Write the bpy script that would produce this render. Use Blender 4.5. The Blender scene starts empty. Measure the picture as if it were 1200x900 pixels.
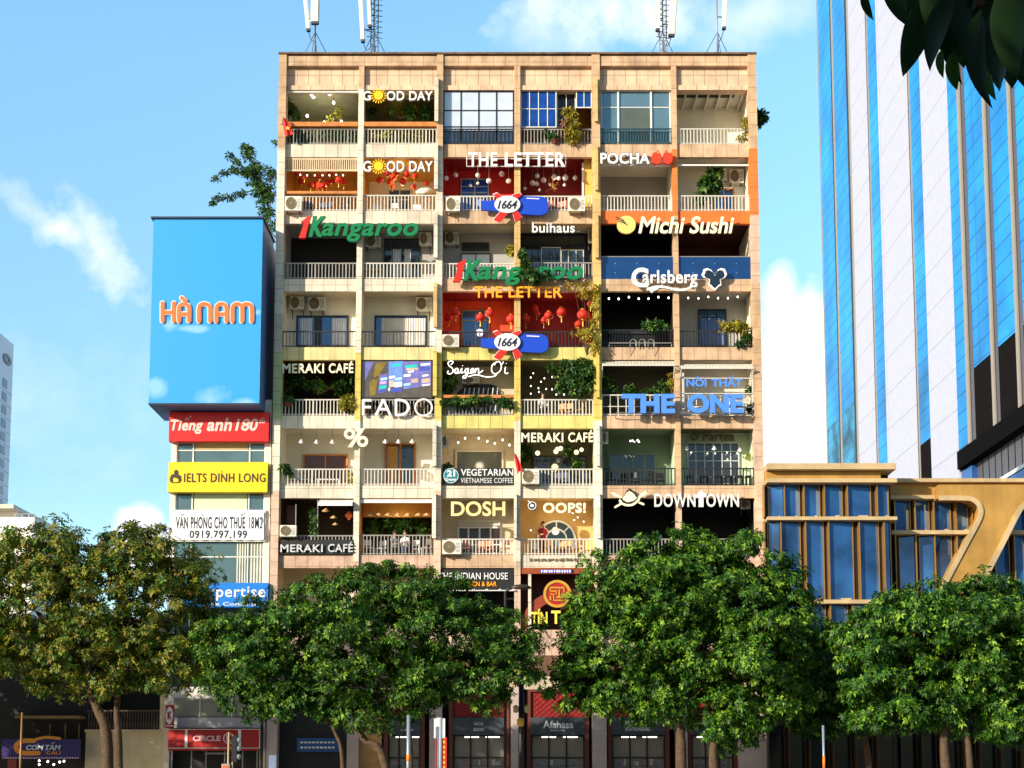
import bpy, math, random
import numpy as np
from mathutils import Vector
R = math.radians
random.seed(7)
SC = bpy.context.scene
COL = SC.collection

# ---------------------------------------------------------------- camera, sky, sun, exposure
F, PX, PY, PITCH, DIST, EYE = 1680.0, 603.0, 727.0, R(6.05), 70.0, 1.6
cam = bpy.data.cameras.new('camera'); camo = bpy.data.objects.new('camera', cam); COL.objects.link(camo)
cam.sensor_width = 36; cam.lens = F / 1200 * 36
cam.shift_x = (600 - PX) / 1200; cam.shift_y = (PY - 450) / 1200
cam.clip_start = 0.1; cam.clip_end = 3000
camo.location = (0, -DIST, EYE); camo.rotation_euler = (R(90) + PITCH, 0, 0)
SC.camera = camo
SUN_EL, SUN_AZ = R(17), R(50)              # azimuth measured from the facade's outward normal towards the left
sdir = Vector((-math.sin(SUN_AZ) * math.cos(SUN_EL), -math.cos(SUN_AZ) * math.cos(SUN_EL), math.sin(SUN_EL)))
sun = bpy.data.lights.new('sun', 'SUN'); sun.energy = 5.0; sun.angle = R(0.5); sun.color = (1, .89, .74)
suno = bpy.data.objects.new('sun', sun); COL.objects.link(suno)
suno.rotation_euler = (-sdir).to_track_quat('-Z', 'Y').to_euler(); suno.location = (-40, -60, 60)
SC.view_settings.view_transform = 'Standard'; SC.view_settings.look = 'None'
SC.view_settings.exposure = 0.45; SC.view_settings.gamma = 1; SC.view_settings.use_curve_mapping = False


def ray(px, py):
    dx, dy = (px - PX) / F, (PY - py) / F
    c, s = math.cos(PITCH), math.sin(PITCH)
    return Vector((dx, c - dy * s, s + dy * c))


def W(px, py, Y=0.0):
    """the point of the plane y=Y that the photograph shows at pixel (px, py) of 1200x900"""
    d = ray(px, py); t = (Y + DIST) / d.y
    return d.x * t, EYE + d.z * t


def WX(px, py, Y=0.0): return W(px, py, Y)[0]
def WZ(py, Y=0.0): return W(606, py, Y)[1]


world = bpy.data.worlds.new('World'); SC.world = world; world.use_nodes = True
nt = world.node_tree; N = nt.nodes; L = nt.links
bg = N['Background']; bg.inputs[1].default_value = 0.12
sky = N.new('ShaderNodeTexSky'); sky.sky_type = 'NISHITA'; sky.sun_disc = False
sky.sun_elevation = SUN_EL; sky.sun_rotation = math.atan2(sdir.x, sdir.y)
sky.air_density = 1.0; sky.dust_density = 0.6; sky.ozone_density = 2.0


def node(t, **k):
    n = N.new(t)
    for a, v in k.items(): setattr(n, a, v)
    return n


def mth(op, a, b=None, c=None, clamp=False):
    n = node('ShaderNodeMath', operation=op); n.use_clamp = clamp
    for i, x in enumerate((a, b, c)):
        if x is None: continue
        if isinstance(x, (int, float)): n.inputs[i].default_value = x
        else: L.new(x, n.inputs[i])
    return n.outputs[0]


tc = node('ShaderNodeTexCoord'); dirv = tc.outputs['Generated']
def noise(scale, detail=6, rough=.55, w=0.0, stretch=None):
    src = dirv
    if stretch:
        mp = node('ShaderNodeMapping'); mp.inputs['Scale'].default_value = stretch; L.new(dirv, mp.inputs[0]); src = mp.outputs[0]
    n = node('ShaderNodeTexNoise'); n.noise_dimensions = '4D'; n.inputs['W'].default_value = w
    n.inputs['Scale'].default_value = scale; n.inputs['Detail'].default_value = detail; n.inputs['Roughness'].default_value = rough
    L.new(src, n.inputs['Vector']); return n.outputs[0]
n1 = noise(22, 8, .6, 1.0); n2 = noise(60, 6, .6, 4.0)
nz = mth('ADD', mth('MULTIPLY', mth('SUBTRACT', n1, .5), 2.4), mth('MULTIPLY', mth('SUBTRACT', n2, .5), .7))


def blob(px, py, rx, ry, rot=0, soft=.55, amt=1.0, wob=1.0):
    """a cloud at the bearing of a pixel; rx, ry its angular half sizes in photo pixels"""
    d = ray(px, py).normalized()
    u0 = d.cross(Vector((0, 0, 1))).normalized(); v0 = u0.cross(d).normalized()
    u = (u0 * math.cos(rot) + v0 * math.sin(rot)); v = (v0 * math.cos(rot) - u0 * math.sin(rot))
    def dot(vec):
        n = node('ShaderNodeVectorMath', operation='DOT_PRODUCT'); n.inputs[1].default_value = vec; L.new(dirv, n.inputs[0]); return n.outputs['Value']
    a = mth('MULTIPLY', dot(u), F / rx); b = mth('MULTIPLY', dot(v), F / ry)
    r = mth('SQRT', mth('ADD', mth('MULTIPLY', a, a), mth('MULTIPLY', b, b)))
    q = mth('SUBTRACT', mth('ADD', 1.0, mth('MULTIPLY', nz, wob)), r)
    m = mth('MULTIPLY', mth('DIVIDE', q, soft, clamp=True), mth('GREATER_THAN', dot(d), .2))
    return mth('MULTIPLY', m, amt)


masks = [blob(75, 272, 80, 24, -.42, 1.3, .8, 1.5), blob(120, 300, 66, 34, -.75, 1.4, .8, 1.5), blob(30, 243, 50, 22, -.6, 1.5, .6, 1.3), blob(20, 470, 160, 90, .1, 2.0, .3, 1.2),
         blob(160, 640, 36, 52, 0, .35, 1, .5), blob(205, 655, 60, 40, 0, .5, 1, .6), blob(930, 470, 62, 140, -.1, .35, 1, .45), blob(915, 345, 26, 40, 0, .7, .9, .5),
         blob(720, 15, 130, 55, 0, 1.2, .85, 1.2), blob(880, 20, 90, 45, .2, 1.3, .6, .9), blob(640, 40, 60, 40, 0, 1.2, .5, .9), blob(1010, 560, 120, 60, 0, .6, 1, .5),
         blob(-60, 420, 120, 60, .2, 1.6, .35, .8)]
m = masks[0]
for k in masks[1:]: m = mth('MAXIMUM', m, k)
# loose fair-weather cloud over the rest of the sky (what the windows mirror)
n3 = noise(2.6, 8, .6, 2.0, (1, 1, 2.2))
sepd = node('ShaderNodeSeparateXYZ'); L.new(dirv, sepd.inputs[0])
beh = mth('MULTIPLY', mth('DIVIDE', mth('SUBTRACT', n3, .56), .2, clamp=True), mth('MULTIPLY', mth('SUBTRACT', .35, sepd.outputs[1], clamp=True), .75))
m = mth('MAXIMUM', m, beh)
hs = node('ShaderNodeHueSaturation'); hs.inputs['Saturation'].default_value = 1.12; hs.inputs['Value'].default_value = 1.38
L.new(sky.outputs[0], hs.inputs['Color'])
mixw = node('ShaderNodeMix', data_type='RGBA'); L.new(m, mixw.inputs['Factor']); 
upf = mth('ADD', 1.12, mth('MULTIPLY', mth('MULTIPLY', mth('SUBTRACT', sepd.outputs[2], .2), 4, clamp=True), .55))
gn = node('ShaderNodeVectorMath', operation='MULTIPLY'); L.new(hs.outputs[0], gn.inputs[0]); gn.inputs[1].default_value = (1.12, 1.16, 1.06)
fwd = mth('ADD', .5, mth('MULTIPLY', mth('DIVIDE', mth('ADD', sepd.outputs[1], .25), .6, clamp=True), .5))   # the half of the sky round the low sun is kept in check
gs = node('ShaderNodeVectorMath', operation='SCALE'); L.new(gn.outputs[0], gs.inputs[0]); L.new(mth('MULTIPLY', upf, fwd), gs.inputs['Scale']); L.new(gs.outputs[0], mixw.inputs['A'])
mixw.inputs['B'].default_value = (8.2, 8.3, 8.5, 1)
L.new(mixw.outputs['Result'], bg.inputs[0])


# ---------------------------------------------------------------- materials
def S(r, g, b):
    f = lambda c: (c / 255 / 12.92) if c <= 10 else ((c / 255 + .055) / 1.055) ** 2.4
    return (f(r), f(g), f(b), 1)


MATS = {}
def mat(name, col, rough=.7, metal=0.0, var=.10, scale=1.5, bump=0, joints=None, streak=0, emit=0, alpha=None, spec=.5, bumpscale=None, trans=0):
    """principled material: colour with noise variation; joints = (tile width, tile height, groove width, groove darkness) in world X/Z"""
    if name in MATS: return MATS[name]
    mt = bpy.data.materials.new(name); mt.use_nodes = True; MATS[name] = mt
    t = mt.node_tree; n = t.nodes; l = t.links; p = n['Principled BSDF']
    p.inputs['Roughness'].default_value = rough; p.inputs['Metallic'].default_value = metal
    p.inputs['Specular IOR Level'].default_value = spec
    geo = n.new('ShaderNodeNewGeometry')
    out = None
    if var or streak:
        tx = n.new('ShaderNodeTexNoise'); tx.inputs['Scale'].default_value = scale; tx.inputs['Detail'].default_value = 5
        l.new(geo.outputs['Position'], tx.inputs['Vector'])
        mr = n.new('ShaderNodeMapRange'); mr.inputs['From Min'].default_value = .3; mr.inputs['From Max'].default_value = .7
        mr.inputs['To Min'].default_value = 1 - var * 1.3; mr.inputs['To Max'].default_value = 1 + var
        l.new(tx.outputs[0], mr.inputs['Value']); out = mr.outputs[0]
        if streak:
            mp = n.new('ShaderNodeMapping'); mp.inputs['Scale'].default_value = (1.7, 1.7, .22); l.new(geo.outputs['Position'], mp.inputs[0])
            t2 = n.new('ShaderNodeTexNoise'); t2.inputs['Scale'].default_value = 1.3; t2.inputs['Detail'].default_value = 4; l.new(mp.outputs[0], t2.inputs['Vector'])
            m2 = n.new('ShaderNodeMapRange'); m2.inputs['From Min'].default_value = .35; m2.inputs['From Max'].default_value = .6
            m2.inputs['To Min'].default_value = 1 - streak; m2.inputs['To Max'].default_value = 1.0; l.new(t2.outputs[0], m2.inputs['Value'])
            mu = n.new('ShaderNodeMath'); mu.operation = 'MULTIPLY'; l.new(out, mu.inputs[0]); l.new(m2.outputs[0], mu.inputs[1]); out = mu.outputs[0]
            t3 = n.new('ShaderNodeTexNoise'); t3.inputs['Scale'].default_value = .55; t3.inputs['Detail'].default_value = 8; t3.inputs['Roughness'].default_value = .7; l.new(geo.outputs['Position'], t3.inputs['Vector'])
            m3 = n.new('ShaderNodeMapRange'); m3.inputs['From Min'].default_value = .36; m3.inputs['From Max'].default_value = .52
            m3.inputs['To Min'].default_value = 1 - streak * 1.1; m3.inputs['To Max'].default_value = 1.0; l.new(t3.outputs[0], m3.inputs['Value'])
            mu = n.new('ShaderNodeMath'); mu.operation = 'MULTIPLY'; l.new(out, mu.inputs[0]); l.new(m3.outputs[0], mu.inputs[1]); out = mu.outputs[0]
    if joints:
        sx = n.new('ShaderNodeSeparateXYZ'); l.new(geo.outputs['Position'], sx.inputs[0])
        ad = n.new('ShaderNodeMath'); ad.operation = 'ADD'; l.new(sx.outputs[0], ad.inputs[0]); l.new(sx.outputs[1], ad.inputs[1])
        cb = n.new('ShaderNodeCombineXYZ'); l.new(ad.outputs[0], cb.inputs[0]); l.new(sx.outputs[2], cb.inputs[1])
        bk = n.new('ShaderNodeTexBrick'); bk.offset = 0; bk.inputs['Scale'].default_value = 1
        bk.inputs['Brick Width'].default_value = joints[0]; bk.inputs['Row Height'].default_value = joints[1]; bk.inputs['Mortar Size'].default_value = joints[2]
        bk.inputs['Color1'].default_value = (1, 1, 1, 1); c2_ = joints[4] if len(joints) > 4 else .88; bk.inputs['Color2'].default_value = (c2_, c2_, c2_, 1); bk.inputs['Mortar'].default_value = (joints[3],) * 3 + (1,)
        l.new(cb.outputs[0], bk.inputs['Vector'])
        if out:
            mu = n.new('ShaderNodeMath'); mu.operation = 'MULTIPLY'; l.new(out, mu.inputs[0]); l.new(bk.outputs['Color'], mu.inputs[1]); out = mu.outputs[0]
        else: out = bk.outputs['Color']
    if out:
        mx = n.new('ShaderNodeVectorMath'); mx.operation = 'SCALE'; mx.inputs[0].default_value = col[:3]; l.new(out, mx.inputs['Scale'])
        l.new(mx.outputs[0], p.inputs['Base Color'])
    else: p.inputs['Base Color'].default_value = col
    if bump:
        b = n.new('ShaderNodeTexNoise'); b.inputs['Scale'].default_value = bumpscale or 8; l.new(geo.outputs['Position'], b.inputs['Vector'])
        bp = n.new('ShaderNodeBump'); bp.inputs['Strength'].default_value = bump; bp.inputs['Distance'].default_value = .05
        l.new(b.outputs[0], bp.inputs['Height']); l.new(bp.outputs[0], p.inputs['Normal'])
    if emit:
        p.inputs['Emission Color'].default_value = col; p.inputs['Emission Strength'].default_value = emit
    if alpha is not None: p.inputs['Alpha'].default_value = alpha
    if trans: p.inputs['Transmission Weight'].default_value = trans
    return mt


J = (.60, 1.3, .016, .5, .9); JC = (5, .66, .016, .5, .92)
tan = mat('tan_stone', S(214, 178, 142), .75, var=.16, joints=J, streak=.24)
pink = mat('pink_stone', S(216, 180, 156), .75, var=.15, joints=J, streak=.24)
cream = mat('cream_stone', S(232, 218, 194), .7, var=.09, joints=J, streak=.2)
yellow = mat('yellow_stone', S(232, 214, 150), .7, var=.09, joints=J, streak=.24)
lime = mat('lime_stone', S(226, 212, 122), .7, var=.09, joints=J, streak=.24)
cyel_shade = mat('yellow_stone_shaded', S(196, 208, 150), .7, var=.06, joints=JC, streak=.1)  # yellow stone with the billboard's greenish shade put into its colour
orange = mat('orange_tile', S(226, 112, 40), .6, var=.06, joints=(.95, 1.2, .012, .6))
ctan = mat('tan_stone_column', S(212, 175, 136), .75, var=.15, joints=JC, streak=.2)
cpink = mat('pink_stone_column', S(220, 188, 162), .75, var=.13, joints=JC, streak=.2)
ccream = mat('cream_stone_column', S(232, 220, 198), .7, var=.09, joints=JC, streak=.2)
cyel = mat('yellow_stone_column', S(226, 200, 100), .7, var=.1, joints=JC, streak=.2)
csand = mat('sand_stone_column', S(220, 182, 116), .7, var=.1, joints=JC, streak=.2)
corange = mat('orange_tile_column', S(226, 122, 52), .6, var=.06, joints=JC)
white = mat('white_paint', S(232, 230, 224), .5, var=.04)
whiter = mat('white_lettering', S(228, 227, 224), .45, var=0)
offw = mat('plaster_white', S(232, 225, 206), .8, var=.06)
greyp = mat('plaster_grey', S(168, 166, 160), .8, var=.08)
beige = mat('plaster_beige', S(205, 190, 160), .8, var=.08)
amber = mat('plaster_amber_and_lamplight', S(196, 142, 60), .8, var=.1)
olive = mat('plaster_olive', S(104, 100, 70), .8, var=.1)
mint = mat('plaster_mint', S(196, 212, 180), .8, var=.06)
brownd = mat('dark_brown_timber', S(58, 40, 28), .7, var=.2)
blackp = mat('black_paint', S(24, 22, 22), .6, var=.1)
maroon = mat('maroon_paint', S(70, 22, 16), .7, var=.1)
redwall = mat('red_wall', S(186, 26, 18), .7, var=.08)
redor = mat('vermilion_wall', S(206, 70, 24), .7, var=.1)
reddk = mat('deep_red_wall', S(128, 18, 14), .7, var=.12)
wood = mat('orange_timber', S(196, 122, 56), .55, var=.18, scale=4)
woodd = mat('brown_timber', S(112, 62, 34), .6, var=.18, scale=4)
steel = mat('grey_steel', S(150, 150, 148), .45, .4, var=.06)
dkmetal = mat('charcoal_metal', S(52, 54, 56), .5, .3, var=.06)
blackm = mat('black_metal', S(26, 26, 28), .5, .2, var=0)
glassd = mat('dark_window_glass', S(40, 52, 62), .06, 0, var=.15, spec=1.0)
glassb = mat('blue_window_glass', S(52, 96, 140), .06, .35, var=.12, spec=1.0)
glasst = mat('teal_window_glass', S(110, 142, 152), .05, .45, var=.06, spec=1.0)
glassdeep = mat('deep_blue_pane', S(16, 70, 150), .1, .2, var=.25, scale=2.5, spec=.8)
glassrail = mat('navy_glass_panel', S(24, 66, 120), .06, .25, var=.15, spec=1.0)
blindw = mat('white_blind', S(222, 226, 232), .4, 0, var=.05)
curtain = mat('pale_curtain', S(200, 206, 214), .8, var=.04)
acw = mat('cream_enamel', S(226, 222, 206), .5, var=.04)
acgrey = mat('grey_grille', S(120, 112, 100), .6, .2, var=.05)
redlan = mat('red_paper', S(206, 40, 22), .6, var=.1)
orlan = mat('orange_paper', S(226, 110, 60), .6, var=.1)
gold = mat('gold_trim', S(214, 160, 60), .4, .4, var=.06)
ballw = mat('pearl_white', S(236, 226, 216), .3, var=.03)
bulbm = mat('lit_bulb', (1, .93, .78, 1), .4, var=0, emit=3.0)
warmglobe = mat('lit_globe', (1, .82, .5, 1), .4, var=0, emit=1.1)
terr = mat('terracotta_pot', S(150, 84, 56), .8, var=.1)
ppot = mat('pale_pot', S(214, 210, 200), .6, var=.05)
bark = mat('tree_bark', S(82, 62, 44), .9, var=.25, scale=5, bump=.6)
darkgrey = mat('slate_fascia', S(62, 68, 74), .5, var=.06)


def leafmat(name, col, rough=.5, tl=.2):
    if name in MATS: return MATS[name]
    mt = bpy.data.materials.new(name); mt.use_nodes = True; MATS[name] = mt
    t = mt.node_tree; n = t.nodes; l = t.links; p = n['Principled BSDF']; out = n['Material Output']
    geo = n.new('ShaderNodeNewGeometry')
    mr = n.new('ShaderNodeMapRange'); mr.inputs['To Min'].default_value = .7; mr.inputs['To Max'].default_value = 1.35; l.new(geo.outputs['Random Per Island'], mr.inputs['Value'])
    sc = n.new('ShaderNodeVectorMath'); sc.operation = 'SCALE'; sc.inputs[0].default_value = col[:3]; l.new(mr.outputs[0], sc.inputs['Scale'])
    l.new(sc.outputs[0], p.inputs['Base Color']); p.inputs['Roughness'].default_value = rough; p.inputs['Specular IOR Level'].default_value = .3
    tr = n.new('ShaderNodeBsdfTranslucent'); l.new(sc.outputs[0], tr.inputs['Color'])
    mx = n.new('ShaderNodeMixShader'); mx.inputs[0].default_value = tl; l.new(p.outputs[0], mx.inputs[1]); l.new(tr.outputs[0], mx.inputs[2]); l.new(mx.outputs[0], out.inputs[0])
    return mt


LG = [leafmat('leaf_mid_green', S(58, 100, 20)), leafmat('leaf_deep_green', S(30, 68, 18)), leafmat('leaf_bright_green', S(116, 152, 38))]
LO = [leafmat('leaf_olive', S(130, 128, 34)), leafmat('leaf_bronze', S(128, 104, 40)), leafmat('leaf_dull_green', S(66, 90, 26))]
LD = [leafmat('leaf_shade_green', S(38, 72, 28)), leafmat('leaf_shrub_green', S(54, 92, 32)), leafmat('leaf_light_shrub', S(96, 126, 42))]
LF = [leafmat('leaf_gold', S(170, 150, 50)), leafmat('leaf_orange', S(190, 124, 44)), leafmat('leaf_red', S(150, 70, 36))]
LY = [leafmat('leaf_yellow_green', S(160, 156, 50)), leafmat('leaf_amber', S(150, 128, 44)), leafmat('leaf_rust', S(120, 120, 40))]


# ---------------------------------------------------------------- mesh helpers
class MB:
    def __init__(s): s.v = []; s.f = []; s.m = []; s.sm = []; s.k = 0
    def add(s, vs, fs, m=0, smooth=False):
        o = len(s.v); s.v += [tuple(v) for v in vs]
        for f in fs: s.f.append([i + o for i in f]); s.m.append(m); s.sm.append(smooth)
        return s
    def box(s, x0, x1, y0, y1, z0, z1, m=0):
        v = [(x, y, z) for x in (x0, x1) for y in (y0, y1) for z in (z0, z1)]
        return s.add(v, [(0, 1, 3, 2), (4, 6, 7, 5), (0, 4, 5, 1), (2, 3, 7, 6), (0, 2, 6, 4), (1, 5, 7, 3)], m)
    def pbox(s, p0, q0, p1, q1, Y0, Y1, m=0):
        """box whose front face covers the photo rectangle p0,q0-p1,q1 in the plane Y0"""
        qm = (q0 + q1) / 2
        return s.box(WX(p0, qm, Y0), WX(p1, qm, Y0), Y0, Y1, WZ(q1, Y0), WZ(q0, Y0), m)
    def quad(s, a, b, c, d, m=0): return s.add([a, b, c, d], [(0, 1, 2, 3)], m)
    def prism(s, poly, y0, y1, m=0, ms=None):
        n = len(poly); v = [(x, y0, z) for x, z in poly] + [(x, y1, z) for x, z in poly]
        s.add(v, [list(range(n)), list(range(2 * n - 1, n - 1, -1))], m)
        s.add(v, [(i, i + n, (i + 1) % n + n, (i + 1) % n) for i in range(n)], m if ms is None else ms); return s
    def pprism(s, poly, Y0, Y1, m=0, ms=None): return s.prism([W(a, b, Y0) for a, b in poly], Y0, Y1, m, ms)
    def tube(s, pts, r, n=6, m=0, closed=False):
        pts = [Vector(p) for p in pts]; rs = r if isinstance(r, (list, tuple)) else [r] * len(pts)
        vs = []; K = len(pts)
        for i, p in enumerate(pts):
            if closed: t = pts[(i + 1) % K] - pts[i - 1]
            else: t = pts[min(i + 1, K - 1)] - pts[max(i - 1, 0)]
            t = t.normalized() if t.length > 1e-9 else Vector((0, 0, 1))
            a = t.cross(Vector((0, 1, 0)) if abs(t.y) < .9 else Vector((1, 0, 0))).normalized(); b = t.cross(a)
            vs += [p + (a * math.cos(2 * math.pi * k / n) + b * math.sin(2 * math.pi * k / n)) * rs[i] for k in range(n)]
        fs = [(i * n + k, i * n + (k + 1) % n, ((i + 1) % K) * n + (k + 1) % n, ((i + 1) % K) * n + k) for i in range(K if closed else K - 1) for k in range(n)]
        if not closed: fs += [list(range(n - 1, -1, -1)), list(range((K - 1) * n, K * n))]
        return s.add(vs, fs, m, n > 5)
    def lathe(s, prof, c, n=12, m=0):
        """prof: (radius, height) pairs round a vertical axis at c"""
        vs = [(c[0] + r * math.cos(2 * math.pi * k / n), c[1] + r * math.sin(2 * math.pi * k / n), c[2] + z) for r, z in prof for k in range(n)]
        K = len(prof)
        fs = [(i * n + k, i * n + (k + 1) % n, (i + 1) * n + (k + 1) % n, (i + 1) * n + k) for i in range(K - 1) for k in range(n)]
        fs += [list(range(n - 1, -1, -1)), list(range((K - 1) * n, K * n))]
        return s.add(vs, fs, m, True)
    def ball(s, c, r, m=0, n=12, sz=1.0):
        K = n // 2; return s.lathe([(max(1e-3, r * math.sin(math.pi * i / K)), -r * sz * math.cos(math.pi * i / K)) for i in range(K + 1)], c, n, m)
    def disc(s, c, r, y0, y1, n=24, m=0, ms=None, rz=None):
        rz = rz or r; return s.prism([(c[0] + r * math.cos(2 * math.pi * k / n), c[1] + rz * math.sin(2 * math.pi * k / n)) for k in range(n)], y0, y1, m, ms)
    def ring(s, c, r0, r1, y0, y1, n=28, m=0):
        P = lambda r, y, k: (c[0] + r * math.cos(2 * math.pi * k / n), y, c[1] + r * math.sin(2 * math.pi * k / n))
        vs = [P(r, y, k) for r, y in ((r0, y0), (r1, y0), (r1, y1), (r0, y1)) for k in range(n)]
        return s.add(vs, [(j * n + k, j * n + (k + 1) % n, ((j + 1) % 4) * n + (k + 1) % n, ((j + 1) % 4) * n + k) for j in range(4) for k in range(n)], m)
    def stroke(s, pts, w, y0, y1, m=0, cap=True):
        """flat ribbon of width w along pts (x,z), extruded y0..y1"""
        s.k += 1; y0 -= (s.k % 9) * .0016; y1 -= (s.k % 9) * .0003
        pts = [Vector(p) for p in pts]; lft = []; rgt = []
        for i, p in enumerate(pts):
            t = (pts[min(i + 1, len(pts) - 1)] - pts[max(i - 1, 0)]).normalized(); nrm = Vector((-t.y, t.x)) * w / 2
            lft.append(p + nrm); rgt.append(p - nrm)
        vs = [(p.x, y, p.y) for y in (y0, y1) for q in (lft, rgt) for p in q]; n = len(pts)
        fs = []
        for i in range(n - 1):
            fs += [(i, i + 1, n + i + 1, n + i), (2 * n + i, 3 * n + i, 3 * n + i + 1, 2 * n + i + 1), (i, 2 * n + i, 2 * n + i + 1, i + 1), (n + i, n + i + 1, 3 * n + i + 1, 3 * n + i)]
        fs += [(0, n, 3 * n, 2 * n), (n - 1, 3 * n - 1, 4 * n - 1, 2 * n - 1)]
        s.add(vs, fs, m)
        if cap:
            for p in (pts[0], pts[-1]): s.disc((p.x, p.y), w / 2, y0 + .0008, y1 - .0004, 10, m)
        return s
    def build(s, name, mats, parent=None, label=None, cat=None, group=None, kind=None, base=None):
        me = bpy.data.meshes.new(name)
        if base is None and parent is None:
            a = np.array(s.v); base = (float(a[:, 0].mean()), float(a[:, 1].mean()), float(a[:, 2].min()))
        off = WL[parent.name] if parent else Vector(base)
        if parent is not None and parent.parent is not None and False: pass
        me.from_pydata([(v[0] - off[0], v[1] - off[1], v[2] - off[2]) for v in s.v], [], s.f)
        if not isinstance(mats, (list, tuple)): mats = [mats]
        for q in mats: me.materials.append(q)
        me.polygons.foreach_set('material_index', s.m); me.polygons.foreach_set('use_smooth', s.sm); me.update()
        return link(name, me, parent, off, label, cat, group, kind)


WL = {}
def link(name, me, parent=None, off=(0, 0, 0), label=None, cat=None, group=None, kind=None):
    o = bpy.data.objects.new(name, me); COL.objects.link(o)
    if parent: o.parent = parent
    else: o.location = off
    WL[o.name] = Vector(off)
    tag(o, label, cat, group, kind); return o


def tag(o, label=None, cat=None, group=None, kind=None):
    for k, v in (('label', label), ('category', cat), ('group', group), ('kind', kind)):
        if v: o[k] = v
    return o


def thing(name, label, cat, loc=(0, 0, 0), group=None):
    o = bpy.data.objects.new(name, None); COL.objects.link(o); o.location = loc; o.empty_display_size = .2
    WL[o.name] = Vector(loc); return tag(o, label, cat, group)


def dup(root, loc, label=None, group=None, scale=None, rotz=0):
    r = root.copy(); COL.objects.link(r); r.location = loc; r.rotation_euler = (0, 0, rotz)
    if scale: r.scale = scale
    if label: r['label'] = label
    if group: r['group'] = group
    for ch in list(root.children):
        c = ch.copy(); COL.objects.link(c); c.parent = r
        for g in ch.children:
            d = g.copy(); COL.objects.link(d); d.parent = c
    return r


def smooth(pts, k=6):
    out = []; P = [Vector(p) for p in pts]
    for i in range(len(P) - 1):
        a, b, c, d = P[max(i - 1, 0)], P[i], P[i + 1], P[min(i + 2, len(P) - 1)]
        for j in range(k):
            t = j / k; out.append(.5 * ((2 * b) + (c - a) * t + (2 * a - 5 * b + 4 * c - d) * t * t + (3 * b - a - 3 * c + d) * t ** 3))
    return out + [P[-1]]


def textmesh(body, box, Y, depth=.1, bold=0.0, shear=0.0, spacing=1.0):
    """letters filling the photo rectangle box = (x0,y0,x1,y1) of the plane Y; returns verts, faces"""
    c = bpy.data.curves.new('letters', 'FONT'); c.body = body; c.offset = bold; c.shear = shear; c.extrude = .5; c.space_character = spacing; c.resolution_u = 4
    o = bpy.data.objects.new('letters', c); COL.objects.link(o); bpy.context.view_layer.update()
    me = bpy.data.meshes.new_from_object(o.evaluated_get(bpy.context.evaluated_depsgraph_get()))
    bpy.data.objects.remove(o); bpy.data.curves.remove(c)
    n = len(me.vertices); a = np.empty(n * 3); me.vertices.foreach_get('co', a); a = a.reshape(-1, 3)
    lo, hi = a.min(0), a.max(0)
    qm = (box[1] + box[3]) / 2
    x0, x1 = WX(box[0], qm, Y), WX(box[2], qm, Y); z0, z1 = WZ(box[3], Y), WZ(box[1], Y)
    out = np.empty_like(a)
    out[:, 0] = x0 + (a[:, 0] - lo[0]) / (hi[0] - lo[0]) * (x1 - x0); out[:, 2] = z0 + (a[:, 1] - lo[1]) / (hi[1] - lo[1]) * (z1 - z0)
    out[:, 1] = Y + (.5 - a[:, 2]) * depth
    fs = [list(p.vertices) for p in me.polygons]; bpy.data.meshes.remove(me)
    return [tuple(v) for v in out.tolist()], fs


def addtext(mb, body, box, Y, depth=.1, bold=0.0, shear=0.0, m=0, spacing=1.0, acc=()):
    v, f = textmesh(body, box, Y, depth, bold, shear, spacing); mb.add(v, f, m)
    for kind, px, py, s in acc:                      # accents the built-in font lacks: photo position and size in pixels
        g = {'acute': [[(-.5, .5), (.5, -.5)]], 'grave': [[(-.5, -.5), (.5, .5)]], 'circ': [[(-.6, .5), (0, -.4), (.6, .5)]],
             'breve': [[(-.6, -.4), (-.3, .3), (.3, .3), (.6, -.4)]], 'dot': [[(-.15, 0), (.15, 0)]], 'bar': [[(-.8, 0), (.8, 0)]], 'horn': [[(-.5, .4), (.2, .2), (.4, -.5)]]}[kind]
        for q in g: mb.stroke([W(px + a * s, py + b * s, Y) for a, b in q], s * .3 / 24, Y, Y + depth, m, cap=False)
    return mb


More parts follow.
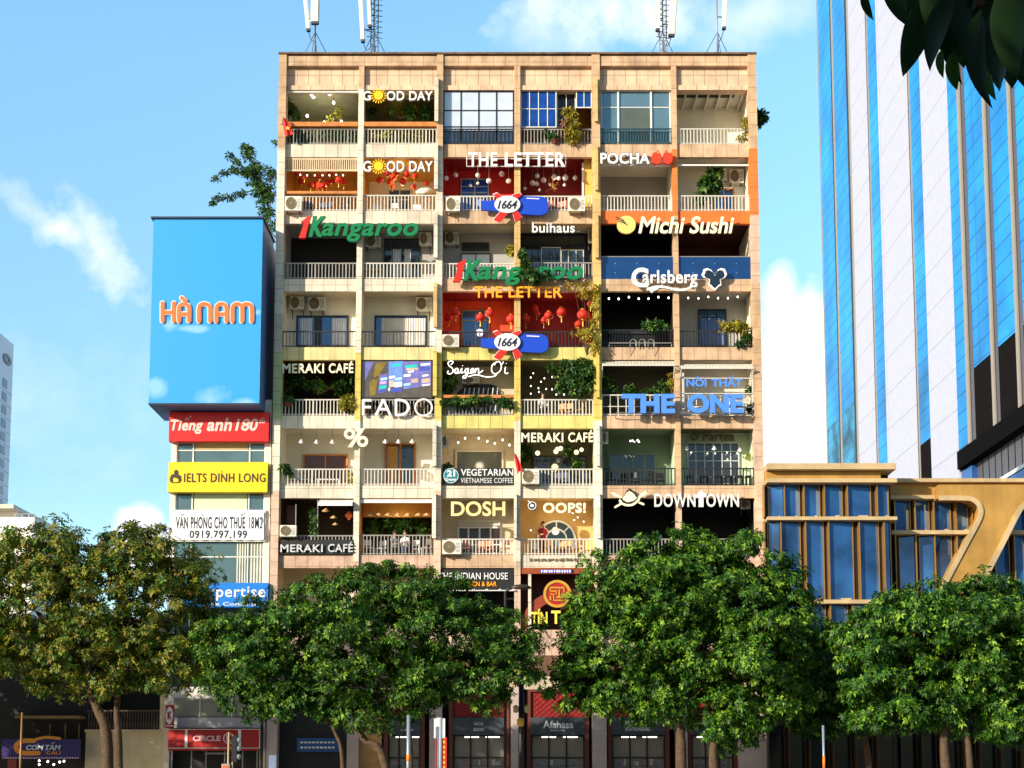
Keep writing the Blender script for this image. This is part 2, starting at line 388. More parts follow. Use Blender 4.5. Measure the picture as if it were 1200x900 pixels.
# ---------------------------------------------------------------- foliage
def leaves(blobs, n_ros, size, mats, seed=0, per=6, weights=(.5, .3, .2), shell=.45, droop=.25, keep=None, up=.35, clump=0):
    """blobs: (cx,cy,cz,rx,ry,rz). Rosettes of folded leaves spread through the blobs' volume."""
    rng = np.random.default_rng(seed)
    B = np.array(blobs, float); vol = B[:, 3] * B[:, 4] * B[:, 5]; pr = vol ** .72; pr /= pr.sum()
    idx = rng.choice(len(B), n_ros, p=pr)
    d = rng.normal(size=(n_ros, 3)); d /= np.linalg.norm(d, axis=1)[:, None]
    rad = rng.uniform(shell, 1.0, n_ros) ** .55
    lump = 1 + .22 * np.sin(d[:, 0] * 5 + idx * 2.1) * np.sin(d[:, 2] * 6 + idx) + rng.normal(0, .06, n_ros)
    p = B[idx, :3] + d * B[idx, 3:] * (rad * lump)[:, None]
    cl = .5 + .5 * np.sin(p[:, 0] * 2.3 + np.sin(p[:, 2] * 1.9) * 2 + seed) * np.sin(p[:, 2] * 2.7 + p[:, 1] * 1.7)      # gaps between clumps
    if clump:                                        # gather the rosettes into sprays with gaps between them
        nc = max(6, n_ros // clump); ci = rng.choice(len(B), nc, p=pr); cd = rng.normal(size=(nc, 3)); cd /= np.linalg.norm(cd, axis=1)[:, None]
        cr = rng.choice([1.34, 1.12, .94, .74, .45], nc, p=[.12, .26, .28, .2, .14]) * rng.uniform(.9, 1.08, nc)
        cc = B[ci, :3] + cd * B[ci, 3:] * cr[:, None]; rc = rng.uniform(.22, .74, nc)
        k = rng.integers(0, nc, n_ros); e = rng.normal(size=(n_ros, 3)); e /= np.linalg.norm(e, axis=1)[:, None]
        p = cc[k] + e * (rng.random(n_ros) ** .5 * rc[k])[:, None] * np.array([1.1, 1.1, .62]); d = cd[k] * .55 + e * .8; cl = np.ones(n_ros)
        idx = ci[k]
    ok = rng.random(n_ros) < .35 + .65 * cl
    p, d = p[ok], d[ok]; n = len(p)
    ax = d + np.array([0, 0, up]) + rng.normal(0, .35, (n, 3)); ax /= np.linalg.norm(ax, axis=1)[:, None]
    ref = np.where(np.abs(ax[:, 2:3]) < .9, np.array([[0, 0, 1.]]), np.array([[1., 0, 0]]))
    u = np.cross(ax, ref); u /= np.linalg.norm(u, axis=1)[:, None]; v = np.cross(ax, u)
    V = []; Mi = []
    tone = rng.choice(len(mats), n, p=np.array(weights) / sum(weights))
    sz = size * rng.uniform(.7, 1.25, n)
    ph = rng.uniform(0, 6.28, n)
    for k in range(per):
        a = ph + 2 * math.pi * k / per + rng.normal(0, .25, n)
        rd = u * np.cos(a)[:, None] + v * np.sin(a)[:, None]; sd = -u * np.sin(a)[:, None] + v * np.cos(a)[:, None]
        el = rng.uniform(.05, .6, n)[:, None]
        dr = rd * np.cos(el) + ax * np.sin(el) - np.array([0, 0, droop]) ; dr /= np.linalg.norm(dr, axis=1)[:, None]
        l = (sz * rng.uniform(.75, 1.15, n))[:, None]; w = l * .19
        nn = np.cross(dr, sd)
        b0 = p + dr * l * .08
        V.append(np.stack([b0, p + dr * l * .55 + sd * w + nn * w * .45, p + dr * l - np.array([0, 0, .12]) * l, p + dr * l * .55 - sd * w + nn * w * .45], 1))
        Mi.append(np.where(rng.random(n) < .75, tone, rng.choice(len(mats), n, p=np.array(weights) / sum(weights))))
    V = np.concatenate(V, 0); Mi = np.concatenate(Mi)
    if keep is not None:
        kk = keep(V.mean(1)); V = V[kk]; Mi = Mi[kk]
    return V, Mi


def leafobj(name, V, Mi, mats, parent=None, base=None, **kw):
    n = len(V); off = WL[parent.name] if parent else Vector(base)
    me = bpy.data.meshes.new(name); co = (V.reshape(-1, 3) - np.array(off)).astype(np.float32)
    me.vertices.add(n * 4); me.vertices.foreach_set('co', co.ravel())
    q = np.arange(n) * 4
    lp = np.stack([q, q + 1, q + 2, q, q + 2, q + 3], 1).ravel().astype(np.int32)
    me.loops.add(n * 6); me.loops.foreach_set('vertex_index', lp)
    me.polygons.add(n * 2); me.polygons.foreach_set('loop_start', (np.arange(n * 2) * 3).astype(np.int32))
    for x in mats: me.materials.append(x)
    me.polygons.foreach_set('material_index', np.repeat(Mi, 2).astype(np.int32))
    me.update(calc_edges=True); me.validate()
    return link(name, me, parent, off, **kw)


def plant(name, label, cat, pb, Y, n, size=.16, mats=LD, seed=1, depth=.3, pot=None, group=None, stem=None, per=5, droop=.25):
    """a small plant: pb = photo-pixel ellipses (cx,cy,rx,ry); pot = (px, py_top, width_px, height_px)"""
    k = 1 / 24.3 * (Y + DIST) / DIST
    bl = [(*[W(a, b, Y)[0]], Y, W(a, b, Y)[1], rx * k, min(depth, max(rx, ry) * k), ry * k) for a, b, rx, ry in pb]
    zb = min(b[2] - b[5] for b in bl)
    if pot: zb = WZ(pot[1] + pot[3], Y)
    cx = sum(b[0] for b in bl) / len(bl)
    t = thing(name, label, cat, (cx, Y, zb), group)
    V, Mi = leaves(bl, n, size, mats, seed, per=per, shell=.15, droop=droop); leafobj('foliage', V, Mi, mats, t)
    s = MB()
    for b in bl:
        x0 = WX(pot[0], pot[1], Y) if pot else (stem[0] if stem else cx)
        z0 = WZ(pot[1], Y) if pot else (stem[1] if stem else zb)
        s.tube([(x0, Y, z0), ((x0 + b[0]) / 2 + .05, Y + .03, (z0 + b[2]) / 2 + .05), (b[0], Y, b[2])], [.025, .018, .008], 5)
    s.build('stem', bark, t)
    if pot:
        x0 = WX(pot[0], pot[1], Y); z0 = WZ(pot[1] + pot[3], Y); w = pot[2] * k / 2; h = pot[3] * k
        MB().lathe([(w * .7, 0), (w, h * .92), (w * 1.08, h * .92), (w * 1.08, h), (w * .9, h), (w * .85, h * .9)], (x0, Y, z0), 14).build('pot', terr if seed % 2 else ppot, t)
    return t
# ================================================================ ground, streets
MB().quad((-900, -900, -.02), (900, -900, -.02), (900, 1500, -.02), (-900, 1500, -.02)).build('ground', mat('city_ground', S(120, 116, 108), .9), kind='structure', base=(0, 0, -.02))
MB().box(-200, 200, -34, 6, -.016, .13).build('pavement', mat('granite_paving', S(150, 144, 136), .8, var=.08, scale=2), kind='structure', base=(0, -14, 0))
MB().box(-200, 200, -34.25, -34.004, -.016, .15).build('kerb', mat('kerb_stone', S(170, 166, 158), .8), kind='structure', base=(0, -34, 0))
MB().quad((-200, -48, -.012), (200, -48, -.012), (200, -34.26, -.012), (-200, -34.26, -.012)).build('road', mat('asphalt', S(64, 64, 66), .85, var=.15, scale=3), kind='structure', base=(0, -41, 0))
mk = MB()
for i in range(-30, 31): mk.quad((i * 6, -41.1, -.008), (i * 6 + 3, -41.1, -.008), (i * 6 + 3, -40.95, -.008), (i * 6, -40.95, -.008))
mk.build('road_marking', white, kind='structure', base=(0, -41, 0))

# ================================================================ apartment building
APT = thing('apartment_building', 'old nine storey apartment block with a grid of cafe balconies and shop signs', 'building', (0, 0, 0))
# rows of openings: (top, bottom) photo pixels on the facade plane
ROWS = {1: (105.5, 169), 2: (184, 247.3), 3: (262, 327), 4: (341.3, 407), 5: (421.6, 487), 6: (502, 569), 7: (583.6, 650.6), 8: (665.5, 738)}
ZT = {r: WZ(a) for r, (a, b) in ROWS.items()}; ZB = {r: WZ(b) for r, (a, b) in ROWS.items()}
def avx(a, b): return (WX(a[0], a[1]) + WX(b[0], b[1])) / 2
T, Bq = 137, 630
CL = [avx((327.2, 110), (317.6, 640)), avx((419.6, T), (414.8, 640)), avx((512.5, T), (508.5, 630)), avx((603, T), (602.3, 630)), avx((693.8, T), (696, 620)), avx((787, T), (791.6, 560)), avx((876.4, T), (884.4, 560))]
CR = [avx((334.5, 110), (328.3, 640)), avx((426, T), (421.3, 640)), avx((519, T), (517, 630)), avx((609.8, T), (609.8, 630)), avx((703, T), (705.8, 620)), avx((793, T), (797.8, 560)), avx((885.6, 110), (894.6, 560))]
XA, XG = CL[0], CR[6]
ZR = WZ(66)                                   # roof edge
BX = {c: (CR[c - 1], CL[c]) for c in range(1, 7)}
DB = 2.2                                      # balcony depth

# --- columns, recoloured floor by floor as the tenants painted them, one segment tinted for shade
edges = [WZ(y) for y in (66, 104, 176, 254, 334, 414, 494, 576, 658, 760)] + [0.0]
colmats = [ctan, cpink, ccream, cyel, csand, cyel_shade, corange]
lay = {0: [0, 2, 2, 2, 5, 2, 1, 1, 1], 1: [0, 2, 2, 2, 3, 2, 2, 1, 1], 2: [0, 2, 2, 2, 3, 2, 1, 1, 1], 3: [0, 4, 4, 4, 3, 2, 2, 1, 1], 4: [0, 4, 4, 3, 3, 2, 2, 1, 1], 5: [0, 6, 0, 0, 0, 0, 1, 1, 1], 6: [0, 6, 1, 0, 0, 1, 1, 1, 1]}
for k in range(7):
    mb = MB(); y0 = -.22 if k in (0, 2, 4, 6) else -.12
    lay[k] = [lay[k][0], 2 if k == 1 else lay[k][0]] + lay[k][1:]
    for i in range(10):
        top = edges[i]
        if i == 0 and k in (1, 3, 5): top = WZ(77.5)
        mb.box(CL[k], CR[k], y0, .42, edges[i + 1], top, lay[k][i])
    mb.build('column', colmats, APT)
# thin upright fins proud of the columns
fin = []
for k, x0, x1, spans in ((2, -.10, .09, [(95, 146), (172, 225), (253, 305)]), (2, -.10, .09, [(334, 386), (414, 466), (500, 548), (580, 632)]), (4, .13, .28, [(95, 146), (174, 226), (254, 305), (334, 388), (414, 468), (500, 548), (580, 632)]), (3, -.02, .12, [(580, 632)])):
    for a, b in spans:
        z0, z1 = WZ(b), WZ(a)
        f = MB().box(CL[k] + x0, CL[k] + x1, -.42, -.10 if k == 3 else -.222, z0, z1)
        f.build('fin', csand if k == 2 and 330 < a < 400 else ccream if k == 2 and a < 330 else (cyel if 330 < a < 500 else (csand if k == 4 and a < 330 else ccream)), APT)

# --- spandrel bands under the balconies
spm = {1: [cream, cream, tan, tan, tan, tan], 2: [cream, cream, tan, tan, orange, orange], 3: [cream, cream, tan, tan, tan, tan], 4: [yellow, yellow, lime, lime, tan, tan], 5: [cream, cream, lime, lime, tan, tan],
       6: [cream, cream, cream, cream, tan, tan], 7: [pink, pink, tan, cream, pink, pink], 8: [pink] * 6}
zspb = {r: ZT[r + 1] for r in range(1, 8)}; zspb[8] = WZ(768)
for r in range(1, 9):
    for c in range(1, 7):
        x0, x1 = BX[c]
        MB().box(x0 + .001, x1 - .001, 0, .24, zspb[r], ZB[r]).build('spandrel', spm[r][c - 1], APT)
# --- attic: coping, recessed tiled panels, lower beam
att = mat('attic_tile', S(224, 190, 158), .75, var=.14, joints=(.58, .58, .02, .5, .93), streak=.1)
for c in range(1, 7):
    x0, x1 = BX[c]
    MB().box(x0 + .001, x1 - .001, .12, .5, WZ(100), WZ(79)).box(x0 + .001, x1 - .001, -.02, .5, ZT[1], WZ(100.2)).build('attic_panel', [att], APT)
for a, b in ((0, 2), (2, 4), (4, 6)):
    MB().box(CR[a] + .001, CL[b] - .001, -.14, .5, WZ(78.5), WZ(67)).build('attic_beam', tan, APT)
MB().box(XA - .03, XG + .03, -.28, 11, ZR + .004, ZR + .09).build('roof_coping', mat('weathered_coping', S(128, 100, 74), .8, streak=.4), APT)
# --- outer shell
MB().box(XA + .05, XA + .3, .43, 11, 0, ZR).box(XG - .3, XG - .05, .43, 11, 0, ZR).box(XA + .3, XG - .3, 10.7, 11, 0, ZR).build('wall', ccream, APT)
MB().box(XA + .3, XG - .3, .5, 10.7, ZR - .5, ZR - .01).build('roof', greyp, APT)

# --- balcony recesses (back wall, side walls, ceiling, floor)
ceilw = mat('ceiling_white', S(214, 210, 200), .8, var=.05); floorm = mat('balcony_floor', S(140, 120, 100), .7, var=.1)
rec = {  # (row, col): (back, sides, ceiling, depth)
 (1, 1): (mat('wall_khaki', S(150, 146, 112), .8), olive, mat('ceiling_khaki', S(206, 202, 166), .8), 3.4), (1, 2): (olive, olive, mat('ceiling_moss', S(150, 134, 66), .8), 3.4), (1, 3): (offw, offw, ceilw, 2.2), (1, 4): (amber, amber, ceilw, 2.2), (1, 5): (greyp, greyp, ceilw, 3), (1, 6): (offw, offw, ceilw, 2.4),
 (2, 1): (amber, amber, amber, 3.2), (2, 2): (offw, amber, mat('ceiling_amber_lamplit', S(216, 160, 70), .8), 3.6), (2, 3): (redwall, redwall, reddk, 2.2), (2, 4): (reddk, amber, reddk, 2.2), (2, 5): (greyp, offw, offw, 3.0), (2, 6): (offw, offw, offw, 1.8),  # lantern bays: warm lamplight put into the amber walls and ceiling
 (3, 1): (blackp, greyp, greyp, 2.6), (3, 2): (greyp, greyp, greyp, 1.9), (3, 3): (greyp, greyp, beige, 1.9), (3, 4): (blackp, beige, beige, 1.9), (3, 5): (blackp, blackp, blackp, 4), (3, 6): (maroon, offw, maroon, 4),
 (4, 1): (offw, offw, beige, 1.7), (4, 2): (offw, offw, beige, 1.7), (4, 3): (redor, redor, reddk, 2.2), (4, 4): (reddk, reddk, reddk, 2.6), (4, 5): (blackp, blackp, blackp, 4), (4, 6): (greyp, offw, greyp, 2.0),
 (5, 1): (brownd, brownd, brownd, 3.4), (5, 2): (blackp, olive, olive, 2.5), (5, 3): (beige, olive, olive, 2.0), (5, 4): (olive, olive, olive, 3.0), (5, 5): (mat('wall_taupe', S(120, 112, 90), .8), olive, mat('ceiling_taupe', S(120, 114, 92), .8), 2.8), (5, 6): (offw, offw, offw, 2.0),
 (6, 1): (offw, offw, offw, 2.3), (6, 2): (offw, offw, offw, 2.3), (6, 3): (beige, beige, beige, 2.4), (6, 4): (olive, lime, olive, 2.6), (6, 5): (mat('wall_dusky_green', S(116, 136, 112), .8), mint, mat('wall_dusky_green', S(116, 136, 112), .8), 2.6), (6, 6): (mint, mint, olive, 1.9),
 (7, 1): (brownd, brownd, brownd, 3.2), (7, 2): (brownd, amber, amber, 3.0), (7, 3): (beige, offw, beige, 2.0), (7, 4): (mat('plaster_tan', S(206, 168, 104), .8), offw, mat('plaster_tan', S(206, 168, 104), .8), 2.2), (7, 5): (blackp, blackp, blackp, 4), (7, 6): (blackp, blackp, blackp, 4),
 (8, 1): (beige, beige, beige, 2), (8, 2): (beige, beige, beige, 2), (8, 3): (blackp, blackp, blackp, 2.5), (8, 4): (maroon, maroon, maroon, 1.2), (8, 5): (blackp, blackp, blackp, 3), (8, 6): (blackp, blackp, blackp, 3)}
def bwY(r, c): return rec[(r, c)][3]
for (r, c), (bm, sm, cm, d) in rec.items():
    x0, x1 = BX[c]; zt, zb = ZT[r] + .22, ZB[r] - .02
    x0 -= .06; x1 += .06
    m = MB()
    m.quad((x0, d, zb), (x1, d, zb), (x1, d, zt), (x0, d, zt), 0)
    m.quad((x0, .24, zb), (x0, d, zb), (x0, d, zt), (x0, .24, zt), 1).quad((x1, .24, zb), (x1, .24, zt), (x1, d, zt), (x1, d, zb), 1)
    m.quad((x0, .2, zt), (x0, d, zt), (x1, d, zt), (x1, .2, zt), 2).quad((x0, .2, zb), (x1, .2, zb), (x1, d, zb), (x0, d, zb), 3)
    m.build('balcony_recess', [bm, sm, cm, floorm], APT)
    m = MB().box(BX[c][0] + .001, BX[c][1] - .001, .245, .262, ZB[r], zt)      # upstand strip keeps light out of the slab edge
# --- railings
def rail(r, c, m, toppx, kind='bars', step=.172, w=.05, y=.05, px=None, botgap=.06, mid=None):
    x0, x1 = BX[c] if px is None else (WX(px[0], toppx), WX(px[1], toppx))
    x0 += .004; x1 -= .004
    z0, z1 = ZB[r], WZ(toppx); b = MB()
    b.box(x0, x1, y - .01, y + .045, z1 - .06, z1)
    b.box(x0, x1, y, y + .035, z0 + botgap, z0 + botgap + .04)
    if mid: b.box(x0, x1, y, y + .035, WZ(mid) - .02, WZ(mid) + .02)
    n = max(2, int((x1 - x0) / step))
    for i in range(n + 1):
        x = x0 + w / 2 + (x1 - x0 - w) * i / n; ww = w * (1.5 if i % 9 == 0 else 1)
        b.box(x - ww / 2, x + ww / 2, y + .003, y + .03, z0, z1 - .06)
    return b.build('railing', m, APT)
gr = mat('railing_grey', S(150, 146, 138), .5, .2, var=.05); wr = mat('railing_white', S(206, 200, 186), .5, var=.04)
blk = mat('railing_black', S(42, 40, 40), .5, .2, var=.05)
for a in [(1, 1, gr, 150), (1, 2, wr, 150), (1, 4, gr, 150.5), (1, 6, wr, 150), (2, 1, wr, 229), (2, 2, wr, 228), (2, 3, wr, 229), (2, 4, wr, 229), (2, 5, wr, 228.5), (2, 6, wr, 228.5),
          (3, 1, gr, 307.5), (3, 2, wr, 307.5), (3, 3, wr, 308), (3, 4, gr, 307), (4, 3, blk, 388), (4, 4, blk, 388), (4, 6, blk, 387), (5, 1, wr, 467.5), (5, 2, gr, 467.5), (5, 3, gr, 470), (5, 4, wr, 467.5),
          (6, 1, wr, 549), (6, 2, wr, 549), (6, 3, gr, 549), (6, 4, wr, 549), (6, 5, blk, 548), (6, 6, blk, 548), (7, 1, gr, 627), (7, 2, gr, 626.5), (7, 3, wr, 631), (7, 4, wr, 631), (7, 5, gr, 631)]:
    rail(*a)
rail(4, 1, blk, 387.5, w=.026, step=.17); rail(4, 2, blk, 387.5, w=.026, step=.17); rail(4, 5, blk, 386, w=.02, step=.14, mid=401)
rail(7, 6, gr, 631); rail(1, 3, blk, 151, y=-.03, step=.2); rail(1, 5, mat('railing_teal', S(40, 76, 88), .5, .2), 150.5, y=-.03, step=.14)
for c in (5, 6): rail(5, c, wr, 462, step=.4, mid=476)
# louvre screen above the second-floor-from-top cafe, timber shelves
b = MB(); x0, x1 = BX[1]
b.box(x0 + .01, x1 - .01, .06, .12, WZ(186.5), WZ(184.2)).box(x0 + .01, x1 - .01, .06, .12, WZ(200), WZ(198))
for i in range(34):
    x = x0 + .05 + (x1 - x0 - .1) * i / 33; b.box(x - .03, x + .03, .065, .11, WZ(198), WZ(186.5))
b.build('louvre_screen', mat('louvre_cream', S(206, 186, 150), .6), APT)
for r, c, a, b_, mt_ in ((1, 1, 144, 149, wood), (1, 2, 144, 149, wood), (2, 1, 225, 228, wood), (5, 3, 463.5, 467, wood)):
    x0, x1 = BX[c]; MB().box(x0 + .005, x1 - .005, -.13, .16, WZ(b_), WZ(a)).build('timber_shelf', mt_, APT)
for r, c, y0, y1 in ((1, 1, 105.6, 107.6), (2, 5, 192, 193.6), (2, 6, 192, 193.6), (7, 2, 585, 589)):
    x0, x1 = BX[c]; MB().box(x0 + .005, x1 - .005, .06, .16, WZ(y1), WZ(y0)).build('head_rail', white, APT)
# glass balustrades of the sushi floor
for c in (5, 6):
    x0, x1 = BX[c]; z0, z1 = ZB[3], WZ(301.5)
    b = MB().box(x0 + .005, x1 - .005, .0, .025, z0, z1, 0).box(x0 + .005, x1 - .005, -.02, .045, z1 + .003, z1 + .05, 1)
    for i in range(3):
        for q in (.28, .7): b.disc((x0 + (x1 - x0) * (.2 + .3 * i), z0 + (z1 - z0) * q), .03, -.03, -.002, 8, 1)
    b.build('glass_balustrade', [glassrail, steel], APT)


# --- doors and windows at the back of the balconies
def window(c, r, p, q, Y, frame, glass, nx=2, ny=1, fw=.06, kids=(), name='window', parent=None):
    """framed glazing over photo rect p(x0,y0)-q(x1,y1) at depth Y"""
    x0, x1 = WX(p[0], p[1], Y), WX(q[0], p[1], Y); z1, z0 = WZ(p[1], Y), WZ(q[1], Y)
    f = MB(); f.box(x0, x0 + fw, Y - .06, Y + .02, z0, z1).box(x1 - fw, x1, Y - .06, Y + .02, z0, z1).box(x0 + fw, x1 - fw, Y - .06, Y + .02, z1 - fw, z1).box(x0 + fw, x1 - fw, Y - .06, Y + .02, z0, z0 + fw)
    for i in range(1, nx): x = x0 + (x1 - x0) * i / nx; f.box(x - fw * .4, x + fw * .4, Y - .05, Y + .015, z0 + fw, z1 - fw)
    ys = [j / ny for j in range(1, ny)] if isinstance(ny, int) else ny
    for t in ys: z = z0 + (z1 - z0) * t; f.box(x0 + fw, x1 - fw, Y - .047, Y + .012, z - fw * .35, z + fw * .35)
    w = f.build(name, frame, parent or APT)
    MB().quad((x0 + fw * .5, Y - .012, z0), (x1 - fw * .5, Y - .012, z0), (x1 - fw * .5, Y - .012, z1), (x0 + fw * .5, Y - .012, z1)).build('pane', glass, w)
    return w
def curtainm(w, p, q, Y, m, folds=14):
    x0, x1 = WX(p[0], p[1], Y), WX(q[0], p[1], Y); z1, z0 = WZ(p[1], Y), WZ(q[1], Y); b = MB(); n = folds * 4
    pts = [(x0 + (x1 - x0) * i / n, Y + .025 * math.sin(i * math.pi / 2)) for i in range(n + 1)]
    for (a, ya), (c_, yc) in zip(pts, pts[1:]): b.quad((a, ya, z0), (c_, yc, z0), (c_, yc, z1), (a, ya, z1))
    b.build('curtain', m, w)
fblack = mat('frame_black', S(34, 34, 36), .45, .2, var=0); fwhite = mat('frame_white', S(220, 218, 210), .5, var=.03); fblue = mat('frame_slate_blue', S(70, 92, 116), .5, var=.05)
window(3, 1, (519.5, 106.5), (602.5, 168), .15, fblack, mat('milky_glass', S(206, 216, 228), .12, .15, var=.06, spec=.8), 4, [.31, .62], .07)
w = window(4, 1, (610, 106), (652, 150), .18, fwhite, glassdeep, 4, [.5], .05); window(4, 1, (675, 106), (693.5, 127), .2, fwhite, glassdeep, 2, 1, .05); window(4, 1, (652.4, 106), (674.6, 150), .5, fwhite, mat('shadowy_glass', S(18, 18, 20), .15, 0, var=.2), 2, [.2, .5], .05)
window(5, 1, (703.5, 106.5), (785.5, 168.5), .2, fwhite, glasst, 1, [.68], .06)
b = MB()
for px in (724.5, 763): b.box(WX(px - 1, 137, .14), WX(px + 1, 137, .14), .1, .2, ZB[1], ZT[1])
b.build('mullion', fwhite, APT)
b = MB()      # slanting louvre strips under the top right ceiling
for i in range(7):
    x = WX(803 + 13.2 * i, 118, 1.0); b.box(x - .03, x + .03, .5, 2.35, ZT[1] + .02, ZT[1] + .19)
b.build('ceiling_batten', offw, APT)
window(3, 2, (540, 209.5), (573, 247), 2.15, steel, glassdeep, 2, [.4, .55, .75], .06)
window(2, 2, (455, 222), (482, 247), 3.55, fwhite, glassb, 2, [.5], .06)
window(6, 2, (836, 221), (860, 247), 1.75, wood, glassb, 2, [.6], .08, name='door')
w = window(2, 3, (450, 280), (492, 325), 1.85, fblack, glassd, 4, [.7], .06)
curtainm(w, (459, 292), (470, 325), 1.8, curtain, 4); curtainm(w, (474, 292), (482, 325), 1.8, curtain, 3)
window(3, 3, (540, 297), (575, 326), 1.85, fblack, blindw, 2, 1, .05, name='door'); window(3, 3, (541, 284.5), (573, 294), 1.86, fblack, glassd, 1, 1, .03)
window(4, 3, (612, 275), (686, 326), 1.85, fblack, glassd, 4, [.45, .75], .05); window(4, 3, (634, 290), (657, 326), 1.7, fwhite, glassd, 1, 1, .04); window(4, 3, (657, 293), (684, 326), 1.7, fwhite, glassd, 3, 1, .04)
w = window(1, 4, (347.5, 370), (409, 406.5), 1.65, fblack, glassb, 1, 1, .09, name='door')
MB().box(WX(368, 388, 1.6), WX(377, 388, 1.6), 1.58, 1.64, WZ(406, 1.6), WZ(372, 1.6)).build('door_leaf', fblack, w)
curtainm(w, (352, 373), (366, 406), 1.61, curtain, 5); curtainm(w, (389, 373), (406, 406), 1.61, curtain, 6)
w = window(2, 4, (439, 370), (501, 406.5), 1.65, fblack, glassb, 1, 1, .09, name='door'); curtainm(w, (447, 373), (499, 406), 1.61, mat('cream_curtain', S(214, 210, 202), .8), 18)
window(3, 4, (541, 363.5), (574, 406), 2.15, mat('frame_olive', S(120, 110, 70), .5), glassb, 2, [.7], .06)
w = window(6, 4, (818, 362.5), (851, 406.5), 1.95, fblack, glassb, 3, [.33, .78], .08, name='door'); curtainm(w, (820, 374), (849, 404), 1.9, mat('blue_curtain', S(84, 116, 170), .7), 8)
window(1, 6, (355, 532.5), (408, 568), 2.25, wood, mat('brown_glass', S(92, 50, 30), .2, var=.2), 2, 1, .09, name='door')
w = window(2, 6, (451, 519), (487.5, 568.5), 2.25, wood, glassd, 2, 1, .1, name='door')
MB().box(WX(454, 540, 2.2), WX(466, 540, 2.2), 2.17, 2.23, WZ(567, 2.2), WZ(523, 2.2)).build('door_leaf', mat('honey_timber', S(200, 140, 60), .5, var=.12, scale=4), w)
window(3, 6, (533.5, 527.5), (590, 566), 2.35, beige, mat('olive_glass', S(90, 86, 60), .15, var=.15), 1, 1, .1)
window(4, 6, (624, 534), (688, 568), 2.55, brownd, glassd, 3, 1, .08)
window(5, 6, (713, 531), (769, 568), 2.55, mat('frame_sage', S(110, 136, 120), .6), glassd, 4, [.45], .1)
window(6, 6, (805, 518.5), (866, 568), 1.85, mat('frame_pale_teal', S(196, 212, 204), .5), mat('rosy_glass', S(64, 60, 72), .1, .1, var=.2, spec=1), 6, [.18, .38, .56, .78], .06)
window(3, 7, (536, 617), (588, 650), 1.95, fwhite, mat('warm_dark_glass', S(60, 40, 32), .1, var=.3), 4, [.35], .1, name='door'); window(3, 7, (538, 610), (586, 616), 1.96, fwhite, beige, 4, 1, .06)
# arched window with fan light
w = MB(); x, z = W(652, 632, 2.15); rr = 24 / 24.3
for i in range(0, 25):
    pass
def arch(b, cx, cz, r0, r1, y0, y1, m, n=20):
    for i in range(n):
        a0, a1 = math.pi * i / n, math.pi * (i + 1) / n
        p = lambda r, a: (cx + r * math.cos(a), cz + r * math.sin(a))
        b.prism([p(r0, a0), p(r1, a0), p(r1, a1), p(r0, a1)], y0, y1, m)
arch(w, x, z, rr * .9, rr, 2.08, 2.2, 0); arch(w, x, z, rr * .48, rr * .56, 2.09, 2.2, 0)
for i in range(1, 4):
    a = math.pi * i / 4; w.stroke([(x + rr * .5 * math.cos(a), z + rr * .5 * math.sin(a)), (x + rr * .95 * math.cos(a), z + rr * .95 * math.sin(a))], .06, 2.1, 2.2, 0, False)
w.box(x - rr, x + rr, 2.08, 2.2, z - .06, z); w.box(x - rr, x - rr + .09, 2.08, 2.2, ZB[7], z - .06).box(x + rr - .09, x + rr, 2.08, 2.2, ZB[7], z - .06)
for i in (-1, 0, 1): w.box(x + i * rr * .5 - .05, x + i * rr * .5 + .05, 2.09, 2.2, ZB[7], z - .06)
aw = w.build('arched_window', fwhite, APT)
MB().disc((x, z), rr * .95, 2.145, 2.15, 32).build('pane', glassd, aw)
# dark arched opening behind the white neon sign
b = MB(); x0, x1 = WX(535, 460, 1.95), WX(585, 460, 1.95); z0, z1 = ZB[5], WZ(450.5, 1.95)
b.prism([(x0, z0), (x1, z0), (x1, z1 - .4), (x1 - .12, z1 - .12), (x1 - .4, z1), (x0 + .8, z1), (x0 + .4, z1 - .12), (x0, z1 - .5)], 1.9, 1.97)
aw = b.build('dark_window', blackm, APT); b = MB()
for i in range(8): b.stroke([(x0 + .3 + i * .24, z0 + .7), (x0 + .44 + i * .24, z1 - .2)], .05, 1.87, 1.9, 0, False)
b.build('glazing_bar', blindw, aw)
# white lattice pergolas, shutters, awnings
for c, ya, yb in ((5, 423.5, 431.5), (6, 427.5, 435)):
    x0, x1 = BX[c]; b = MB(); za, zb = WZ(ya), WZ(yb)
    b.box(x0, x1, -.5, -.46, zb - .02, zb + .05).box(x0, x1, .1, .15, za, za + .05)
    n = 22
    for i in range(n): x = x0 + .08 + (x1 - x0 - .16) * i / (n - 1); b.tube([(x, .12, za + .02), (x, -.48, zb + .01)], .022, 4)
    for t in (.33, .66): b.box(x0, x1, .12 - .6 * t - .02, .12 - .6 * t + .02, za + (zb - za) * t, za + (zb - za) * t + .04)
    b.tube([(x0 + .03, -.48, zb), (x0 + .03, .1, zb - .5)], .03, 4).tube([(x1 - .03, -.48, zb), (x1 - .03, .1, zb - .5)], .03, 4)
    b.build('lattice_canopy', wr, APT)
x0, x1 = BX[6]; b = MB()
for px in (799, 800.5, 881): b.box(WX(px, 455), WX(px, 455) + .05, -.06, -.01, ZB[5], WZ(437))
for py in (444, 462, 478): b.box(x0 + .01, x1 - .01, -.06, -.01, WZ(py), WZ(py) + .045)
b.build('white_frame', wr, APT)
b = MB().pbox(336, 592, 346.5, 615, 1.0, 1.05); b.build('shutter', woodd, APT)
b = MB(); y0, y1 = .3, -.55
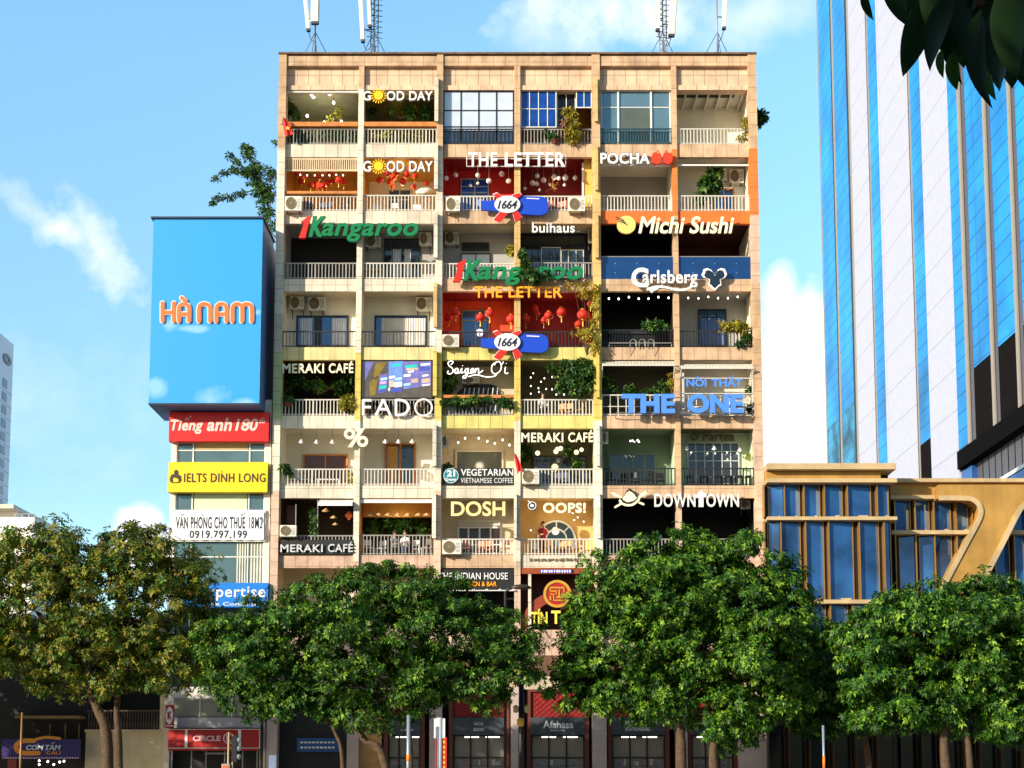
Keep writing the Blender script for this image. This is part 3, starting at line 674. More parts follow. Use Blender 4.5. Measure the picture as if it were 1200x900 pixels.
b.add([(WX(374, 586), y0, WZ(584)), (WX(414, 586), y0, WZ(584)), (WX(414.5, 592), y1, WZ(592)), (WX(374.5, 592), y1, WZ(592)), (WX(414.5, 592), y1, WZ(595)), (WX(374.5, 592), y1, WZ(595))], [(0, 1, 2, 3), (3, 2, 4, 5)])
b.build('awning', white, APT)
MB().pbox(346, 591, 347, 628, .1, .14).build('post', steel, APT); MB().pbox(371.5, 586, 372.7, 628, .1, .14).build('post', steel, APT)
MB().box(XA + .02, XG - .02, -.06, .28, WZ(808) - .001, WZ(793)).build('cream_band', mat('cream_band', S(206, 186, 154), .75, var=.1, streak=.2), APT)
MB().box(BX[2][0] + .02, BX[2][1] - .02, 1.5, 1.58, WZ(606, 1.5), ZT[7] + .2).build('pelmet', amber, APT)
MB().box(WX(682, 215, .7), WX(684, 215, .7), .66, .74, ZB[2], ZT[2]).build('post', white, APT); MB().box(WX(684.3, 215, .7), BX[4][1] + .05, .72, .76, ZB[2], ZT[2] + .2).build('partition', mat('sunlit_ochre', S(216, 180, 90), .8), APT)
b = MB(); x0, x1 = BX[6]; b.box(x0 + .05, x1 - .5, .5, 1.25, ZT[1] + .19, ZT[1] + .21); b.build('ceiling_gap', blackp, APT)
MB().pbox(727, 127.5, 762, 168, .17, .18).build('dark_pane', mat('olive_pane', S(96, 104, 92), .08, .2, var=.1, spec=.8), APT)
MB().box(BX[3][0] + .05, BX[3][1] - .05, .1, .14, ZB[1], WZ(152)).build('lower_pane', mat('dim_pane', S(64, 84, 104), .1, .3, var=.3, spec=.8), APT)
# ceiling spotlights on the top left balcony
for px, py in ((343, 0), (366, 119), (387, 119.5), (367, 135), (414, 135)):
    if py:
        x, _ = W(px, py, 1.2); MB().lathe([(.07, 0), (.09, .03)], (x, .3 + (px % 7) * .3, ZT[1] + .17), 10).build('spotlight', bulbm, APT)
# --- jeweller's front on the first floor, ground-floor shop fronts
b = MB(); x0, x1 = BX[4]
b.box(x0 + .003, x1 - .003, -.06, .1, WZ(672.5), ZT[8] - .002, 0)
b.build('fascia', mat('copper_fascia', S(160, 80, 40), .45, .3), APT)
b = MB(); x, z = WX(655, 735, .12), WZ(738, .12)
arch(b, x, z, 1.42, 1.9, .08, .2, 0); b.box(x - 1.9, x - 1.42, .08, .2, ZB[8], z).box(x + 1.42, x + 1.9, .08, .2, ZB[8], z)
b.build('arch_surround', mat('red_brown_panel', S(140, 58, 34), .5, .1), APT)
MB().box(WX(619, 700), WX(622.5, 700), -.05, .2, ZB[8], WZ(673)).build('pipe', ccream, APT)
ZG = WZ(768)
pier = mat('pink_granite', S(196, 176, 166), .6, var=.08, joints=(3, .9, .01, .7)); redp = mat('red_lattice_panel', S(150, 26, 20), .6, var=.2, scale=6)
lat = mat('red_lattice_bar', S(110, 18, 14), .6)
MB().box(XA, XG, -.02, .3, WZ(808), ZG - .002).build('ground_floor_fascia', mat('brown_fascia', S(104, 72, 52), .75, var=.2, joints=(1.5, 2, .01, .7)), APT)
for k in range(7):
    MB().box(CL[k] - .17 if k else CL[k], CR[k] + .12 if k < 6 else CR[k], -.3, .4, 0, WZ(806, -.3)).build('pier', pier, APT)
MB().box(BX[2][0] + .13, WX(447, 880), .05, .3, 0, WZ(809)).build('wall', mat('ochre_wall', S(196, 150, 90), .8, var=.08, joints=(3, 1.0, .01, .7)), APT)
def shopfront(xa, xb, nx=3):
    z812, z841, z861 = WZ(811), WZ(840.5), WZ(861)
    MB().box(xa, xa + .2, -.1, .3, 0, WZ(808.5)).box(xb - .2, xb, -.1, .3, 0, WZ(808.5)).box(xa + .2, xb - .2, -.1, .3, z812, WZ(808.5)).build('shop_frame', mat('oxblood_frame', S(104, 48, 32), .6, var=.1), APT)
    pn = MB().box(xa + .2, xb - .2, .02, .1, z841, z812).build('shop_panel', redp, APT); b = MB(); n = 9
    for i in range(n):
        for j in range(5):
            cx = xa + .2 + (xb - xa - .4) * (i + .5) / n; cz = z841 + (z812 - z841) * (j + .5) / 5; q = .13
            b.stroke([(cx - q, cz), (cx, cz + q), (cx + q, cz), (cx, cz - q), (cx - q, cz)], .02, .0, .02, 0, False)
    b.build('lattice', lat, pn)
    w = MB(); w.box(xa + .2, xb - .2, .06, .14, z861 - .08, z861)
    for i in range(nx + 1): x = xa + .24 + (xb - xa - .48) * i / nx; w.box(x - .04, x + .04, .06, .14, 0, z861 - .08)
    w.box(xa + .2, xb - .2, .065, .13, z861 - 1.15, z861 - 1.08)
    w = w.build('shop_window', fblack, APT)
    MB().quad((xa, .11, 0), (xb, .11, 0), (xb, .11, z861), (xa, .11, z861)).build('pane', mat('clear_shop_glass', (1, 1, 1, 1), .0, var=0, alpha=.16, spec=.8), w)
    s = MB(); xm = (xa + xb) / 2                     # lit shop interior: back wall, shelves with books
    s.quad((xa, 2.4, 0), (xb, 2.4, 0), (xb, 2.4, z861), (xa, 2.4, z861), 0).quad((xa, .3, z861), (xa, 2.4, z861), (xb, 2.4, z861), (xb, .3, z861), 1).quad((xa, .3, .02), (xb, .3, .02), (xb, 2.4, .02), (xa, 2.4, .02), 0)
    s.quad((xa, .3, 0), (xa, 2.4, 0), (xa, 2.4, z861), (xa, .3, z861), 0).quad((xb, .3, 0), (xb, .3, z861), (xb, 2.4, z861), (xb, 2.4, 0), 0)
    s.build('shop_interior', [mat('shop_wall', S(120, 110, 60), .8), offw], APT)
    sh = MB(); rn = random.Random(int(xa * 10))
    for z in (.4, .9, 1.4, 1.9): 
        sh.box(xa + .3, xb - .3, 1.6, 2.2, z, z + .04, 0); x = xa + .35
        while x < xb - .5:
            wd = rn.uniform(.05, .22); sh.box(x, x + wd, 1.65, 2.1, z + .04, z + .04 + rn.uniform(.18, .36), rn.randint(1, 4)); x += wd + rn.choice((.01, .01, .15))
    sh.build('bookshelf', [dkmetal, mat('book_red', S(150, 50, 40), .6), mat('book_cream', S(200, 190, 160), .6), mat('book_blue', S(50, 80, 120), .6), mat('book_green', S(70, 100, 80), .6)], APT)
    for i in (.25, .6): MB().box(xa + (xb - xa) * i, xa + (xb - xa) * i + .7, 1.0, 1.08, z861 - .12, z861 - .06).build('tube_light', bulbm, APT)
SHOPS = [(WX(450, 840), WX(498, 840)), (BX[3][0] + .14, BX[3][1] - .19), (BX[4][0] + .14, BX[4][1] - .19), (BX[5][0] + .14, BX[5][1] - .19), (BX[6][0] + .14, WX(864, 840))]
SHOPS[1] = (WX(526, 840), WX(597, 840)); SHOPS[2] = (WX(617, 840), WX(690, 840)); SHOPS[3] = (WX(712, 840), WX(784, 840))
for xa, xb in SHOPS: shopfront(xa, xb)
MB().box(BX[1][0] + .05, BX[1][1] - .05, .5, .6, 0, WZ(809)).build('shop_wall', blackp, APT)
MB().box(WX(864, 870), XG - .01, -.28, .3, 0, WZ(845)).build('pier', pier, APT)
# ================================================================ signs on the apartment block
def sign(label, name='shop_sign', px=600, py=500, Y=-.3, group=None):
    x, z = W(px, py, Y); return thing(name, label, 'sign', (x, Y, z), group)
grn = mat('sign_green', S(8, 118, 66), .35, var=0); redm = mat('sign_red', S(216, 36, 22), .4, var=0); bluem = mat('sign_blue', S(78, 138, 236), .4, var=0)
royal = mat('bottle_blue', S(16, 66, 190), .4, var=.04); sunny = mat('sun_yellow', S(250, 196, 26), .45, var=0); straw = mat('straw_lettering', S(236, 220, 150), .5, var=0)
orletter = mat('amber_lettering', S(246, 164, 30), .45, var=0); darkback = mat('sign_black', S(30, 28, 28), .6, var=0); creaml = mat('cream_lettering', S(246, 236, 200), .5, var=0)

def sunlogo(parent, px, py, r, Y):
    x, z = W(px, py, Y); b = MB(); b.disc((x, z), r * .62 / 24, Y - .06, Y + .06, 24)
    for i in range(16):
        a = 2 * math.pi * i / 16; q = lambda k: (x + r * k / 24 * math.cos(a), z + r * k / 24 * math.sin(a))
        b.stroke([q(.72), q(1.06)], .05, Y, Y + .05, 0, False)
    b.build('sun_logo', sunny, parent)
def shadowtext(parent, body, box, Y, m, depth=.12, **k):
    return addtext(MB(), body, box, Y, depth, **k).build('lettering', m, parent)
for y0, y1, lab in ((106.5, 117.5, 'white lettering with a sun for one letter, under the attic on the top floor'), (188.5, 201, 'white sun lettering in front of the amber cafe with red lanterns')):
    s = sign(lab, px=466, py=y1, Y=-.25)
    top = y0 < 150
    b = MB(); addtext(b, 'G', (425.5, y0, 434.5, y1), -.25, .12, .018); addtext(b, 'OD DAY', (453, y0, 507, y1), -.25, .12, .016, spacing=1.05); b.build('lettering', whiter, s)
    b = MB(); addtext(b, 'G', (426, y0 + .7, 435.3, y1 + .9), -.12, .04, .03); addtext(b, 'OD DAY', (453.6, y0 + .7, 508, y1 + .9), -.12, .04, .03, spacing=1.05); b.build('rear_letters', darkback, s)  # black copy of the letters, set right and down as their cast shadow
    sunlogo(s, 443.6, (y0 + y1) / 2 + .3, 9, -.27)
    MB().tube([(WX(425, y0, -.1), -.09, WZ(y1 - 2, -.1)), (WX(508, y0, -.1), -.09, WZ(y1 - 2, -.1))], .02, 4).build('frame', steel, s)

s = sign('big white block capitals on a thin lattice above the red walled balcony', px=605, py=195, Y=-.35)
b = MB(); addtext(b, 'THE', (548.5, 178.5, 583, 195), -.35, .12, .02, spacing=1.06); addtext(b, 'LETTER', (592, 178.5, 662.5, 195), -.35, .12, .02, spacing=1.06); b.build('lettering', whiter, s)
b = MB(); X0, X1 = WX(547, 187, -.2), WX(663.5, 187, -.2)
for py in (186, 195): b.tube([(X0, -.2, WZ(py, -.2)), (X1, -.2, WZ(py, -.2))], .022, 4)
for px in (547, 570, 592, 617, 640, 663): b.tube([(WX(px, 187, -.2), -.2, WZ(195, -.2)), (WX(px, 187, -.2), -.2, WZ(182, -.2))], .018, 4)
b.build('lattice', white, s)
s = sign('amber block capitals above the vermilion balcony hung with lanterns, below the green italic sign', px=608, py=348, Y=-.35)
b = MB(); addtext(b, 'THE', (556, 335.5, 588.5, 348.5), -.35, .12, .016, spacing=1.06); addtext(b, 'LETTER', (596, 335.5, 659, 348.5), -.35, .12, .016, spacing=1.06); b.build('lettering', orletter, s)
MB().tube([(WX(556, 342, -.2), -.2, WZ(342, -.2)), (WX(660, 342, -.2), -.2, WZ(342, -.2))], .02, 4).build('frame', gold, s)

s = sign('white rounded capitals with two red tulip shapes over the beige balcony', px=745, py=196, Y=-.35)
b = MB(); addtext(b, 'POCHA', (703.5, 179, 761.5, 191.8), -.35, .14, .025, spacing=1.04); b.build('lettering', whiter, s)
addtext(MB(), 'POCHA', (703, 178.4, 762, 192.8), -.22, .06, .045, spacing=1.04).build('rear_letters', mat('sign_grey_edge', S(92, 92, 104), .5, var=0), s)
b = MB()
for cx in (769.5, 782.5):
    sg = -1 if cx < 775 else 1
    pts = [(cx - 6, 183), (cx - 5, 190), (cx - 1.5, 191.8), (cx + 1.5, 191.8), (cx + 5, 190), (cx + 6, 183), (cx + 4, 178.5), (cx + 1, 179.5), (cx - 1, 178.2), (cx - 4, 178.8)]
    b.pprism(pts, -.4 + .02 * sg, -.22)
    x, z = W(cx, 178.5, -.38); b.tube([(x, -.36, z), (x + .12 * -sg, -.36, z + .12)], .03, 5)
b.build('logo', mat('tulip_red', S(236, 60, 26), .4, var=.08), s)


def kangaroo(label, x0, x1, y0, y1, desc):
    s = sign(label, px=(x0 + x1) / 2, py=y1, Y=-.5)
    h = y1 - y0; w = x1 - x0
    one = [(x0 + .02 * w, y0 + .22 * h), (x0 + .085 * w, y0), (x0 + .1 * w, y0), (x0 + .055 * w, y0 + .86 * h), (x0, y0 + .86 * h), (x0 + .045 * w, y0 + .28 * h)]
    b = MB(); b.pprism(one, -.52, -.3, 0); b.build('red_numeral', [redm], s, label='red digit one before the green letters')
    b = MB()
    addtext(b, 'K', (x0 + .085 * w, y0 + .0 * h, x0 + .225 * w, y0 + .82 * h), -.5, .2, .045, .3)
    addtext(b, 'angaroo', (x0 + .19 * w, y0 + .27 * h, x1, y1), -.5, .2, .026, .24, spacing=1.06)
    b.build('lettering', grn, s)
    b = MB()
    for t in (.45, .8):
        z = WZ(y0 + h * t, -.25); b.tube([(WX(x0 + 4, y0, -.25), -.27, z), (WX(x1 - 3, y0, -.25), -.27, z)], .03, 4)
    b.build('frame', dkmetal, s)
kangaroo('green italic letters after a red digit one, unobstructed, above dark and grey balconies', 350, 490, 253, 283, 'a')
kangaroo('green italic letters after a red digit one, half covered by a hanging creeper', 530.5, 683.5, 304, 334, 'b')

s = sign('small white lower case lettering over the dark windowed balcony', px=650, py=273, Y=-.3)
addtext(MB(), 'buihaus', (623.5, 261, 673.5, 272.5), -.3, .1, .012, spacing=1.05).build('lettering', whiter, s)
MB().tube([(WX(623, 272, -.2), -.2, WZ(271.5, -.2)), (WX(680, 272, -.2), -.2, WZ(271.5, -.2))], .02, 4).build('frame', steel, s)
s = sign('white brush lettering beside a yellow disc on the orange band', px=792, py=275, Y=-.35)
addtext(MB(), 'Michi Sushi', (748, 253.5, 860.5, 273.5), -.35, .1, .02, .22).build('lettering', creaml, s)
b = MB(); x, z = W(734, 263.5, -.33); b.disc((x, z), .47, -.36, -.22, 32, 0)
for k in range(3): b.stroke(smooth([W(721 + k * 1.5, 254 + k * 2.5, -.38), W(727 + k * 2, 256 + k * 2.6, -.38), W(731 + k * 2, 258.5 + k * 2.5, -.38)], 3), .04, -.385, -.365, 1, False)
b.build('logo', [mat('disc_yellow', S(238, 200, 112), .5, var=.04), darkback], s)
s = sign('white old style lettering with a swash and a hop leaf emblem on the glass balustrade', px=800, py=343, Y=-.4)
b = MB(); addtext(b, 'C', (740, 313.5, 760, 336.5), -.42, .14, .035); addtext(b, 'arlsberg', (753, 316.5, 817.5, 336.5), -.4, .14, .016, spacing=1.05)
b.pprism([(755, 329), (762, 333), (752, 335), (744, 333), (748, 336.4), (760, 336.6)], -.41, -.3)
sw = [W(a, c, -.4) for a, c in ((759, 339), (768, 336), (780, 336.5), (792, 339.3), (804, 339), (811, 335))]
b.stroke(smooth(sw, 5), .12, -.4, -.28, 0); b.pprism([(758, 338), (769, 334.5), (772, 338.5), (766, 341), (764, 343)], -.39, -.28); b.build('lettering', whiter, s)
leaf = []
for px, py in ((837, 322), (834, 316.5), (829, 314), (824.5, 315.2), (823.5, 319), (822, 321.5), (824.5, 325), (829, 326.5), (831, 327.5), (830.5, 331), (830, 334), (833, 336), (835.5, 339), (837.5, 340.5), (840, 338.5), (842, 336), (845.5, 334), (845, 330.5), (844.5, 327.5), (847, 326.5), (850, 325), (852, 321.5), (851, 318.5), (849.5, 315), (845, 314), (841, 316), (838.3, 322)): leaf.append((px, py))
b = MB(); b.pprism(leaf, -.38, -.28, 0); cx, cy = 837.3, 326
b.pprism([(cx + (a - cx) * .8, cy + (c - cy) * .8) for a, c in leaf], -.4, -.382, 1); b.build('hop_leaf', [whiter, mat('hop_dark', S(20, 38, 56), .4, var=0)], s)

def bottle(label, dy):
    s = sign(label, name='bottle_sign', px=600, py=251 + dy, Y=-.55); Y = -.45
    MB().pprism([(563.5, 235), (573, 235.2), (583, 234), (600, 231), (612, 229.5), (636, 230.5), (640.5, 233), (642.5, 238), (642.5, 246), (640, 250), (634, 252), (612, 251), (600, 249.5), (583, 247.5), (573, 246.5), (563.5, 245.5)], Y, Y + .16).translate if False else None
    P = [(563.5, 235), (573, 235.2), (583, 234), (600, 231), (612, 229.5), (636, 230.5), (640.5, 233), (642.5, 238), (642.5, 246), (640, 250), (634, 252), (612, 251), (600, 249.5), (583, 247.5), (573, 246.5), (563.5, 245.5)]
    b = MB(); b.pprism([(a, c + dy) for a, c in P], Y, Y + .16, 0); b.stroke([W(a, c + dy, Y - .01) for a, c in ((617, 232.3), (632, 233))], .05, Y - .012, Y - .002, 1, False); b.build('bottle', [royal, whiter], s)
    b = MB()
    for q in ([(578.5, 228), (583, 226), (597, 237), (590, 240)], [(600.5, 228.5), (609, 226), (611, 228.5), (601, 238)], [(588, 246), (596, 249), (585.5, 260.5), (578.5, 257)], [(600, 247), (604, 244.5), (612, 254.5), (604, 260)]):
        b.pprism([(a, c + dy) for a, c in q], Y - .1, Y - .02, 0)
        ctr = (sum(a for a, c in q) / 4, sum(c for a, c in q) / 4)
        b.pprism([(ctr[0] + (a - ctr[0]) * 1.16, ctr[1] + (c - ctr[1]) * 1.12 + dy) for a, c in q], Y - .018, Y - .003, 1)
    b.build('ribbon', [redm, mat('ribbon_edge', S(236, 214, 214), .5, var=0)], s)
    x, z = W(594.5, 239.3 + dy, Y - .15); b = MB(); b.disc((x, z), 15.6 / 24, Y - .14, Y - .1, 40, 0, rz=10.6 / 24); b.build('oval_badge', whiter, s)
    addtext(MB(), '1664', (583, 234.5 + dy, 606, 244.5 + dy), Y - .17, .03, .012, .3).build('lettering', mat('badge_navy', S(24, 30, 62), .5, var=0), s)
bottle('blue lying bottle with red ribbons on the white railing, under the red walled balcony', 0)
bottle('blue lying bottle with red ribbons on the dark railing, above the white neon script', 161.3)

def meraki(label, box, Y, m, back=None, cap=None):
    s = sign(label, px=(box[0] + box[2]) / 2, py=box[3], Y=Y)
    k = box[0] + (box[2] - box[0]) * .585; k2 = box[0] + (box[2] - box[0]) * .655
    b = MB(); addtext(b, 'MERAKI', (box[0], box[1] + 3, k, box[3]), Y, .1, .018, spacing=1.08); addtext(b, 'CAFÉ', (k2, box[1], box[2], box[3]), Y, .1, .018, spacing=1.08); b.build('lettering', m, s)
    if back: b = MB(); b.pbox(*back, Y + .12, Y + .16); b.build('board', blackp, s)
    else: MB().tube([(WX(box[0], 430, Y), Y + .12, WZ(box[3] - 5, Y)), (WX(box[2], 430, Y), Y + .12, WZ(box[3] - 5, Y))], .018, 4).build('frame', dkmetal, s)
meraki('cream capitals over the dark leafy balcony beside the video screen', (331, 423, 414, 437), -.15, creaml)
meraki('cream capitals over the balcony with round glowing lamps', (611, 504, 695, 518), -.12, creaml)
meraki('silver capitals on a black board on the lowest visible left railing', (328.5, 635, 413.5, 647), -.25, mat('silver_lettering', S(206, 206, 206), .4, .3, var=0), (327, 632.5, 414.5, 649.5))

s = sign('large white thin capitals on the railing below the video screen', px=465, py=487, Y=-.25)
b = MB(); Y = -.25; wd = .125
P = lambda *q: [W(a, c, Y) for a, c in q]
b.stroke(P((425.5, 486.5), (425.5, 468.3)), wd, Y, Y + .1, 0, False); b.stroke(P((425, 469), (435, 469)), wd, Y, Y + .1, 0, False); b.stroke(P((425, 477), (434.5, 477)), wd, Y, Y + .1, 0, False)
b.stroke(P((440.5, 486.8), (449, 468)), wd, Y, Y + .1, 0, False); b.stroke(P((457.5, 486.8), (449, 468)), wd, Y, Y + .1, 0, False); b.stroke(P((444, 479.5), (454, 479.5)), wd, Y, Y + .1, 0, False)
b.stroke(P((464, 486.8), (464, 468.2)), wd, Y, Y + .1, 0, False); b.stroke(smooth(P((463.5, 468.9), (470, 468.9), (476, 471.5), (478.8, 477.5), (476, 483.4), (470, 486.1), (463.5, 486.1)), 4), wd, Y, Y + .1, 0, False)
x, z = W(496.3, 477.4, Y); b.ring((x, z), 9.0 / 24, 11.0 / 24, Y, Y + .1, 32); b.build('lettering', whiter, s)
MB().tube([(WX(424, 477, -.1), -.1, WZ(478, -.1)), (WX(507, 477, -.1), -.1, WZ(478, -.1))], .02, 4).build('frame', dkmetal, s)

SCR = thing('video_screen', 'large video screen showing bright blue and violet tiles, filling one balcony', 'screen', (WX(465, 466, .1), .1, WZ(466.5, .1)))
b = MB().pbox(423, 422.2, 507, 467, .06, .2); b.build('casing', blackm, SCR)
def em(name, c): return mat(name, c, .3, var=.25, scale=3, emit=.55)
scol = [em('screen_dim', S(74, 68, 60)), em('screen_ochre', S(110, 92, 30)), em('screen_violet', S(96, 92, 150)), em('screen_blue', S(92, 120, 190)), em('screen_sky', S(150, 196, 236)), em('screen_teal', S(30, 170, 160)), em('screen_white', S(214, 222, 240)), em('screen_sand', S(170, 150, 130)), em('screen_pink', S(190, 140, 210)), em('screen_navy', S(58, 70, 150))]
b = MB(); b.pbox(424, 423.2, 505.6, 465.8, .05, .058, 0)
def sq(q, m, d=.045): b.add([(W(a, c, d)[0], d, W(a, c, d)[1]) for a, c in q], [tuple(range(len(q)))], m)
sq([(427, 424), (438, 424), (432, 436), (428, 446)], 2, .047); sq([(440, 426), (453, 424), (446, 437), (440, 446), (438, 440)], 1, .047); sq([(433, 448), (443, 440), (440, 462), (434, 464)], 1, .047)
cols = [(445, 454.5, 439, 461, 2), (455.5, 472, 424, 454, 3), (472.5, 491, 424, 456, 2), (491.5, 505, 424, 453, 2)]
for a, c, y0, y1, m in cols: sq([(a + (0 if a > 450 else -2), y1), (c + (0 if c > 456 else -2), y1 - 2), (c, y0 - 1), (a, y0)], m, .044)
rn = random.Random(3)
for a, c, y, h, m in ((446, 454, 443, 3, 4), (445, 453, 447.5, 3, 8), (444.5, 453, 452, 4, 5), (444, 452, 457, 3, 9), (459, 470, 427, 3, 5), (457, 471, 432, 5, 3), (456, 463, 441, 3, 6), (463, 471, 443, 3, 4), (456, 462, 446, 8, 7), (462.5, 471, 448, 6, 6), (475, 489, 428, 3.5, 5), (476, 490, 431.5, 3, 7), (478, 485, 435, 2, 6), (473, 481, 439, 3, 6), (482, 490, 444, 5, 7), (473, 481, 449.5, 3, 4), (473, 480, 453.5, 2.5, 3), (493, 504, 426.3, 2.5, 6), (492, 504, 430, 5, 9), (495, 502, 439.5, 2, 6), (494, 504, 444, 5, 7), (495, 504, 450.5, 2, 6), (455, 457, 455, 3.5, 6), (458, 471, 455, 5, 9)):
    sq([(a, y + h), (c, y + h - 1.2), (c, y - .9), (a, y)], m, .041)
b.build('display', scol, SCR)

s = sign('white neon script over the balcony with a planted timber shelf', px=560, py=444, Y=-.1)
b = MB(); Y = -.1
for q in ([(528.5, 427.5), (531, 424.5), (529, 423), (525.5, 424.5), (526, 428.5), (530, 431.5), (531, 435.5), (527.5, 438.3), (524.5, 437), (525.5, 434.5)],
          [(536, 431.5), (533.5, 433), (533, 436.5), (535.2, 437.5), (537, 432), (536.6, 436.8), (539, 436.5), (541.3, 431.5), (540.8, 437), (543.5, 436)], [(542, 428.3), (542.3, 428.8)],
          [(548, 431.8), (545.5, 433), (545, 436.5), (547, 437.3), (549, 432), (547.5, 440), (544.5, 443.5), (542.5, 441.5), (547, 439)],
          [(549.5, 437.5), (553, 437), (555, 433.5), (554, 431.8), (551.8, 434), (552.5, 437), (555, 436.5)], [(556.5, 437.3), (557.5, 431.5), (557.2, 435), (560, 431.6), (561, 433.5), (560.6, 437.2), (563, 436.5), (566, 434)],
          [(581, 424.8), (577.5, 427), (576, 432), (577.5, 437), (582, 437.8), (586.5, 434), (587.5, 428), (585, 424), (581, 424.8), (579.5, 428)], [(587.5, 427), (589.5, 425.5), (589.7, 423.5)],
          [(592.5, 430), (591.5, 435.5), (593, 437.8), (595.5, 437)], [(593, 425.8), (593.3, 426.3)], [(549, 441.5), (558, 439.2), (570, 441.8), (579, 441), (582, 438.8)]):
    b.tube([(W(a, c, Y)[0], Y, W(a, c, Y)[1]) for a, c in smooth(q, 4)], .026, 5)
b.build('neon_tube', mat('neon_white', (1, .98, .92, 1), .4, var=0, emit=.8), s)
b = MB()
for py in (428, 437): b.tube([(WX(524, py, -.04), -.04, WZ(py, -.04)), (WX(597, py, -.04), -.04, WZ(py, -.04))], .012, 4)
b.build('frame', blackm, s)

s = sign('large sky blue capitals across two white railings', px=800, py=485, Y=-.75)
b = MB(); addtext(b, 'THE', (729, 461.5, 791, 484), -.75, .22, .045); addtext(b, 'ONE', (805.5, 461.5, 871.5, 484), -.75, .22, .045); b.build('lettering', bluem, s)
b = MB()
for py in (466, 483.5): b.tube([(WX(722, py, -.5), -.5, WZ(py, -.5)), (WX(874, py, -.5), -.5, WZ(py, -.5))], .025, 4)
for px in (722, 760, 798, 836, 872): b.tube([(WX(px, 484, -.5), -.5, WZ(484, -.5)), (WX(px, 484, -.5), -.02, WZ(487.5, -.5))], .025, 4)
b.build('frame', steel, s)
s = sign('smaller light blue capitals on white bars above the big blue capitals', px=837, py=453, Y=-.35)
b = MB(); addtext(b, 'NOI', (804.5, 444, 828, 453), -.35, .08, .03, acc=[('circ', 817.5, 441.8, 3), ('dot', 817.5, 455.5, 3.5)]); addtext(b, 'THAT', (834, 444, 870, 453), -.35, .08, .03, acc=[('circ', 856, 441.8, 3), ('acute', 859.5, 440.5, 2)]); b.build('lettering', bluem, s)

s = sign('white percent symbol fixed across the column between two white balconies', px=417, py=525, Y=-.35)
b = MB(); Y = -.35
for px, py in ((409.5, 508.3), (424.8, 517.2)): x, z = W(px, py, Y); b.ring((x, z), 3.0 / 24, 6.6 / 24, Y, Y + .14, 28)
b.pprism([(407.5, 524), (412.5, 524), (427.5, 502), (422.5, 502)], Y, Y + .14); b.build('symbol', creaml, s)

s = sign('black railing board with white capitals and a round teal badge', px=560, py=568, Y=-.1)
b = MB().pbox(518.5, 548.6, 602, 568.5, -.06, -.02); b.build('board', blackp, s)
addtext(MB(), 'VEGETARIAN', (540, 549.5, 601.5, 557.5), -.078, .014, .014, spacing=1.05).build('lettering', whiter, s)
addtext(MB(), 'VIETNAMESE COFFEE', (540, 560, 601, 566), -.078, .014, .0, spacing=1.08).build('lettering', mat('pale_lettering', S(220, 220, 214), .5, var=0), s)
b = MB(); x, z = W(528.5, 557.5, -.12); b.disc((x, z), 9.3 / 24, -.12, -.07, 32, 0); b.ring((x, z), 8.3 / 24, 8.9 / 24, -.128, -.121, 32, 1); b.build('badge', [mat('badge_teal', S(14, 122, 136), .45, var=0), whiter], s)
b = MB(); addtext(b, '21', (523.8, 551, 533.5, 558.5), -.15, .025, .05); addtext(b, 'Grams', (522, 560, 535, 563.5), -.15, .025, .03); b.build('badge_lettering', whiter, s)

s = sign('straw coloured thin capitals over the balcony with white window frames', px=560, py=605, Y=-.12)
addtext(MB(), 'DOSH', (528.5, 587.5, 592, 604.8), -.12, .1, .02).build('lettering', straw, s)
MB().tube([(WX(528, 600, -.1), .02, WZ(588, -.1)), (WX(592, 600, -.1), .02, WZ(588, -.1))], .015, 4).build('frame', dkmetal, s)
s = sign('chunky pale capitals and exclamation mark with a cup logo, over the arched window', px=660, py=601, Y=-.12)
addtext(MB(), 'OOPS!', (636.5, 589, 686.5, 601), -.14, .14, .03, spacing=1.08).build('lettering', creaml, s)
b = MB(); x, z = W(623.5, 592.5, -.12); b.disc((x, z), 5.8 / 24, -.1, -.04, 24, 0); b.ring((x, z), 4.2 / 24, 5.2 / 24, -.12, -.101, 24, 1); b.disc((x, z), 2.6 / 24, -.12, -.101, 16, 1, rz=1.7 / 24); b.stroke([W(619, 587, -.1), W(622, 590, -.1)], .05, -.12, -.09, 1)
b.pprism([(624.5, 597), (630, 594.5), (626.5, 599)], -.09, -.04, 0); b.build('logo', [darkback, whiter], s)
s = sign('narrow cream strip of tiny dark capitals below the arched window balcony', px=655, py=660, Y=-.05)
b = MB(); rn = random.Random(5)
px = 620.5
while px < 691:
    w_ = rn.choice((1.2, 2, 2.6)); b.pbox(px, 654 + rn.random(), px + w_, 658 - rn.random(), -.05, -.002); px += w_ + rn.choice((.7, .7, 2))
b.build('lettering', mat('umber_lettering', S(110, 96, 70), .6, var=0), s)

s = sign('white condensed capitals with a white cake emblem over the black balcony', px=790, py=596, Y=-.3)
b = MB(); addtext(b, 'DOWN', (767, 578.5, 815, 594), -.3, .12, .014, spacing=1.1); addtext(b, 'OWN', (828, 578.5, 866, 594), -.3, .12, .014, spacing=1.1)
b.pprism([(815, 583), (817, 578.5), (819, 577), (820.5, 575), (822, 574.5), (824, 577.5), (828, 578.5), (828, 582.5), (824.5, 582.5), (824.5, 594), (819, 594), (819, 583.5)], -.3, -.18); b.build('lettering', whiter, s)
b = MB()
b.pprism([(731, 582), (733, 577), (736, 573.5), (738, 572), (740, 574), (744, 576.5), (746, 581), (748, 584), (744, 590), (736, 591.5), (729, 589), (727, 586)], -.32, -.22, 1)
b.pprism([(732, 581), (734, 577.5), (737, 575), (740, 576.5), (743, 578.5), (744.5, 581.5), (746.5, 583.5), (742, 587), (735, 588.5), (730, 585.5), (729.5, 584)], -.34, -.321, 0)
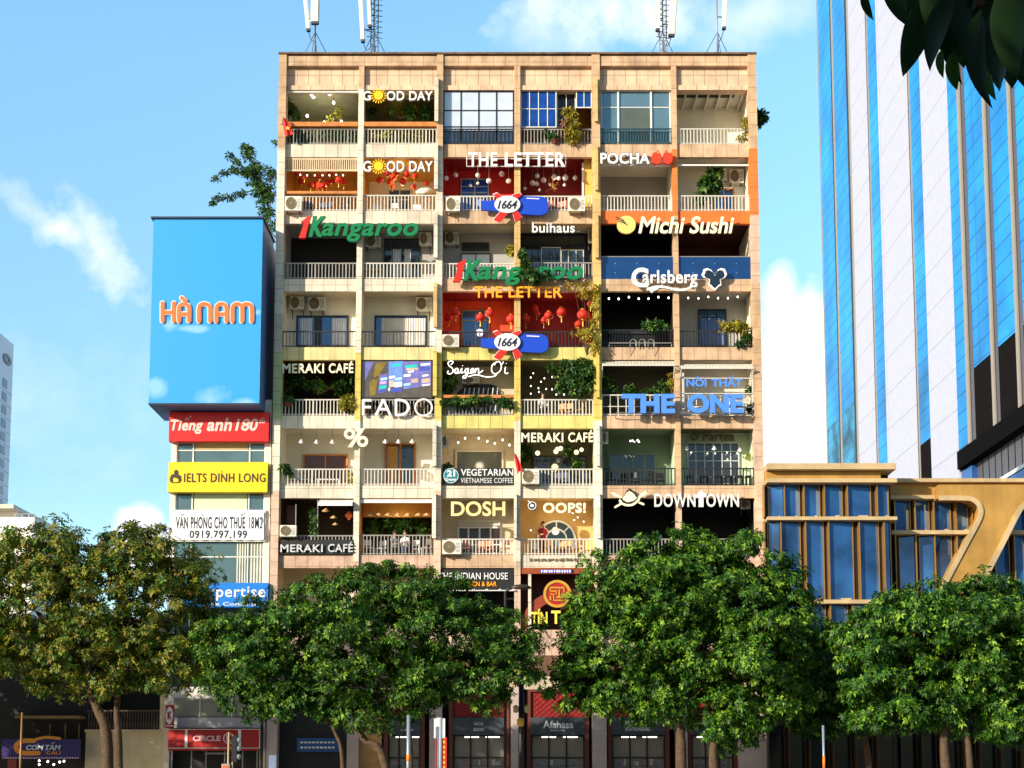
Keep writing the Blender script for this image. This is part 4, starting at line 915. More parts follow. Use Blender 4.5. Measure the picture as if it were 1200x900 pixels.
b.stroke(smooth([W(726.5, 586.5, -.36), W(729, 590, -.36), W(735, 592, -.36), W(742, 591, -.36), W(748, 586, -.36), W(749, 583, -.36)], 4), .11, -.36, -.3, 0)
b.stroke([W(721, 594.3, -.3), W(727, 590.8, -.3)], .1, -.32, -.25, 0); b.stroke([W(747, 588, -.3), W(754, 591, -.3)], .1, -.32, -.25, 0)
b.pprism([(715, 577), (719, 577), (726, 580.5), (729.5, 583), (726.5, 584), (720, 581.5)], -.31, -.24, 0); b.pprism([(748, 582), (751, 578), (756.5, 575), (759, 578.5), (753, 582), (749.5, 584.5)], -.31, -.24, 0)
for q in ((735.5, 574.5, 4), (738.6, 572.5, 5), (741.3, 575, 4), (744, 577.5, 3)): b.pprism([(q[0] - .7, q[1]), (q[0] + .9, q[1]), (q[0] + .5, q[1] + q[2])], -.35, -.342, 1)
b.build('cake_logo', [creaml, darkback], s)

s = sign('black signboard with white and orange capitals above the tree, ringed by small lamps', px=560, py=690, Y=-.12)
MB().pbox(517.5, 667, 602, 690.5, -.1, .0).build('board', blackp, s)
addtext(MB(), 'THE INDIAN HOUSE', (514, 671, 595, 679), -.15, .04, .01, spacing=1.06).build('lettering', whiter, s); addtext(MB(), 'KITCHEN & BAR', (536, 681.5, 582, 687), -.15, .04, .015).build('lettering', orletter, s)
b = MB(); x0 = WX(517, 691, -.16); b.tube([(x0, -.2, WZ(692, -.2)), (WX(604, 692, -.2), -.2, WZ(692, -.2))], .03, 5)
for i in range(6): x = WX(524 + i * 15.5, 692, -.2); b.box(x - .06, x + .06, -.24, -.16, WZ(692, -.2), WZ(690.3, -.2))
b.build('lamp_bar', white, s)
s = sign('round red emblem with a gold knot, over gold capitals on the jeweller front', px=652, py=732, Y=-.35)
b = MB(); x, z = W(653, 696, -.3); b.disc((x, z), .6, -.34, -.2, 36, 0); b.ring((x, z), .55, .68, -.38, -.18, 40, 1)
def gl(q): b.stroke([(x + a * .095, z + c * .095) for a, c in q], .075, -.37, -.338, 1, False)
gl([(-3.5, 3.2), (3.5, 3.2), (3.5, 1)]); gl([(-3.5, 3.2), (-3.5, 1.4), (-.5, 1.4), (-.5, -.2)]); gl([(1, 2.2), (1, -2)]); gl([(-3.5, -.2), (-1.8, -.2), (-1.8, -3.4), (3, -3.4)]); gl([(3.5, -.4), (3.5, -1.8), (-.5, -1.8)]); gl([(-3.5, -1.2), (-3.5, -3.4)])
b.build('emblem', [mat('emblem_red', S(170, 30, 24), .4, var=0), mat('polished_gold', S(240, 180, 70), .3, .5, var=0)], s)
b = MB(); addtext(b, 'TÍN', (622.5, 713.5, 641.5, 731), -.3, .12, .03); addtext(b, 'T', (646, 715.5, 657, 731), -.3, .12, .03); b.build('lettering', mat('lemon_gold', S(250, 222, 80), .4, var=0), s)
b = MB().pbox(633, 667.5, 672, 671.2, -.085, -.065); b.build('led_strip', mat('led_board', S(20, 20, 40), .5, var=0), s)
b = MB(); rn = random.Random(8)
for i in range(12): b.pbox(634 + i * 3, 668, 634 + i * 3 + rn.uniform(1.4, 2.4), 670.8, -.1, -.088)
b.build('led_lettering', mat('led_lilac', S(170, 170, 255), .5, var=0, emit=1.2), s)

for (xa, xb), t1, t2, bx, b2, lab in ((SHOPS[0], 'QUÀ', 'GIFTS', (471, 846, 481, 850), (470, 854, 485, 857), 'slate shop fascia with tiny pale capitals, half behind a tree trunk and a steel pole'),
        (SHOPS[1], 'SÁCH', 'BOOKS', (555.5, 845.5, 565.5, 850), (555, 853, 567, 856.5), 'slate shop fascia with two short pale words beside the white and red banner pole'),
        (SHOPS[2], 'Afahasa', 'SINCE 1976', (636.5, 844.5, 672, 853.5), (645, 855, 662, 857), 'slate shop fascia with large lower case white lettering'),
        (SHOPS[3], 'VĂN PHÒNG PHẨM', 'STATIONERIES', (729, 844.5, 770, 849), (733, 852.5, 762, 856.5), 'slate shop fascia with two thin lines of capitals behind leaves'),
        (SHOPS[4], 'ĐỒ CHƠI', 'TOYS', (822, 845, 848, 850), (828, 853, 842, 856.5), 'slate shop fascia behind the twin trunked tree')):
    s = thing('shop_fascia', lab, 'sign', ((xa + xb) / 2, -.1, WZ(861)))
    MB().box(xa + .2, xb - .2, -.13, .0, WZ(861), WZ(840.8)).build('board', darkgrey, s)
    b = MB()
    if t1 in ('QUÀ', 'ĐỒ CHƠI'):
        for q in (bx, b2):
            for i in range(4): b.pbox(q[0] + i * (q[2] - q[0]) / 4, q[1] + .6, q[0] + (i + .7) * (q[2] - q[0]) / 4, q[3] - .6, -.16, -.132)
        b.build('lettering', mat('pale_lettering', S(220, 220, 214), .5, var=0), s); continue
    if t1 == 'VĂN PHÒNG PHẨM': addtext(b, 'VAN PHONG PHAM', bx, -.16, .03, .02, acc=[('breve', 734.5, 843.5, 1.5), ('grave', 748, 843.5, 1.5), ('circ', 763.5, 843.5, 1.5)])
    else: addtext(b, t1, bx, -.16, .03, .02 if t1 == 'Afahasa' else .01)
    addtext(b, t2, b2, -.16, .03, .02); b.build('lettering', mat('pale_lettering', S(220, 220, 214), .5, var=0), s)
s = thing('shop_board', 'blue board with pale small lettering in the shaded far bay of the ground floor', 'sign', (WX(371, 880, .3), .3, WZ(881, .3)))
MB().pbox(348, 865, 398, 881, .3, .4).build('board', mat('board_blue', S(30, 84, 140), .5, var=.1), s)
b = MB()
for i, (a, c) in enumerate(((352, 870), (352, 876))):
    for k in range(9): b.pbox(a + k * 4.6, c - 1, a + k * 4.6 + 3.2, c + 1, .28, .298)
b.build('lettering', white, s)

# ================================================================ small signs on the pale mint balcony wall
s = thing('wall_lettering', 'brown handwritten lettering on the pale mint wall above the wide window', 'sign', (WX(835, 517, 1.8), 1.8, WZ(517, 1.8)))
addtext(MB(), 'Partea', (824, 505.5, 861, 516.5), 1.8, .06, .0, .05).build('lettering', mat('faded_brown', S(120, 110, 70), .6, var=0), s)
b = MB(); x, z = W(814, 512, 1.8); b.ring((x, z), .13, .19, 1.78, 1.84, 20); b.pprism([(817.5, 507), (820.5, 508.5), (819, 511)], 1.79, 1.83); b.build('logo', MATS['faded_brown'], s)
# ================================================================ things on and inside the balconies
# --- air conditioners: one unit with its parts, copied
def make_ac(label, group):
    t = thing('air_conditioner', label, 'air conditioner', (0, 0, 0), group)
    b = MB(); b.box(-.42, .42, 0, .32, .06, .66, 0)
    for k in range(7): b.box(.18, .38, -.006, -.001, .14 + k * .06, .165 + k * .06, 1)
    b.build('casing', [acw, acgrey], t)
    f = MB(); f.disc((-.12, .36), .245, -.012, -.002, 24, 0); f.ring((-.12, .36), .24, .265, -.03, -.002, 24, 1)
    for r in (.08, .14, .2): f.ring((-.12, .36), r - .006, r + .006, -.026, -.014, 20, 1)
    for k in range(8):
        a = math.pi * k / 4; f.stroke([(-.12 + .05 * math.cos(a), .36 + .05 * math.sin(a)), (-.12 + .24 * math.cos(a), .36 + .24 * math.sin(a))], .012, -.024, -.014, 1, False)
    f.disc((-.12, .36), .05, -.028, -.012, 12, 1); f.build('fan_grille', [mat('fan_dark', S(112, 98, 70), .6, var=.1), mat('fan_wire', S(140, 126, 96), .6)], t)
    k = MB()
    for x in (-.36, .28): k.box(x, x + .05, -.02, .5, .0, .055).box(x, x + .05, .44, .5, -.3, .0)
    k.build('bracket', mat('rusty_steel', S(120, 104, 86), .7, .2, var=.2), t)
    return t
ACS = [((333.5, 228.5, 353.5, 246.5), -.42, 'cream air conditioner on the railing below the row of small hanging lanterns', 1),
 ((522, 229.5, 539, 247), -.42, 'cream air conditioner on the white railing beside the neck of the blue bottle sign', 1), ((666, 230, 686, 247), -.42, 'cream air conditioner on the white railing beyond the base of the blue bottle sign', 1),
 ((842, 196, 852, 211), 1.4, 'small cream air conditioner on the white wall behind the tall green plant', 0), ((855, 197, 872, 214), 1.45, 'cream air conditioner on the white wall above the orange door', 0),
 ((428, 275, 446, 289), 1.5, 'shaded air conditioner below the green letters beside the dark double door', 0), ((491, 271, 506, 287), 1.5, 'air conditioner hung high near the end of the upper green italic sign', 0),
 ((521, 270, 538, 286), 1.5, 'air conditioner under the ceiling of the grey balcony behind the creeper sign', 0), ((689, 268, 697, 284), 1.2, 'air conditioner by the side wall of the dark windowed balcony', 0),
 ((339.5, 346, 356.5, 362), 1.25, 'air conditioner above a blue curtained door, the one next to the outer column', 0), ((361, 346.5, 381, 363.5), 1.25, 'air conditioner above a blue curtained door, the one further from the outer column', 0), ((487, 347, 506, 363.5), 1.25, 'air conditioner high on the sunlit wall beside the cream curtained door', 0),
 ((518, 391, 538, 406), -.42, 'cream air conditioner on the dark railing beside the lower blue bottle sign', 1), ((611.5, 549, 632, 566.5), -.42, 'cream air conditioner on the white railing beside the red flag', 1),
 ((518, 509.5, 526, 524), .6, 'white air conditioner on the side wall above the round teal badge', 0), ((327.5, 615, 347, 628.5), -.42, 'cream air conditioner above the black signboard with silver capitals', 1), ((518, 632.5, 540.5, 649), -.42, 'cream air conditioner on the white railing below the straw coloured capitals', 1),
 ((706, 505, 713, 520), .5, 'white air conditioner on the side wall of the green shaded balcony', 0), ((541, 441, 562, 449), 1.5, 'air conditioner behind the white neon script', 0), ((868, 586, 880, 596), 1.2, 'pale air conditioner at the end of the white condensed capitals', 0)]
ac0 = None
for (a, c, a2, c2), Y, lab, gi in ACS:
    grp = 'air conditioners on the railings' if gi else 'air conditioners on the balcony walls'
    k = (Y + DIST) / DIST / 24.2; sx, sz = (a2 - a) * k / .84, (c2 - c) * k / .6
    x, z = W((a + a2) / 2, c2, Y); loc = (x, Y, z - .06 * sz)
    if ac0 is None: ac0 = make_ac(lab, grp); ac0.location = loc; ac0.scale = (sx, min(1, sx * 1.1), sz)
    else: dup(ac0, loc, lab, grp, (sx, max(.5, min(1, sx * 1.1)), sz))

# --- hanging lanterns
def make_lantern(label, m, group, name='paper_lantern'):
    t = thing(name, label, 'lantern', (0, 0, 0), group)
    b = MB(); K = 10; prof = [(.07, -.17)] + [(.2 * math.sin(math.pi * (.12 + .76 * i / K)) + (.008 if i % 2 else 0), -.18 * math.cos(math.pi * (.12 + .76 * i / K))) for i in range(K + 1)] + [(.07, .18)]
    b.lathe(prof, (0, 0, 0), 14); b.build('shade', m, t)
    b = MB(); b.lathe([(.075, .175), (.075, .21)], (0, 0, 0), 10).lathe([(.07, -.2), (.07, -.165)], (0, 0, 0), 10).tube([(0, 0, -.2), (0, 0, -.42)], [.012, .03], 5); b.build('tassel', gold, t)
    MB().tube([(0, 0, .2), (0, 0, .75)], .008, 4).build('cord', blackm, t)
    return t
protoL = {}
def lanterns(spots, m, label, group):
    for px, py, r, Y in spots:
        x, z = W(px, py, Y); s = r / 24 / .2
        key = m.name
        if key not in protoL: protoL[key] = o = make_lantern(label, m, group); o.location = (x, Y, z); o.scale = (s, s, s)
        else: dup(protoL[key], (x, Y, z), label, group, (s, s, s))
rn = random.Random(11)
lanterns([(349, 203, 4, .7), (353, 213, 4.5, 1.2), (357, 207, 3.5, .5), (364, 217, 4, 1.0), (371, 215, 4, 1.3), (374, 207, 3.5, .6), (378, 218, 4, .8), (383, 214, 4.5, 1.0), (387, 203, 4, .6), (389, 212, 4, 1.2), (397, 211, 4.5, .5), (403, 213, 4.5, .9), (374, 220, 3.5, .9)], redlan,
         'round red paper lantern hanging in the cafe below the cream louvre screen', 'red lanterns below the louvre screen')
lanterns([(445, 211, 4.5, .7), (454, 204, 4, .5), (461, 208, 4, 1.0), (465, 202, 4, .6), (472, 213, 4.5, .8), (476, 205, 4.5, .9), (481, 199, 4, .5), (486, 206, 4, 1.1), (500, 215, 3.5, .9), (485, 219, 3.5, 1.2), (457, 213, 4, 1.3), (460, 219, 3, 1.4)], redlan,
         'round red paper lantern hanging behind the lower sun lettering', 'red lanterns behind the lower sun lettering')
lanterns([(526, 372, 5.5, 1.2), (534, 366, 5.5, .7), (563, 372, 5.5, .6), (574, 367, 6, .7), (599, 374, 6, .8)], redlan, 'round red paper lantern hanging on the vermilion walled balcony', 'red lanterns on the vermilion balcony')
lanterns([(616, 374, 6, .6), (627, 361, 4, .9), (629, 367, 4, .9), (643, 370, 5.5, .5), (637, 376, 4.5, .9), (658, 366, 6, .5), (683, 369, 7, .4), (692, 356, 4.5, .3), (690, 372, 5, .7), (684, 399, 5, .2), (678, 380, 5, 1.0)], redlan,
         'round red paper lantern hanging on the dark red balcony by the yellow creeper', 'red lanterns on the dark red balcony')
# pearl white balls over the red cafe
pb0 = None
for px, py, r in ((523, 209, 3), (534, 205, 3), (560, 205.5, 3), (573, 212, 3.5), (588, 204, 3.5), (596, 212, 3.5), (551, 217.5, 2), (560, 215, 2), (629.5, 206, 3), (624, 214.5, 3.5), (628.5, 215.5, 3), (637, 211, 3.5), (649.5, 207.5, 3.5), (655, 209, 2.5), (662.5, 208, 3.8), (674, 208.5, 3), (661.5, 217, 2), (632, 223, 2), (644, 216, 2), (615, 221, 2.2)):
    Y = .4 + (px * 7 % 10) * .09; x, z = W(px, py, Y); lab = 'small pearl white ball lamp hanging in front of the red wall'
    g = 'white ball lamps over the red balcony'; s = r / 24
    if pb0 is None:
        pb0 = thing('ball_lamp', lab, 'lamp', (0, 0, 0), g); MB().ball((0, 0, 0), 1, 0, 14).build('globe', ballw, pb0); MB().tube([(0, 0, 1), (0, 0, 5)], .08, 4).build('cord', steel, pb0); pb0.location = (x, Y, z); pb0.scale = (s,) * 3
    else: dup(pb0, (x, Y, z), lab, g, (s,) * 3)
# gold chandelier amid them
t = thing('chandelier', 'tangled gold chandelier hanging among the pearl balls', 'chandelier', (WX(648, 222, 1.0), 1.0, WZ(226, 1.0)))
b = MB(); x, z = W(648, 220, 1.0); rn = random.Random(4)
for i in range(16):
    a = rn.uniform(0, 6.28); e = rn.uniform(-.6, .9); l = rn.uniform(.15, .45); b.tube([(x, 1.0, z), (x + l * .6 * math.cos(a) * math.cos(e), 1.0 + l * .5 * math.sin(a), z + l * .7 * math.sin(e) + .03), (x + l * math.cos(a) * math.cos(e), 1.0 + l * math.sin(a) * .8, z + l * math.sin(e))], [.02, .014, .008], 4)
b.build('arms', gold, t); MB().tube([(x, 1, z), (x, 1, ZT[2] + .2)], .012, 4).build('cord', gold, t)

# --- bare bulbs on cords, glowing globes, pendant cone lamps, conical hats
def make_bulb(label, group):
    t = thing('pendant_bulb', label, 'lamp', (0, 0, 0), group)
    MB().lathe([(.012, -.09), (.045, -.065), (.055, -.03), (.035, .02), (.02, .04)], (0, 0, 0), 10).build('bulb', bulbm, t); MB().lathe([(.022, .04), (.022, .1)], (0, 0, 0), 8).tube([(0, 0, .1), (0, 0, .28)], .008, 4).build('cord', blackm, t)
    return t
bu0 = None
def bulbs(pts, label, group, Y=None, s=1):
    global bu0
    for i, (px, py) in enumerate(pts):
        y = Y if Y is not None else .5 + (i * 7 % 5) * .28; x, z = W(px, py, y)
        if bu0 is None: bu0 = make_bulb(label, group); bu0.location = (x, y, z); bu0.scale = (s,) * 3
        else: dup(bu0, (x, y, z), label, group, (s,) * 3)
bulbs([(713.5, 349.5), (725, 349.8), (737, 347.8), (748.5, 349.5), (760, 349.5), (771.5, 347.8), (783.5, 348.5)], 'bare bulb in the row under the ceiling of the pitch dark balcony', 'bulbs over the dark balcony', .3, .85)
bulbs([(806.5, 348.8), (818.5, 349.2), (830, 347.5), (841.5, 349), (853, 349), (864.5, 347.5)], 'bare bulb in the row above the blue curtained glass door', 'bulbs over the blue door balcony', .3, .8)
bulbs([(625, 437), (638, 443), (634, 447), (647, 441.5), (622, 442), (622, 452), (631, 454.5), (640, 455.5), (647, 456), (631.5, 459), (652, 462), (661, 462), (671, 458), (622, 461)], 'tiny fairy light bulb dangling beside the big leafy shrub on the balcony', 'fairy lights beside the shrub', None, .65)
bulbs([(545, 513), (561, 513), (580, 519), (597, 521), (537, 518), (571, 516.5), (589, 515)], 'small bulb hanging over the balcony with the teal badge board', 'bulbs over the teal badge board', 1.0, .9)
bulbs([(677, 606), (673, 609), (684, 611), (671, 601), (622, 621), (678, 598)], 'spark of fairy light on the amber vault over the arched window', 'fairy lights over the arched window', 1.4, .6)
bulbs([(810, 545 - 15), (829, 531), (838, 531), (852, 530), (852.5, 538), (864, 531)], 'small lit bulb glinting inside the wide pale window', 'bulbs inside the pale window', 1.6, .6)
bulbs([(386, 205), (394, 204.5), (402, 205), (378, 205), (369, 205), (360, 205), (352, 204.5)], 'white bulb in the string under the cream louvre screen', 'bulb string under the louvre screen', .15, .7)
bulbs([(360, 135), (391, 119.5), (400, 142), (380, 143)], 'small round white lamp in the khaki ceilinged top floor balcony', 'lamps on the top floor balcony', .9, 1.4)
gb0 = None
for i, (px, py, r) in enumerate(((630, 531, 3), (651.5, 529, 3), (657, 525.5, 2.8), (653, 526, 2.4), (675.5, 530, 3), (681.5, 527, 2.5))):
    Y = .7 + .2 * (i % 3); x, z = W(px, py, Y); lab = 'round glowing lamp hanging on the balcony beneath cream capitals'; g = 'glowing globes beneath the cream capitals'; s = r / 24
    if gb0 is None:
        gb0 = thing('globe_lamp', lab, 'lamp', (0, 0, 0), g); MB().ball((0, 0, 0), 1, 0, 14).build('globe', warmglobe, gb0); MB().tube([(0, 0, 1), (0, 0, 4.5)], .06, 4).build('cord', blackm, gb0); gb0.location = (x, Y, z); gb0.scale = (s,) * 3
    else: dup(gb0, (x, Y, z), lab, g, (s,) * 3)
cl0 = None
for i, (px, py, lab, g) in enumerate([(353, 517, 'white cone lamp on a long cord above the brown door', 'cone lamps above the brown door')] + [(q, 517.5, 'white cone lamp on a long cord above the brown door', 'cone lamps above the brown door') for q in (371, 389.5)] +
        [(q, 517, 'white cone lamp on a long cord above the honey coloured door', 'cone lamps above the honey door') for q in (451.5, 467, 483)] + [(804.5, 525, 'tan shaded pendant lamp in front of the pale window frame', ''), (837, 525, 'white shaded pendant lamp in the middle of the pale window', ''), (867, 527, 'white shaded pendant lamp by the sunlit end of the mint wall', '')]):
    Y = .35; x, z = W(px, py, Y)
    if cl0 is None:
        cl0 = thing('cone_lamp', lab, 'lamp', (0, 0, 0), g); MB().lathe([(.14, -.08), (.1, -.02), (.04, .06), (.03, .1), (.02, .1), (.08, -.03), (.13, -.085)], (0, 0, 0), 14).build('shade', white, cl0); MB().ball((0, 0, -.06), .045, 0, 8).build('bulb', bulbm, cl0); MB().tube([(0, 0, .1), (0, 0, .62)], .008, 4).build('cord', blackm, cl0); cl0.location = (x, Y, z)
    else:
        o = dup(cl0, (x, Y, z), lab, g or None)
        if not g and 'group' in o: del o['group']
hm = mat('hat_straw', S(216, 176, 120), .8, var=.1)
h0 = None
HL = 'conical straw hat lamp in the row over the leafy cafe'
for px, py, r, lab, g in [(q, 602, 4.5, HL, 'hat lamps in a row') for q in (432.5, 444, 455, 466.5, 478, 490.5, 500)] + [(382, 597, 5, 'conical straw hat lamp hanging under the white awning', 'hat lamps under the awning'), (391, 605, 4.5, 'conical straw hat lamp hanging under the white awning', 'hat lamps under the awning'), (393, 613, 4, 'conical straw hat lamp hanging under the white awning', 'hat lamps under the awning')]:
    Y = .6; x, z = W(px, py + 2, Y); s = r / 24
    if h0 is None:
        h0 = thing('hat_lamp', lab, 'lamp', (0, 0, 0), g); MB().lathe([(1, 0), (.5, .38), (.03, .75), (.02, .72), (.48, .34), (.98, -.03)], (0, 0, 0), 18).build('hat', hm, h0); MB().ball((0, 0, .1), .2, 0, 8).build('bulb', warmglobe, h0); MB().tube([(0, 0, .74), (0, 0, 2.0)], .04, 4).build('cord', blackm, h0); h0.location = (x, Y, z); h0.scale = (s,) * 3
    else: dup(h0, (x, Y, z), lab, g, (s,) * 3)
Y = .5; x, z = W(409, 604, Y); t = thing('diamond_lantern', 'orange diamond shaped lantern at the end of the awning', 'lantern', (x, Y, z))
MB().lathe([(.03, -.24), (.2, -.02), (.21, .03), (.05, .2)], (x, Y, z), 8).build('shade', orlan, t); MB().tube([(x, Y, z + .2), (x, Y, z + .5)], .01, 4).build('cord', blackm, t)
t = thing('chandelier', 'small black chandelier with white bulbs in the green shaded balcony', 'chandelier', (WX(744, 519, .8), .8, WZ(522, .8)))
b = MB(); x, z = W(744, 518.5, .8); b.tube([(x, .8, z), (x, .8, ZT[6] + .2)], .012, 4); c = MB()
for i in range(5):
    a = i * 1.257 + .3; e = (x + .22 * math.cos(a), .8 + .2 * math.sin(a), z + .02 * (i % 3)); b.tube([(x, .8, z + .05), (x + .12 * math.cos(a), .8 + .1 * math.sin(a), z - .06), e], .014, 5); c.ball((e[0], e[1], e[2] + .05), .05, 0, 8)
b.build('arms', blackm, t); c.build('bulbs', bulbm, t)

# --- flags
def flag(label, pole, cloth, star=None, Y=-.5):
    (a, c), (a2, c2) = pole; x, z = W(a, c, -.1); x2, z2 = W(a2, c2, Y)
    t = thing('flag', label, 'flag', (x, -.1, z)); MB().tube([(x, -.1, z), (x2, Y, z2)], .018, 6).build('pole', steel, t)
    n, mrows = 8, 6; b = MB(); vs = []
    top, bot = cloth                         # left edge polyline, right edge polyline (px)
    L_, R_ = smooth(top, 3), smooth(bot, 3); kk = min(len(L_), len(R_))
    for i in range(kk):
        for j in range(n + 1):
            u = j / n; px = L_[i][0] * (1 - u) + R_[i][0] * u; py = L_[i][1] * (1 - u) + R_[i][1] * u; yy = Y + .07 * math.sin(u * 9 + i * .4); X, Z = W(px, py, yy); vs.append((X, yy, Z))
    b.add(vs, [(i * (n + 1) + j, i * (n + 1) + j + 1, (i + 1) * (n + 1) + j + 1, (i + 1) * (n + 1) + j) for i in range(kk - 1) for j in range(n)], 0, True); b.build('cloth', mat('flag_red', S(222, 34, 18), .7, var=.06), t)
    if star:
        x, z = W(*star[:2], Y - .12); r = star[2] / 24; P = [(x + (r if k % 2 == 0 else r * .42) * math.sin(k * math.pi / 5), z + (r if k % 2 == 0 else r * .42) * math.cos(k * math.pi / 5)) for k in range(10)]
        MB().prism(P, Y - .12, Y - .09).build('star', mat('flag_gold', S(250, 200, 40), .6, var=0), t)
flag('red flag with a gold star leaning from the top floor corner column', ((330, 150), (331.5, 136)), ([(331.5, 137), (332, 148), (334, 160)], [(333, 137.5), (339, 146), (343.5, 157)]), (337, 150, 3))
flag('narrow furled red flag hanging on the column beside the round teal badge', ((607, 556), (603, 530)), ([(602.6, 532), (603.5, 541), (606, 553)], [(604, 531.5), (609, 541), (612, 552)]), None)

